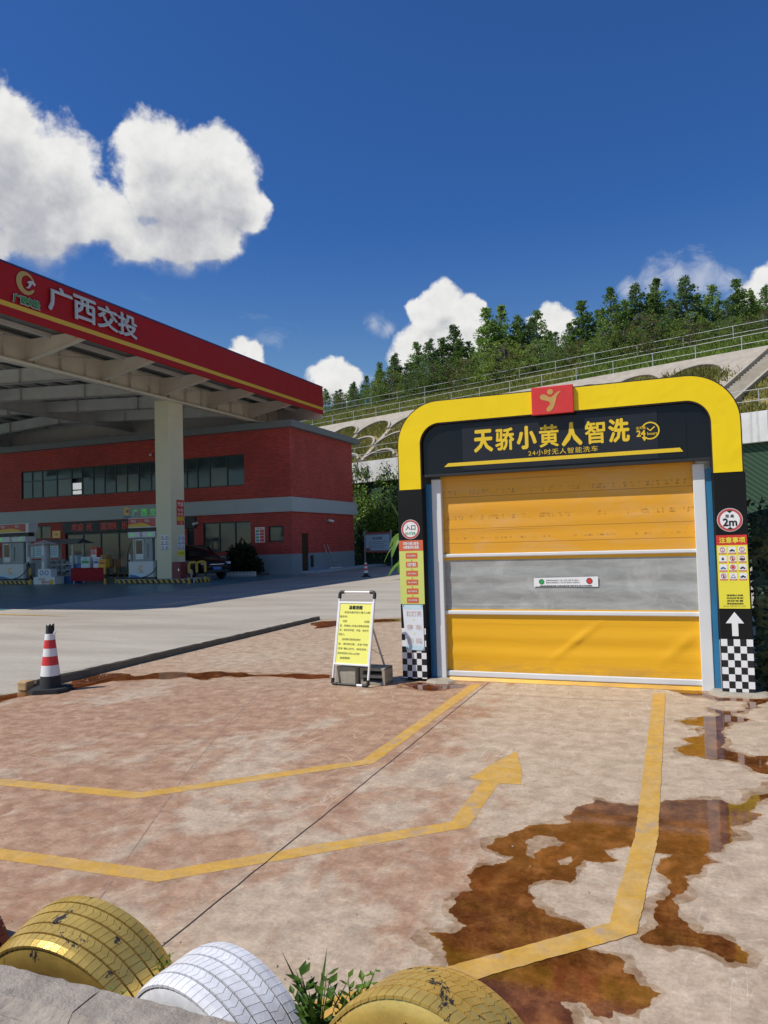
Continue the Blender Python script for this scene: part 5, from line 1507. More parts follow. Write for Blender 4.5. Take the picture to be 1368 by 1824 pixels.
# red table
t0, t1 = atY(128, 1035, GY + .2).x, atY(188, 1035, GY + .2).x
t = thing('display_table', 'table under a red cloth stacked with goods', 'table', ((t0 + t1) / 2, GY + .6, 0)); o = tuple(t.location)
m_ = MB(); m_.bx(t0, t1, GY + .2, GY + 1.0, .70, .74, M['carton']); m_.build('table_top', M['carton'], t, o)
for xx in (t0 + .06, t1 - .06):
    for yy in (GY + .27, GY + .93): m_ = MB(); m_.tube([(xx, yy, 0), (xx, yy, .7)], .02, M['alu'], 6); m_.build('leg', M['alu'], t, o)
m_ = MB(); n = 40; vs = []; fs = []
for i in range(n + 1):
    x = t0 - .03 + (t1 - t0 + .06) * i / n; wv = .018 * math.sin(i * 1.7)
    vs += [(x, GY + 1.02, .748), (x, GY + .18, .748), (x, GY + .16 + wv, .45), (x, GY + .15 + wv * 1.6, .13)]
for i in range(n):
    for j in range(3): fs.append((i * 4 + j, i * 4 + j + 1, (i + 1) * 4 + j + 1, (i + 1) * 4 + j))
m_.add(vs, fs, M['redcloth'], None, True); m_.build('cloth', M['redcloth'], t, o)
def stripe(c): return lambda S, w, h: (S.rect(-w * .4, w * .4, -h * .1, h * .15, c), S.text('优惠', 0, h * .3, h * .2, c, 1))
carton('green and white pack at the left end of the red table', 144, 160, .752, 1.28, GY + .4, GY + .8, M['lightblue'], stripe(M['green_print']))
carton('red topped gift box standing highest on the red table', 161, 173, .752, 1.72, GY + .6, GY + .95, M['red_print'], stripe(M['palewhite']))
carton('blue and white pack in the middle of the red table', 166, 177, .752, 1.25, GY + .3, GY + .55, M['palewhite'], stripe(M['blue_print']))
carton('yellow and red oil tin at the right end of the red table', 175, 188, .752, 1.15, GY + .28, GY + .56, M['canopy_yellow'], stripe(M['red_print']))
carton('brown carton behind the yellow tin on the red table', 178, 190, .752, 1.35, GY + .6, GY + .95, M['carton'])
t2 = atY(192, 1035, GY + 1.2).x; t3 = atY(212, 1035, GY + 1.2).x
t = thing('small_table', 'low wooden table with a white carton beside the red table', 'table', ((t2 + t3) / 2, GY + 1.4, 0)); o = tuple(t.location)
m_ = MB(); m_.bx(t2, t3, GY + 1.1, GY + 1.7, .70, .75, M['carton']); m_.build('table_top', M['carton'], t, o)
for xx in (t2 + .05, t3 - .05):
    for yy in (GY + 1.15, GY + 1.65): m_ = MB(); m_.bx(xx - .025, xx + .025, yy - .025, yy + .025, 0, .7, M['carton']); m_.build('leg', M['carton'], t, o)
carton('white fronted carton on the low wooden table', 191, 204, .752, 1.12, GY + 1.15, GY + 1.6, M['carton'], lambda S, w, h: S.rect(-w * .45, w * .2, -h * .4, h * .4, M['palewhite']))

# parked car behind the pillar
def car():
    t = thing('parked_car', 'black car parked nose out behind the cream pillar', 'car', (-22.6, 31.2, 0), math.radians(-24))
    def prof(xs): return xs
    st = [(-2.3, .55, .95, .80), (-2.2, .40, 1.10, .88), (-1.9, .32, 1.55, .90), (-1.2, .30, 1.70, .91), (.1, .30, 1.70, .91), (.75, .30, 1.42, .90), (1.15, .30, 1.10, .90), (1.9, .32, 1.00, .88), (2.25, .40, .86, .82), (2.34, .50, .72, .70)]
    mb = MB(); vs = []; fs = []
    for x, zb, ztp, hw in st:
        belt = min(ztp - .02, 1.02); top = .74 if ztp > 1.2 else .93
        ring = [(-hw, zb), (-hw, .62), (-hw * .99, belt - .06), (-hw * .97, belt), (-hw * top, ztp - .05), (-hw * top * .85, ztp), (hw * top * .85, ztp), (hw * top, ztp - .05), (hw * .97, belt), (hw * .99, belt - .06), (hw, .62), (hw, zb)]
        vs += [(x, a, b) for a, b in ring]
    q = 12
    for i in range(len(st) - 1):
        for j in range(q - 1): fs.append((i * q + j, i * q + j + 1, (i + 1) * q + j + 1, (i + 1) * q + j))
        fs.append((i * q + q - 1, i * q, (i + 1) * q, (i + 1) * q + q - 1))
    fs += [tuple(range(q)), tuple((len(st) - 1) * q + j for j in reversed(range(q)))]
    mb.add(vs, fs, M['carblack'], None, True); mb.build('body', M['carblack'], t)
    mb = MB(); mb.add([(.78, -.64, 1.43), (.78, .64, 1.43), (1.14, .80, 1.13), (1.14, -.80, 1.13)], [(0, 1, 2, 3)], M['carglass']); mb.build('windscreen', M['carglass'], t, (-.012, 0, -.018), fix=False)
    for s in (-1, 1):
        mb = MB(); mb.add([(-1.8, .90 * s, 1.06), (.95, .90 * s, 1.06), (.45, .715 * s, 1.58), (-1.3, .715 * s, 1.62)], [(0, 1, 2, 3)], M['carglass']); mb.build('side_window', M['carglass'], t, (0, -.012 * s, 0), fix=False)
        mb = MB(); mb.box((2.2, .62 * s, .80), (.20, .38, .13), M['lamp'], Matrix.Rotation(-.5 * s, 4, 'Z'), .03); mb.build('headlight', M['lamp'], t)
        mb = MB(); mb.box((.85, .99 * s, 1.08), (.14, .2, .13), M['carblack'], None, .03); mb.build('mirror', M['carblack'], t)
        for x in (-1.42, 1.42):
            mb = MB(); mb.lathe([(.0, -.09), (.2, -.09), (.32, -.10), (.345, -.07), (.345, .07), (.32, .10), (.2, .09), (0, .09)], M['rubber'], 24, Matrix.Translation((x, .80 * s, .345)) @ Matrix.Rotation(math.pi / 2, 4, 'X')); w_ = mb.build('wheel', M['rubber'], t)
            mb = MB(); mb.lathe([(0, .0), (.05, .015), (.21, .01), (.215, -.01)], M['alu'], 20, Matrix.Translation((x, (.80 + .095) * s, .345)) @ Matrix.Rotation(-math.pi / 2 * s, 4, 'X')); mb.build('rim', M['alu'], w_)
    mb = MB(); mb.box((2.335, 0, .56), (.03, .44, .14), M['blue_print']); mb.build('number_plate', M['blue_print'], t)
    mb = MB(); mb.box((2.30, 0, .72), (.06, .8, .12), M['chrome'], None, .02); mb.build('grille', M['chrome'], t)
    mb = MB(); mb.box((2.26, 0, .42), (.14, 1.3, .16), M['blackplastic'], None, .04); mb.build('bumper', M['blackplastic'], t)
car()

# ------------------------------------------------------------------ car wash gate
GY0 = 8.05; GX0, GX1, GT = -2.95, .668, 3.195
LW_ = .282
gate = thing('car_wash_gate', 'yellow and black arched car wash gate with an orange roll-up door', 'gate', ((GX0 + GX1) / 2, GY0, 0)); GO = tuple(gate.location)
def gxz(px_, py_, Y=GY0): p = atY(px_, py_, Y); return p.x, p.z
SEAM = 2.19
def archpath(x0, x1, top, r, z0, n=14):
    pts = [(x0, z0), (x0, (z0 + top - r) / 2), (x0, top - r)]
    pts += [(x0 + r - r * math.cos(a), top - r + r * math.sin(a)) for a in [math.pi / 2 * k / n for k in range(1, n + 1)]]
    m_ = 10
    pts += [(x0 + r + (x1 - x0 - 2 * r) * k / m_, top) for k in range(1, m_)]
    pts += [(x1 - r + r * math.sin(a), top - r + r * math.cos(a)) for a in [math.pi / 2 * k / n for k in range(0, n + 1)]]
    pts += [(x1, (z0 + top - r) / 2), (x1, z0)]
    return pts
def archsolid(mb, po, pi_, y0, y1, mtl):
    n = len(po)
    vs = [(p[0], y0, p[1]) for p in po] + [(p[0], y0, p[1]) for p in pi_] + [(p[0], y1, p[1]) for p in po] + [(p[0], y1, p[1]) for p in pi_]
    fs = []
    for k in range(n - 1):
        fs += [(k, k + 1, n + k + 1, n + k), (2 * n + k, 3 * n + k, 3 * n + k + 1, 2 * n + k + 1), (k, 2 * n + k, 2 * n + k + 1, k + 1), (n + k, n + k + 1, 3 * n + k + 1, 3 * n + k)]
    fs += [(0, n, 3 * n, 2 * n), (n - 1, 3 * n - 1, 4 * n - 1, 2 * n - 1)]
    mb.add(vs, fs, mtl)
po = archpath(GX0 + .012, GX1 - .012, GT - .012, .49, SEAM); pi_ = archpath(GX0 + LW_ - .008, GX1 - LW_ + .008, GT - .258, .235, SEAM)
mb = MB(); archsolid(mb, po, pi_, GY0, GY0 + .02, M['archyellow']); mb.build('arch_panel', M['archyellow'], gate, GO)
po = archpath(GX0, GX1, GT, .5, SEAM); pi_ = archpath(GX0 + LW_ + .004, GX1 - LW_ - .004, GT - .272, .222, SEAM)
mb = MB(); archsolid(mb, po, pi_, GY0 + .006, GY0 + .34, M['browntrim']); mb.build('arch_return', M['browntrim'], gate, GO)
# legs
for k, (a, b) in enumerate(((GX0, GX0 + LW_), (GX1 - LW_, GX1))):
    mb = MB(); mb.bx(a - (.018 if k == 0 else 0), b + (.012 if k else 0), GY0 + .004, GY0 + .34, .02, SEAM - .004, M['black_panel'], .006)
    leg = mb.build('leg', M['black_panel'], gate, GO)
    if k:
        mb = MB(); mb.bx(a - .006, a - .001, GY0 + .03, GY0 + .33, .03, .52, M['greyside']); mb.build('inner_cladding', M['greyside'], leg, GO)
# header: recessed black box with a proud sign panel
hx0, hx1 = GX0 + LW_ + .006, GX1 - LW_ - .006
hz0 = 2.355
hp = [(x, min(z, 9)) for x, z in archpath(hx0, hx1, GT - .275, .22, hz0)]
mb = MB(); mb.prism(hp, 'y', GY0 + .055, GY0 + .12, M['headblack']); hd = mb.build('header_box', M['headblack'], gate, GO)
ix0, ix1 = gxz(785, 800)[0], gxz(1223, 790)[0]
ip = archpath(ix0, ix1, GT - .30, .20, hz0 + .012)
mb = MB(); mb.prism(ip, 'y', GY0 + .048, GY0 + .0545, M['headblack']); mb.build('header_inset', M['headblack'], hd, GO)
a, b = gxz(822, 800)[0], gxz(1172, 790)[0]
mb = MB(); mb.bx(a, b, GY0 + .042, GY0 + .0475, hz0 + .02, GT - .305, M['posterblack']); mb.build('sign_panel', M['posterblack'], hd, GO)
mb = MB(); mb.bx(hx0 - .0, hx1, GY0 + .03, GY0 + .12, hz0 - .03, hz0 - .001, M['blackplastic']); mb.build('header_sill', M['blackplastic'], hd, GO)
YS = GY0 + .0415
S = Sheet((0, YS, 0), (1, 0, 0), (0, 0, 1), (0, -1, 0))
M['goldyellow'] = mat('sign_yellow', (0.76, 0.52, 0.02), .4, var=.03)
x0, zc = gxz(842, 783, YS); x1, _ = gxz(1124, 765, YS)
tw = (x1 - x0); zt_ = gxz(980, 776, YS)[1]
ch = '天骄小黄人智洗'
for i, c_ in enumerate(ch):
    S.text(c_, x0 + tw * (i + .5) / 7, zt_, .235, M['goldyellow'], 1, bold=(.042, .030, .045, .022, .045, .022, .034)[i], width=tw / 7 * .82)
cxs, zs_ = gxz(1002, 803, YS)
S.text('24小时无人智能洗车', cxs, zs_, .062, M['goldyellow'], 1, bold=.0, width=gxz(1064, 800, YS)[0] - gxz(940, 806, YS)[0], spacing=1.15)
# long underline, ends cut at a slant
za = gxz(800, 827, YS)[1]
xa, xb = gxz(791, 829, YS)[0], gxz(1217, 802, YS)[0]
S.poly([(xa, za - .028), (xb, za - .030), (xb - .03, za + .012), (xa + .05, za + .012)], M['goldyellow'], 1)
# clock badge
bx0_, bz0_ = gxz(1158, 767, YS)
S.ring(bx0_, bz0_, .078, .092, M['goldyellow'], 1, 36, -140, 150)
S.line(bx0_, bz0_, bx0_ + .045, bz0_ + .04, .012, M['goldyellow'], 1); S.line(bx0_, bz0_, bx0_ - .03, bz0_ + .03, .010, M['goldyellow'], 1.5)
S.poly([(bx0_ - .085, bz0_ - .06), (bx0_ - .03, bz0_ - .065), (bx0_ - .06, bz0_ - .105)], M['goldyellow'], 1.5)
S.text('24', bx0_ - .09, bz0_ - .022, .062, M['goldyellow'], 1.2, bold=.05); S.text('hours', bx0_ + .02, bz0_ - .03, .030, M['goldyellow'], 2, bold=.02); S.text('全天候', bx0_ - .09, bz0_ + .035, .030, M['goldyellow'], 1.2, bold=.02)
S.build('sign_lettering', hd, GO)
# red plaque with the golden figure
p0 = gxz(947, 692); p1 = gxz(1023, 736)
qx0, qx1, qz0, qz1 = p0[0], p1[0], 2.915, 3.215
mb = MB(); mb.bx(qx0, qx1, GY0 - .045, GY0 - .001, qz0, qz1, M['red_print'], .006); pl = mb.build('red_plaque', M['red_print'], gate, GO)
S = Sheet(((qx0 + qx1) / 2, GY0 - .0465, (qz0 + qz1) / 2), (1, 0, 0), (0, 0, 1), (0, -1, 0))
def bz(p0, p1, p2, p3, n=8): return [tuple((1 - t) ** 3 * Vector(p0) + 3 * (1 - t) ** 2 * t * Vector(p1) + 3 * (1 - t) * t * t * Vector(p2) + t ** 3 * Vector(p3)) for t in [k / n for k in range(n)]]
k_ = .30 / 570
def lp(x, y): return ((x - 690) * k_, (405 - y) * k_)
fig = bz(lp(875, 240), lp(790, 225), lp(760, 300), lp(690, 335)) + bz(lp(690, 335), lp(650, 365), lp(610, 325), lp(560, 290)) + bz(lp(560, 290), lp(500, 255), lp(440, 290), lp(448, 335)) + bz(lp(448, 335), lp(455, 395), lp(540, 405), lp(580, 415)) + bz(lp(580, 415), lp(640, 440), lp(660, 470), lp(635, 510)) + bz(lp(635, 510), lp(600, 545), lp(560, 570), lp(572, 610)) + bz(lp(572, 610), lp(585, 655), lp(650, 650), lp(675, 610)) + bz(lp(675, 610), lp(735, 560), lp(745, 470), lp(770, 395)) + bz(lp(770, 395), lp(785, 320), lp(820, 290), lp(875, 240))
S.poly(fig, M['gold_print'], 1); S.disc(*lp(655, 238), .031, M['gold_print'], 1, 28); S.build('figure_emblem', pl, GO)

# leg graphics
def grect(S, px0, py0, px1, py1, mtl, layer, xr=None):
    (a, z1), (b, z0) = gxz(px0, py0), gxz(px1, py1)
    if xr: a, b = xr
    S.rect(a, b, z0, z1, mtl, layer); return a, b, z0, z1
def checker(S, a, b, z0, z1, cols, rows, first):
    w = (b - a) / cols; h = (z1 - z0) / rows
    k = 0
    zz = z1
    r = 0
    while zz > z0 + .002:
        zl = max(zz - h, z0)
        for c_ in range(cols):
            S.rect(a + c_ * w, a + (c_ + 1) * w, zl, zz, M['white_print'] if (c_ + r + first) % 2 == 0 else M['black_print'], 1)
        zz -= h; r += 1
# left leg
La, Lb = GX0 - .018 + .004, GX0 + LW_ - .004
S = Sheet((0, GY0 + .003, 0), (1, 0, 0), (0, 0, 1), (0, -1, 0)); checker(S, La, Lb, .03, .60, 5, 8.2, 0); S.build('checker_decal', gate, GO)
S = Sheet((0, GY0 + .002, 0), (1, 0, 0), (0, 0, 1), (0, -1, 0))
cx_, cz_ = gxz(731, 943); S.disc(cx_, cz_, .112, M['white_print'], 1, 40); S.ring(cx_, cz_, .088, .108, M['signred'], 2, 40)
S.text('入口', cx_, cz_ + .022, .058, M['dark_print'], 2, bold=.02); S.text('ENTER', cx_, cz_ - .048, .030, M['green_print'], 2, bold=.02); S.build('entry_sign', gate, GO)
S = Sheet((0, GY0 - .001, 0), (1, 0, 0), (0, 0, 1), (0, -1, 0))
a, b, z0, z1 = grect(S, 710, 963, 754, 981, M['orange_print'], 1, (La, Lb))
S.text('天骄小黄人智洗', (a + b) / 2, z1 - .037, .036, M['white_print'], 2, bold=.03, width=.19); S.text('AI智能洗车流程', (a + b) / 2, z1 - .080, .036, M['white_print'], 2, bold=.03, width=.19)
zl1 = z0; zl0 = gxz(713, 1076)[1]
S.rect(La, Lb, zl0, zl1, M['lime_print'], 1)
steps = ['手机扫码洗车', '扫描左侧洗\n车机二维码', '点击 开始洗车', '确认 支付完成', '熄火 拉紧手刹', '洗车 结束驶离']
for i, s_ in enumerate(steps):
    z = zl1 - .055 - (zl1 - zl0 - .10) * i / 5; xm = (La + Lb) / 2 + .004
    S.rrect(xm - .072, xm + .072, z - .033, z + .033, .008, M['orange_print'], 2); S.text(s_, xm, z, .018 if i != 1 else .040, M['white_print'], 3, bold=.02, width=.105)
    if i and i < 6: S.poly([(xm - .012, z + .044), (xm + .012, z + .044), (xm, z + .034)], M['orange_print'], 2); S.rect(xm - .004, xm + .004, z + .044, z + .058, M['orange_print'], 2)
S.build('steps_poster', gate, GO)
S = Sheet((0, GY0 - .004, 0), (1, 0, 0), (0, 0, 1), (0, -1, 0))
(a, z1), (b, z0) = gxz(717, 1077), gxz(756, 1158); b = Lb - .02
S.poly([(a + .03, z0), (b, z0 - .003), (b - .004, z1), (a, z1)], M['palewhite'], 1); S.poly([(a + .03, z0), (b, z0 - .003), (b, z0 + .05), (a + .026, z0 + .055)], M['lightblue'], 2); S.poly([(a + .004, z1 - .05), (b - .004, z1 - .05), (b - .004, z1), (a, z1)], M['lightblue'], 2)
xm = (a + b) / 2 + .01
for i, s_ in enumerate(('红灯亮', '停 车', '扫 码')): S.text(s_, xm, z1 - .10 - .155 * i, .062, M['fadedpink'], 3, bold=.012, width=.18)
for i in range(2): S.poly([(xm - .012, z1 - .165 - .155 * i), (xm + .012, z1 - .165 - .155 * i), (xm, z1 - .185 - .155 * i)], M['paleyellow'], 3)
for u_, v_ in ((a + .015, z1 - .015), (b - .018, z1 - .015), (a + .042, z0 + .015), (b - .014, z0 + .012)): S.disc(u_, v_, .006, M['dark_print'], 4, 10)
S.build('scan_poster', gate, GO)
# right leg
Ra, Rb = GX1 - LW_ + .004, GX1 + .012 - .004
S = Sheet((0, GY0 + .003, 0), (1, 0, 0), (0, 0, 1), (0, -1, 0)); checker(S, Ra, Rb, .03, .545, 5, 7.5, 0); S.build('checker_decal', gate, GO)
S = Sheet((0, GY0 + .002, 0), (1, 0, 0), (0, 0, 1), (0, -1, 0))
cx_, cz_ = gxz(1300, 926); S.disc(cx_, cz_, .116, M['white_print'], 1, 40); S.ring(cx_, cz_, .090, .112, M['signred'], 2, 40)
for s_ in (1, -1): S.poly([(cx_ - .03, cz_ + .092 * s_), (cx_ + .03, cz_ + .092 * s_), (cx_, cz_ + .068 * s_)], M['black_print'], 3)
S.text('限 高', cx_, cz_ + .038, .032, M['dark_print'], 3, bold=.02); S.text('2m', cx_, cz_ - .022, .072, M['black_print'], 3, bold=.045); S.build('height_sign', gate, GO)
S = Sheet((0, GY0 - .001, 0), (1, 0, 0), (0, 0, 1), (0, -1, 0))
zz1 = gxz(1300, 953)[1]; zz2 = gxz(1300, 971)[1]; zz3 = gxz(1305, 1084)[1]
S.rect(Ra, Rb - .01, zz2, zz1, M['red_print'], 1); S.text('注意事项', (Ra + Rb) / 2, (zz1 + zz2) / 2, .055, M['yellow_print'], 2, bold=.03)
S.rect(Ra, Rb - .01, zz3, zz2, M['yellow_print'], 1)
caps = ['限高二米', '请勿站人', '限速行驶', '禁止烟火', '禁止拍打', '禁止改装', '关好车窗', '紧急停止', '收好天线', '禁止入内', '注意安全', '保持车距']
for r in range(4):
    for c_ in range(3):
        x = Ra + .052 + c_ * .087; z = zz2 - .052 - r * .086; k = r * 3 + c_
        S.rect(x - .034, x + .034, z - .022, z + .036, M['white_print'], 2); S.rect(x - .034, x + .034, z - .037, z - .023, M['orange_print'], 2); S.text(caps[k], x, z - .030, .010, M['white_print'], 3, width=.05)
        if k in (0, 2, 4, 5, 7, 9): S.ring(x, z + .007, .018, .025, M['signred'], 3, 18)
        if k == 0: S.text('2', x, z + .007, .026, M['dark_print'], 3)
        elif k == 2: S.text('S', x, z + .007, .024, M['dark_print'], 3)
        elif k == 7: S.disc(x, z + .007, .015, M['red_print'], 3, 14)
        elif k == 10: S.poly([(x - .024, z - .012), (x + .024, z - .012), (x, z + .028)], M['dark_print'], 3); S.poly([(x - .016, z - .007), (x + .016, z - .007), (x, z + .019)], M['white_print'], 4)
        elif k in (4, 9): S.line(x - .017, z + .024, x + .017, z - .010, .006, M['signred'], 4); S.rect(x - .006, x + .006, z - .008, z + .018, M['dark_print'], 3.5)
        elif k == 3: S.disc(x, z + .002, .012, M['dark_print'], 3, 12); S.poly([(x - .006, z + .008), (x + .006, z + .008), (x, z + .026)], M['dark_print'], 3)
        else:
            S.poly([(x - .026, z - .008), (x + .026, z - .008), (x + .022, z + .002), (x + .012, z + .004), (x + .006, z + .012), (x - .008, z + .012), (x - .014, z + .004), (x - .024, z + .002)], M['dark_print'] if k != 6 else M['blue_print'], 3)
            S.disc(x - .014, z - .009, .005, M['dark_print'], 3.5, 10); S.disc(x + .014, z - .009, .005, M['dark_print'], 3.5, 10)
for i, s_ in enumerate(('请您确认车辆', '已拉好手刹', '关好车窗', '停在指定区域内')): S.text(s_, (Ra + Rb) / 2, zz3 + .130 - i * .027, .017, M['dark_print'], 2, bold=.025, width=.145)
for i in range(2): S.text('服务热线  请遵守现场工作人员指引', (Ra + Rb) / 2 - .005, zz3 + .028 - .010 * i, .006, M['dark_print'], 2, width=.20)
S.build('rules_poster', gate, GO)
S = Sheet((0, GY0 + .002, 0), (1, 0, 0), (0, 0, 1), (0, -1, 0))
xm = (Ra + Rb) / 2 - .01; zt2 = gxz(1305, 1090)[1]; zb2 = gxz(1305, 1133)[1]
S.poly([(xm - .028, zb2), (xm + .028, zb2), (xm + .028, zb2 + .125), (xm + .082, zb2 + .125), (xm, zt2), (xm - .082, zb2 + .125), (xm - .028, zb2 + .125)], M['white_print'], 1); S.build('arrow_decal', gate, GO)

# roll-up door
YD = GY0 + .185
dx0, dx1 = -2.50, .235
def curtain(name, z0, z1, mtl, amp, seed, y=YD, diag=False):
    nx, nz = 72, 26; rr = random.Random(seed); ph = [rr.uniform(0, 6) for _ in range(6)]
    vs = []; fs = []
    for j in range(nz + 1):
        z = z0 + (z1 - z0) * j / nz
        for i in range(nx + 1):
            x = dx0 + (dx1 - dx0) * i / nx; t_ = j / nz; e = math.sin(math.pi * t_)
            d = amp * e * (.6 * math.sin(z * 31 + ph[0] + .5 * math.sin(x * 1.3 + ph[1])) + .4 * math.sin(z * 17 + x * .9 + ph[2]) + .35 * math.sin(x * 2.1 + ph[3]))
            if diag:
                q = (x + 1.05) * .8 - (z - .45); d -= .016 * math.exp(-(q / .03) ** 2) * e * math.exp(-((x + 1.0) / .28) ** 2)
                q2 = (x - .0) * .9 - (z - .42); d -= .010 * math.exp(-(q2 / .06) ** 2) * e * math.exp(-((x - .02) / .2) ** 2)
            vs.append((x, y + d, z))
    for j in range(nz):
        for i in range(nx): fs.append((j * (nx + 1) + i, j * (nx + 1) + i + 1, (j + 1) * (nx + 1) + i + 1, (j + 1) * (nx + 1) + i))
    mb = MB(); mb.add(vs, fs, mtl, None, True); return mb.build(name, mtl, gate, GO, fix=False)
curtain('upper_curtain', 1.435, 2.42, M['fabric_top'], .005, 1)
curtain('clear_curtain', .80, 1.365, M['pvc_window'], .006, 2)
curtain('lower_curtain', .10, .745, M['fabric_low'], .005, 3, diag=True)
for z0, z1 in ((1.362, 1.398), (.790, .806)):
    mb = MB(); mb.bx(dx0, dx1, YD - .004, YD + .002, z0, z1, M['fabric_low']); mb.build('hem', M['fabric_low'], gate, GO)
for z0, z1, y_ in ((1.395, 1.436, .03), (.745, .792, .03), (.045, .108, .036)):
    mb = MB(); mb.bx(dx0 - .01, dx1 + .01, YD - y_, YD - .005, z0, z1, M['rail_white'], .010); mb.build('crossbar', M['rail_white'], gate, GO)
mb = MB(); mb.add([(dx0, YD - .02, .05), (dx1, YD - .02, .05), (dx1, YD - .055, .003), (dx0, YD - .055, .003)], [(0, 1, 2, 3)], M['fabric_low']); mb.build('bottom_flap', M['fabric_low'], gate, GO)
for a, b in ((-2.59, -2.478), (.205, .318)):
    mb = MB(); mb.bx(a, b, YD - .062, YD + .09, .0, 2.30, M['rail_white'], .006); mb.build('guide_rail', M['rail_white'], gate, GO)
# blue side sheets and the bay behind
for a, b in ((GX0 + LW_ + .006, -2.592), (.320, GX1 - LW_ - .008)):
    mb = MB(); mb.bx(a, b, YD - .052, YD - .046, .0, 2.25, M['blue_sheet']); mb.build('blue_filler', M['blue_sheet'], gate, GO)
for x in (GX0 + .05, GX1 - .06):
    mb = MB(); mb.bx(x, x + .02, GY0 + .345, GY0 + 6.5, 0, 2.6, M['blue_sheet']); mb.build('bay_side', M['blue_sheet'], gate, GO)
mb = MB(); mb.bx(GX0 + .03, GX1 - .02, GY0 + .35, GY0 + 6.52, 2.602, 2.66, M['blue_sheet']); mb.build('bay_roof', M['blue_sheet'], gate, GO)
# instruction label on the clear curtain
S = Sheet((0, YD - .0125, 0), (1, 0, 0), (0, 0, 1), (0, -1, 0))
(a, z1), (b, z0) = gxz(951, 1029, YD), gxz(1066, 1045, YD)
S.poly([(a, z0 - .002), (a + .02, z0 + .006), (b, z0), (b, z1 + .008), (a + .38, z1 + .002), (a + .2, z1), (a, z1 - .004)], M['white_print'], 1)
S.disc(a + .085, (z0 + z1) / 2 + .006, .027, M['green_print'], 2, 24); S.disc(b - .09, (z0 + z1) / 2 + .012, .031, M['red_print'], 2, 24)
S.ring(a + .085, (z0 + z1) / 2 + .006, .024, .029, M['dark_print'], 3, 24); S.ring(b - .09, (z0 + z1) / 2 + .012, .027, .033, M['dark_print'], 3, 24)
S.text('请按绿色按钮开门进入洗车 绿灯亮 请驶入', (a + b) / 2 - .03, (z0 + z1) / 2 + .02, .018, M['dark_print'], 2, width=.36); S.text('请按红色按钮关门 红灯亮 请停车 注意安全', (a + b) / 2 - .03, (z0 + z1) / 2 - .004, .018, M['dark_print'], 2, width=.36)
S.text('洗车前请检查车辆 关闭车窗天窗 拉好手刹 禁止开启雨刮', (a + b) / 2, z0 + .012, .013, M['black_print'], 2, bold=.04, width=.55)
S.build('instruction_label', gate, GO)
# mortar footings round the legs
def footing(pts, label):
    n = len(pts); mb = MB(); cx_ = sum(p[0] for p in pts) / n; cy_ = sum(p[1] for p in pts) / n
    vs = [(p[0], p[1], -.002) for p in pts] + [(cx_ + (p[0] - cx_) * .86, cy_ + (p[1] - cy_) * .75, .03 + random.uniform(-.006, .006)) for p in pts]
    mb.add(vs, [(k, (k + 1) % n, n + (k + 1) % n, n + k) for k in range(n)] + [tuple(n + k for k in range(n))], M['cinder'])
    mb.build('footing', M['cinder'], gate, GO)
footing([(GX0 + .27, 8.0), (GX0 + .40, 7.93), (GX0 + .56, 7.95), (GX0 + .62, 8.05), (GX0 + .5, 8.2), (GX0 + .27, 8.2)], '')
footing([(GX1 - LW_ - .13, 8.2), (GX1 - LW_ - .12, 8.02), (GX1 - LW_ + .0, 7.96), (GX1 - .1, 7.965), (GX1 + .12, 7.99), (GX1 + .16, 8.1), (GX1 + .05, 8.3), (GX1 - .1, 8.4)], '')

# camouflage net draped over a frame right of the gate
def camo():
    x0, x1, y0, y1, zt = GX1 + .06, GX1 + 2.6, GY0 + .30, GY0 + 1.6, 1.78
    t = thing('camouflage_net', 'dark green camouflage net draped over a frame right of the gate', 'net', ((x0 + x1) / 2, (y0 + y1) / 2, 0)); o = tuple(t.location)
    g = np.random.default_rng(9); rr = random.Random(9)
    mb = MB(); nx, nz = 26, 22; vs = []; fs = []
    for j in range(nz + 1):
        for i in range(nx + 1):
            x = x0 + (x1 - x0) * i / nx; z = zt * j / nz
            vs.append((x, y0 + .06 * math.sin(i * 1.1 + j * .4) + .08 * math.sin(j * .9 + i * .5) - .10 * (1 - j / nz) + rr.uniform(-.03, .03), z + .05 * math.sin(i * .7) * (j / nz)))
    for i in range(nx + 1): vs.append((x0 + (x1 - x0) * i / nx, y1, zt + rr.uniform(-.1, .05)))
    for j in range(nz + 1):
        for i in range(nx): fs.append((j * (nx + 1) + i, j * (nx + 1) + i + 1, (j + 1) * (nx + 1) + i + 1, (j + 1) * (nx + 1) + i))
    mb.add(vs, fs, M['leaf_camo'], None, True); mb.build('net_sheet', M['leaf_camo'], t, o, fix=False)
    n = 5200; ii = g.integers(0, nx, n); jj = g.integers(0, nz + 1, n); V = np.array(vs); P = V[jj * (nx + 1) + ii] + g.normal(size=(n, 3)) * np.array([.06, .035, .06]); P[:, 1] -= .03; P[:, 2] = np.maximum(P[:, 2], .02); P[:, 0] = np.maximum(P[:, 0], GX1 + .045)
    a = g.normal(size=(n, 3)); a /= np.linalg.norm(a, axis=1)[:, None]; b = np.cross(a, g.normal(size=(n, 3))); b /= np.linalg.norm(b, axis=1)[:, None]; s = g.uniform(.018, .05, n)[:, None]
    q = obj_from('net_scraps', cards('net_scraps', P - np.array(o), a * s, b * s * .6, M['leaf_camo']), t); q['kind'] = 'stuff'
    for xx in (x0 + .04, (x0 + x1) / 2, x1 - .04): m_ = MB(); m_.tube([(xx, y0 + .2, 0), (xx, y0 + .2, zt - .08)], .025, M['galv'], 6); m_.build('frame_post', M['galv'], t, o)
camo()

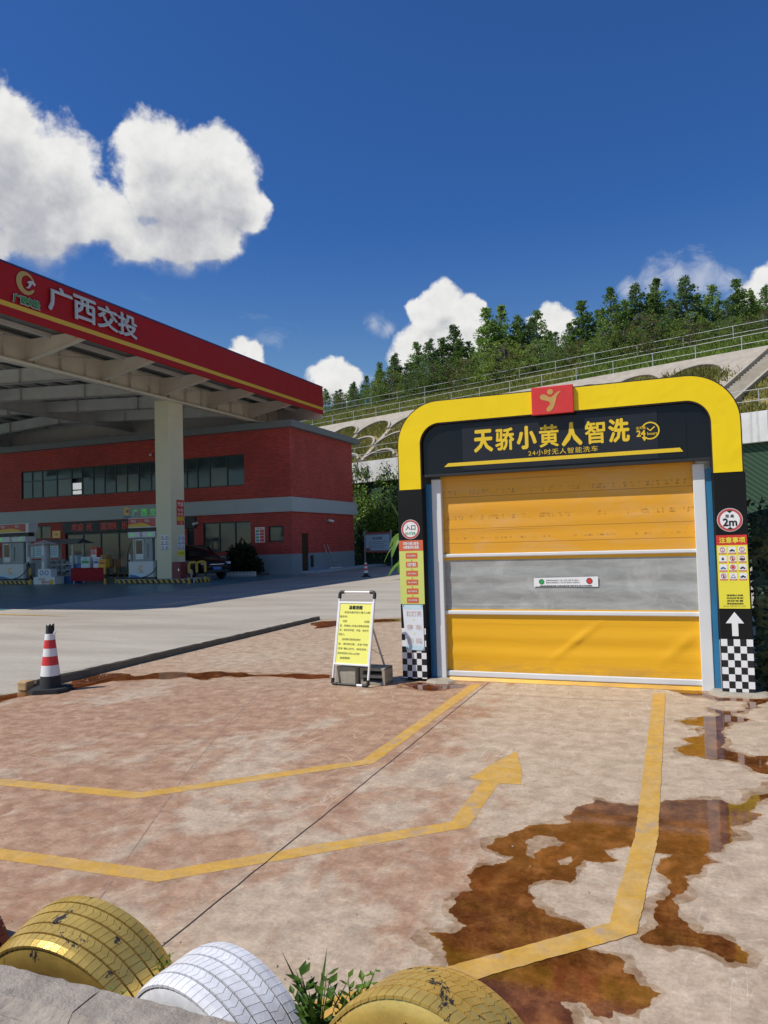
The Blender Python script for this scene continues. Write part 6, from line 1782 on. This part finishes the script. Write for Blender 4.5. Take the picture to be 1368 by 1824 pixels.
# ------------------------------------------------------------------ A-frame notice on concrete blocks
def aframe():
    fl, fr_ = atZ(592, 1220), atZ(655, 1225); w = .46
    base = (fl + fr_) / 2; yaw = math.atan2(fr_.y - fl.y, fr_.x - fl.x)
    t = thing('notice_stand', 'yellow A-frame notice board in white tube frame beside the gate', 'sign stand', (base.x, base.y, 0), yaw)
    hw = (fr_ - fl).length / 2
    lean = .22; H_ = 1.03; top = Vector((0, lean, H_))
    def at(u, s): return Vector((u, lean * s, H_ * s))
    r = .0135
    mb = MB()
    for s in (-1, 1): mb.tube([at(s * hw, .07), at(s * hw, .93)], r, M['white'], 10)
    mb.tube([at(-hw + .05, 1), at(hw - .05, 1)], r, M['white'], 10); mb.tube([at(-hw + .05, .015), at(hw - .05, .015)], r, M['blackplastic'], 10); mb.tube([at(hw - .14, .0155), at(hw - .07, .0155)], r * 1.1, M['white'], 10)
    mb.build('front_frame', None, t)
    for s in (-1, 1):
        for k in (0, 1):
            c = [at(s * hw, .93), at(s * hw, .985), at(s * (hw - .015), 1.0), at(s * (hw - .06), 1.0)] if k else [at(s * hw, .075), at(s * hw, .03), at(s * (hw - .015), .015), at(s * (hw - .06), .015)]
            m_ = MB(); m_.tube(c, r * 1.5, M['blackplastic'], 10); m_.build('corner_joint', M['blackplastic'], t)
    U = (at(0, 1) - at(0, 0)).normalized(); N_ = Vector((0, -H_, lean)).normalized()
    c0 = at(0, .225); c1 = at(0, .885); hh = (c1 - c0).length
    m_ = MB(); cm = (c0 + c1) / 2
    R = Matrix((Vector((1, 0, 0)), -N_, U)).transposed().to_4x4()
    m_.box(cm, (2 * hw - .02, .012, hh), M['paleyellow'], R); bd = m_.build('board', M['paleyellow'], t)
    for zz in (-hh / 2, hh / 2):
        m_ = MB(); m_.box(cm + U * zz, (2 * hw + .02, .026, .022), M['white'], R, .004); m_.build('board_rail', M['white'], t)
    for s in (-1, 1):
        m_ = MB(); m_.box(cm + Vector((s * (hw - .012), 0, 0)), (.02, .024, hh), M['white'], R, .004); m_.build('board_edge', M['white'], t)
    S = Sheet(cm + N_ * .0075, (1, 0, 0), U, N_, .0006)
    W = 2 * hw - .06
    S.text('温馨提醒', 0, hh * .42, .042, M['black_print'], 1, bold=.025)
    rows = [(.34, .12, 1, '欢迎光临天骄小黄人AI智'), (.27, .0, .25, '能洗车!'), (.195, .1, .25, '本站配有'), (.195, .8, 1, '设'), (.12, .0, 1, '置，车辆进入时请注意限高和限'), (.05, .0, 1, '宽，请关好车窗、天窗，收好天'), (-.02, .0, .22, '线进入。'), (-.10, .12, .75, '当车辆行驶到位停好'), (-.175, 0, 1, '后，请扫码付款，点击“开始'), (-.25, 0, 1, '洗车”确认支付，启动洗车，'), (-.325, 0, .75, '洗车时间大约5-6分钟'), (-.40, .1, .45, '谢谢惠顾!')]
    for v, a, b, s_ in rows: S.text(s_, -W / 2 + W * (a + b) / 2, hh * v, .026, M['dark_print'], 1, width=W * (b - a) * .96)
    S.build('lettering', bd)['kind'] = 'stuff'
    # rear leg frame
    br, bl = Vector((hw + .06, .40, .0)), Vector((-hw + .02, .40, .0)); tp = .78
    m_ = MB(); m_.tube([at(hw, .62) + Vector((0, .01, 0)), br], .011, M['galv'], 8); m_.tube([at(-hw, .62) + Vector((0, .01, 0)), bl], .011, M['galv'], 8); m_.tube([bl + Vector((0, 0, .02)), br + Vector((0, 0, .02))], .011, M['galv'], 8); m_.build('rear_legs', M['galv'], t)
    m_ = MB(); m_.tube([at(hw, .40), Vector((hw + .03, .33, .30))], .004, M['galv'], 5); m_.build('stay', M['galv'], t)
    m_ = MB(); m_.box(br + Vector((0, 0, .012)), (.05, .05, .024), M['rubber'], None, .008); m_.build('foot', M['rubber'], t)
    # blocks weighing it down
    def block(label, c, s, rz, hollow):
        b = thing('concrete_block', label, 'block', c, rz, 'blocks weighing down the notice stand'); lx, ly, lz = s
        m_ = MB()
        if not hollow: m_.bx(-lx / 2, lx / 2, -ly / 2, ly / 2, 0, lz, M['cinder'], .008); m_.build('body', M['cinder'], b)
        else:
            th = .032
            m_.bx(-lx / 2, lx / 2, -ly / 2, ly / 2, lz - th, lz, M['cinder'], .006); m_.bx(-lx / 2, lx / 2, -ly / 2, ly / 2, 0, th, M['cinder'], .006); m_.bx(-lx / 2, lx / 2, -ly / 2, ly / 2, lz / 2 - th / 2, lz / 2 + th / 2, M['cinder'])
            for s_ in (-1, 1): m_.bx(s_ * (lx / 2 - th), s_ * lx / 2, -ly / 2 + .002, ly / 2 - .002, .004, lz - .004, M['cinder'])
            m_.bx(-lx / 2 + .01, lx / 2 - .01, ly / 2 - th, ly / 2 - .004, .004, lz - .004, M['cinder']); m_.build('hollow_body', M['cinder'], b)
    p = base
    Rz = Matrix.Rotation(yaw, 3, 'Z')
    block('solid pale concrete block inside the notice stand', p + Rz @ Vector((-.10, .18, .002)), (.27, .20, .20), yaw - .04, False)
    block('hollow concrete block inside the notice stand nearer the gate', p + Rz @ Vector((.20, .26, .002)), (.30, .24, .19), yaw + .10, True)
aframe()

# ------------------------------------------------------------------ traffic cones
def make_cone(label, loc, rz, torn):
    t = thing('traffic_cone', label, 'traffic cone', loc, rz, 'red and white traffic cones')
    mb = MB(); pts = [(.21, .13), (.13, .21), (-.13, .21), (-.21, .13), (-.21, -.13), (-.13, -.21), (.13, -.21), (.21, -.13)]
    mb.prism(pts, 'z', 0, .035, M['rubber']); mb.prism([(a * .93, b * .93) for a, b in pts], 'z', .0352, .045, M['rubber']); mb.build('base', M['rubber'], t)
    zs = [(.045, .118), (.18, .104), (.30, .090), (.40, .078), (.49, .068), (.585, .057), (.655, .050)]
    names = ['foot_sleeve', 'white_band', 'red_band', 'white_band', 'red_band', 'white_band']; ms = [M['rubber'], M['cone_white'], M['cone_red'], M['cone_white'], M['cone_red'], M['cone_white']]
    for i in range(6):
        (z0, r0), (z1, r1) = zs[i], zs[i + 1]; e = .0025 if i % 2 else .0012
        mb = MB(); prof = [(r0 + e, z0), (r1 + e, z1)] if not i else [(r0 - .002, z0), (r0 + e, z0 + .001), (r1 + e, z1 - .001), (r1 - .002, z1)]
        mb.lathe(prof, ms[i], 32); mb.build(names[i], ms[i], t)
    mb = MB()
    if torn:
        seg = 20; vs = []; rr = random.Random(3)
        for k in range(seg):
            a = 2 * math.pi * k / seg; vs.append((.048 * math.cos(a), .048 * math.sin(a), .652))
        for k in range(seg):
            a = 2 * math.pi * k / seg; h = .06 + .055 * abs(math.sin(a * 1.5 + .4)) ** 2 + rr.uniform(-.012, .012); rr_ = .040 + .01 * math.sin(a * 3)
            vs.append((rr_ * math.cos(a), rr_ * math.sin(a), .652 + h))
        mb.add(vs, [(k, (k + 1) % seg, seg + (k + 1) % seg, seg + k) for k in range(seg)], M['rubber'])
        mb.box((.062, -.03, .665), (.03, .02, .05), M['cone_white'], Matrix.Rotation(.5, 4, 'Y'), .005)
        mb.build('torn_top', None, t, fix=False)
    else:
        mb.lathe([(.049, .652), (.044, .70), (.040, .705), (0, .705)], M['rubber'], 20); mb.build('cap', M['rubber'], t)
    return t
c1 = atZ(90, 1231)
make_cone('near traffic cone with a torn black top standing by the kerb', (c1.x, c1.y, .001), .5, True)
c2 = atZ(652, 1027.5)
make_cone('far traffic cone with a black foot at the edge of the canopy shadow', (c2.x, c2.y, 0), .2, False)

# ------------------------------------------------------------------ half-buried painted tyres behind the planter wall
def tyre_mesh(R, W, mtl, groove, seed):
    """tyre lying along Y; carcass profile plus tread blocks cut by sipes"""
    rr = random.Random(seed)
    hw = W / 2; mb = MB(); seg = 96
    prof = [(-hw * .72, R - .20), (-hw * .90, R - .170), (-hw * 1.03, R - .105), (-hw * 1.0, R - .045), (-hw * .93, R - .020), (-hw * .86, R - .012), (-hw * .5, R - .009), (0, R - .008), (hw * .5, R - .009), (hw * .86, R - .012), (hw * .93, R - .020), (hw * 1.0, R - .045), (hw * 1.03, R - .105), (hw * .90, R - .170), (hw * .72, R - .20), (hw * .6, R - .19), (-hw * .6, R - .19)]
    vs = []; fs = []
    for k in range(seg):
        a = 2 * math.pi * k / seg
        for y, r in prof: vs.append((r * math.sin(a), y, r * math.cos(a)))
    q = len(prof)
    for k in range(seg):
        for j in range(q):
            fs.append((k * q + j, k * q + (j + 1) % q, ((k + 1) % seg) * q + (j + 1) % q, ((k + 1) % seg) * q + j))
    tread = [f for i, f in enumerate(fs) if 4 <= i % q <= 9]; rest = [f for i, f in enumerate(fs) if not 4 <= i % q <= 9]
    mb.add(vs, rest, mtl, None, True); mb.add(vs, tread, groove, None, True)
    tb = MB()
    def surf(y, a, h):
        e = abs(y) / hw
        r = R - .010 * max(0, (e - .55) / .4) ** 2 - (.009 if h < .5 else 0)
        return (r * math.sin(a), y, r * math.cos(a))
    n = 74
    ribs = [(-.97, -.62, .20, 1), (-.56, -.24, .55, -1), (-.18, .18, .5, 1), (.24, .56, .55, -1), (.62, .97, .20, 1)]
    for y0, y1, sk, sg in ribs:
        for k in range(n):
            a0 = 2 * math.pi * k / n; da = 2 * math.pi / n; g = .032
            ym = (y0 + y1) / 2
            def pt(yf, af):
                y = y0 + (y1 - y0) * yf
                return y * hw, a0 + da * (af + sk * sg * (1.2 if abs(ym) > .3 else 1) * (yf - .5) * (1 if yf > .5 or abs(ym) < .3 or abs(ym) > .7 else -1))
            low = []; hi = []
            for yf in (0, .5, 1):
                for af in (g, 1 - g):
                    y, a = pt(yf, af); low.append(surf(y, a, 0)); hi.append(surf(y, a, 1))
            v = low + hi
            f = [(6, 7, 9, 8), (8, 9, 11, 10), (0, 6, 8, 2), (2, 8, 10, 4), (1, 3, 9, 7), (3, 5, 11, 9), (0, 1, 7, 6), (4, 10, 11, 5)]
            tb.add(v, f, mtl)
    return mb, tb
M['groove_gold'] = mat('gold_groove_shade', (0.10, 0.065, 0.02), .6, var=.3, vs=20)  # groove shading painted in: the gold darkened inside the tread recesses
M['groove_white'] = mat('white_groove_shade', (0.11, 0.11, 0.115), .6, var=.3, vs=20)  # same painted recess shading for the white tyre
def tyre(label, cx, cy, cz, mname, tilt, yaw, R=.36, W=.26, spin=0.0, seed=1):
    mtl = M[mname]
    t = thing('painted_tyre', label, 'tyre', (cx, cy, cz), 0, 'painted tyres behind the planter wall')
    t.rotation_euler = (tilt, spin, yaw); t.rotation_mode = 'XYZ'
    mb, tb = tyre_mesh(R, W, mtl, M[{'tyre_gold': 'groove_gold', 'tyre_white': 'groove_white', 'tyre_brown': 'rubber'}[mname]], seed)
    mb.build('carcass', None, t); tb.build('tread', mtl, t)
TY = 2.10
tyre('gold painted tyre with black worn patches at the left', -2.11, TY + .10, -.075, 'tyre_gold', math.radians(15), math.radians(6), spin=.3, seed=1)
tyre('white painted tyre between the two gold ones', -1.485, TY + .06, -.145, 'tyre_white', math.radians(14), math.radians(-3), spin=1.1, seed=2)
tyre('gold painted tyre nearest the puddle', -.74, TY + .02, -.085, 'tyre_gold', math.radians(16), math.radians(3), W=.285, spin=2.3, seed=3)
tyre('dark reddish brown tyre just showing at the left edge', -2.88, TY + .06, -.05, 'tyre_brown', math.radians(10), math.radians(4), spin=.7, seed=4)
# soil strip the tyres stand in
strip('soil_strip', [(-7.0, 2.08), (.4, 2.08)], .46, .003, M['soil'], 'soil strip between the planter wall and the apron')
# planter wall of moulded stones
def planter():
    t = thing('planter_wall', 'low weathered stone planter wall in the bottom left corner', 'wall', (-1.6, 1.72, 0)); o = tuple(t.location)
    x = -3.19 - .78 * 5; k = 0
    while x < -.3:
        L = .78; x1 = x + L - .003
        n = 26; prof = [(1.60, -.05), (1.60, .22), (1.605, .262), (1.615, .275), (1.625, .268), (1.64, .278), (1.66, .30), (1.74, .302), (1.775, .30), (1.79, .285), (1.79, -.05)]
        rr = random.Random(k); vs = []; fs = []
        for i in range(n + 1):
            xx = x + (x1 - x) * i / n
            for y, z in prof: vs.append((xx, y + rr.uniform(-.0022, .0022), z + (rr.uniform(-.0025, .0025) if z > .1 else 0)))
        q = len(prof)
        for i in range(n):
            for j in range(q - 1): fs.append((i * q + j, i * q + j + 1, (i + 1) * q + j + 1, (i + 1) * q + j))
        fs += [tuple(range(q)), tuple(n * q + j for j in reversed(range(q)))]
        mb = MB(); mb.add(vs, fs, M['planter'], None, False); mb.build('stone', M['planter'], t, o)
        x += L; k += 1
planter()
# weeds between the tyres
def weed(label, loc, n, h, seed, blades=0):
    t = thing('weed_plant', label, 'weed', loc, 0, 'weeds between the tyres')
    rd = random.Random(seed); mb = MB(); lf = MB()
    for i in range(n):
        a = rd.uniform(0, 6.28); l = h * rd.uniform(.55, 1.0); lean = rd.uniform(.1, .5)
        p = [Vector((0, 0, -.02)), Vector((math.cos(a) * lean * l * .4, math.sin(a) * lean * l * .4, l * .55)), Vector((math.cos(a) * lean * l, math.sin(a) * lean * l, l))]
        mb.tube(p, [.0035, .0025, .001], M['leaf_green'], 5, False)
        for j in range(9):
            f = .25 + .75 * j / 8; q = p[0].lerp(p[1], min(1, f * 2)) if f < .5 else p[1].lerp(p[2], (f - .5) * 2)
            b = a + (1.3 if j % 2 else -1.3) + rd.uniform(-.5, .5); L = rd.uniform(.028, .055) * (h / .25); up = rd.uniform(.1, .7)
            d = Vector((math.cos(b), math.sin(b), up)).normalized(); s = d.cross(Vector((0, 0, 1))).normalized() * L * .27; dn = Vector((0, 0, -L * .12))
            lf.add([q, q + d * L * .45 + s, q + d * L, q + d * L * .45 - s, q + d * L * .5 + dn], [(0, 4, 1), (1, 4, 2), (2, 4, 3), (3, 4, 0)], M['leaf_green'])
    for i in range(blades):
        a = rd.uniform(0, 6.28); l = h * rd.uniform(.8, 1.35); d = Vector((math.cos(a) * .28, math.sin(a) * .28, 1)); w = Vector((-math.sin(a), math.cos(a), 0)) * .009
        o = Vector((rd.uniform(-.03, .03), rd.uniform(-.03, .03), -.02)); m_ = o + d * l * .55; e = o + d * l + Vector((math.cos(a), math.sin(a), -.3)) * l * .12
        lf.add([o - w * .6, o + w * .6, m_ + w, m_ - w, e], [(0, 1, 2, 3), (3, 2, 4)], M['leaf_green'])
    mb.build('stems', M['leaf_green'], t); lf.build('leaves', M['leaf_green'], t, fix=False)
w1 = atY(585, 1800, TY + .05)
weed('leafy weed with long blades between the white and right gold tyre', (w1.x - .02, TY + .02, .0), 9, .28, 3, 7)
weed('smaller leafy weed hugging the right gold tyre', (w1.x + .06, TY + .10, .0), 7, .22, 5, 6)
w2 = atY(290, 1720, TY + .12)
weed('small leafy weed between the left gold and the white tyre', (w2.x, TY + .14, .0), 5, .13, 8, 0)
weed('tiny sprig against the wall below the left gold tyre', (-1.72, TY - .17, .10), 3, .10, 12, 0)

# ------------------------------------------------------------------ greenery and board by the retaining wall, left of the gate
def ivy(label, u0, u1, z0, z1, n, seed, hang=.25, dens=None):
    g = np.random.default_rng(seed); rr = random.Random(seed)
    t = thing('ivy_curtain', label, 'ivy', H3((u0 + u1) / 2, -.1, z0)); o = np.array(t.location)
    C = []
    runs = max(4, int((u1 - u0) * 2.2))
    mb = MB()
    for k in range(runs):
        u = u0 + (u1 - u0) * (k + rr.random()) / runs; z = rr.uniform(z0 + (z1 - z0) * .5, z1); zb = rr.uniform(z0, z0 + (z1 - z0) * .5); path = []
        while z > zb: path.append(H3(u, -.06, z)); u += rr.uniform(-.2, .12); z -= .3
        if len(path) > 2: mb.tube([p - Vector(o) for p in path], .012, M['trunk'], 4, False)
        for p in path: C.append(np.array(p) + g.normal(size=(int(n / runs / max(1, len(path))) + 1, 3)) * np.array([.26, .10, .22]))
    P = np.concatenate(C) - o
    a = g.normal(size=(len(P), 3)); a /= np.linalg.norm(a, axis=1)[:, None]; b = np.cross(a, g.normal(size=(len(P), 3))); b /= np.linalg.norm(b, axis=1)[:, None]; s = g.uniform(.05, .11, len(P))[:, None]
    mb.build('stems', M['trunk'], t); obj_from('leaves', cards('leaves', P, a * s, b * s * .7, M['leaf_ivy']), t)
ivy('dense ivy curtain hanging down the netting behind the far cone', -4.2, .4, .2, 5.6, 3600, 2)
ivy('ivy spilling over the parapet next to the brick building', -5.6, -2.2, 5.2, 7.0, 700, 3)
ivy('yellow-green vine on the parapet beside the banana plant', -1.6, .6, 5.0, 6.6, 420, 4)
ivy('small yellow-green vine on the netting right of the gate', 18.1, 19.4, 3.0, 5.4, 260, 6)
def banana():
    p0 = atZ(708, 1009); pb_ = atY(726, 1000, 29.5); base = Vector((pb_.x, 29.5, 0)); t = thing('banana_plant', 'banana plant with broad bright leaves left of the gate', 'plant', base); t.scale = (.62, .62, .8)
    mb = MB(); mb.tube([(0, 0, -.05), (.03, 0, 1.3), (.0, 0, 2.5)], [.13, .11, .06], M['leaf_green'], 10); mb.build('stem', M['leaf_green'], t)
    def leaf(az, L, w, z0, rise, droop):
        m_ = MB(); n = 10; vs = []; fs = []; d = Vector((math.cos(az), math.sin(az), 0)); s = Vector((-d.y, d.x, 0))
        for i in range(n + 1):
            f = i / n; c = d * L * f * (1 - .15 * f) + Vector((0, 0, z0 + rise * f - droop * f * f)); ww = w * math.sin(math.pi * min(.98, .06 + f * .94)) ** .55
            for q, dz in ((-1, .10), (-.5, .02), (0, 0), (.5, .02), (1, .10)): vs.append(c + s * q * ww + Vector((0, 0, -dz * ww * 2 * (1 + .2 * math.sin(i * 2.3 + q)))))
        for i in range(n):
            for j in range(4): fs.append((i * 5 + j, i * 5 + j + 1, (i + 1) * 5 + j + 1, (i + 1) * 5 + j))
        m_.add(vs, fs, M['banana'], None, True); m_.build('leaf', M['banana'], t, fix=False)
    for az, L, w, z0, r, dd in ((2.9, 1.7, .26, 2.3, .9, 1.5), (3.4, 1.9, .28, 2.0, .5, 1.6), (1.9, 1.5, .24, 2.4, 1.5, .8), (4.3, 1.8, .28, 2.2, 1.0, 2.0), (5.4, 1.6, .26, 2.3, 1.3, 1.3), (.4, 1.8, .26, 2.4, 1.5, 1.0), (3.1, 1.4, .2, 2.5, 2.3, .6), (2.4, 1.6, .3, 1.2, .3, 1.2), (3.9, 1.7, .3, 1.0, .2, 1.0), (1.2, 1.3, .22, 2.5, 2.1, .5)): leaf(az, L, w, z0, r, dd)
banana()
def infoboard():
    a = atZ(657, 1008); b = atZ(706, 1009); a = Vector((a.x, a.y - .6, 0)); d = HU; b = a + d * 2.35
    t = thing('information_board', 'framed information board on two posts in front of the ivy', 'notice board', (a + b) / 2, math.atan2(d.y, d.x))
    for s in (-1, 1):
        m_ = MB(); m_.tube([(s * 1.17, 0, 0), (s * 1.17, 0, 2.35)], .045, M['galv'], 8); m_.build('post', M['galv'], t)
    m_ = MB(); m_.bx(-1.13, 1.13, -.03, .03, .98, 2.15, M['pumpgrey'], .01); m_.build('panel', M['pumpgrey'], t)
    m_ = MB(); m_.bx(-1.13, 1.13, -.05, .05, 2.151, 2.24, M['signred']); m_.bx(-1.13, 1.13, -.05, .05, .90, .979, M['signred']); m_.build('frame', M['signred'], t)
    S = Sheet((0, -.032, 1.56), (1, 0, 0), (0, 0, 1), (0, -1, 0), .002); S.rect(-1.05, 1.05, -.5, .5, M['lightblue'], 1)
    S.text('安全须知', 0, .28, .2, M['dark_print'], 2, bold=.02)
    for k in range(4): S.line(-.8, .05 - .13 * k, .8 - .2 * (k % 2), .05 - .13 * k, .04, M['pumpgrey'], 2)
    S.poly([(-1.05, -.5), (-.6, -.5), (-.7, -.38), (-1.05, -.36)], M['signred'], 2); S.build('printing', t)
infoboard()

# loose grit and crumbs of concrete on the apron
def grit():
    rd = random.Random(17); mb = MB()
    def crumb(x, y, r):
        vs = [(x + r * math.cos(a) * rd.uniform(.6, 1.2), y + r * math.sin(a) * rd.uniform(.6, 1.2), .001) for a in (0, 1.3, 2.5, 3.8, 5.1)] + [(x + rd.uniform(-.3, .3) * r, y + rd.uniform(-.3, .3) * r, .001 + r * rd.uniform(.6, 1.1))]
        mb.add(vs, [(k, (k + 1) % 5, 5) for k in range(5)], M['cinder'])
    for _ in range(140): crumb(rd.uniform(-6.8, 1.2), rd.uniform(2.4, 8.0), rd.uniform(.003, .008))
    for _ in range(160): crumb(rd.uniform(-6.95, -6.75), rd.uniform(6.6, 14), rd.uniform(.004, .012))
    for _ in range(120): crumb(rd.uniform(-4, .2), 2.32 + abs(rd.gauss(0, .12)), rd.uniform(.003, .010))
    for _ in range(90): crumb(rd.uniform(-3.2, 1.0), 7.85 + rd.gauss(0, .12), rd.uniform(.003, .009))
    tag(mb.build('grit', M['cinder'], None), 'loose grit scattered over the apron', None, None, 'stuff')
grit()
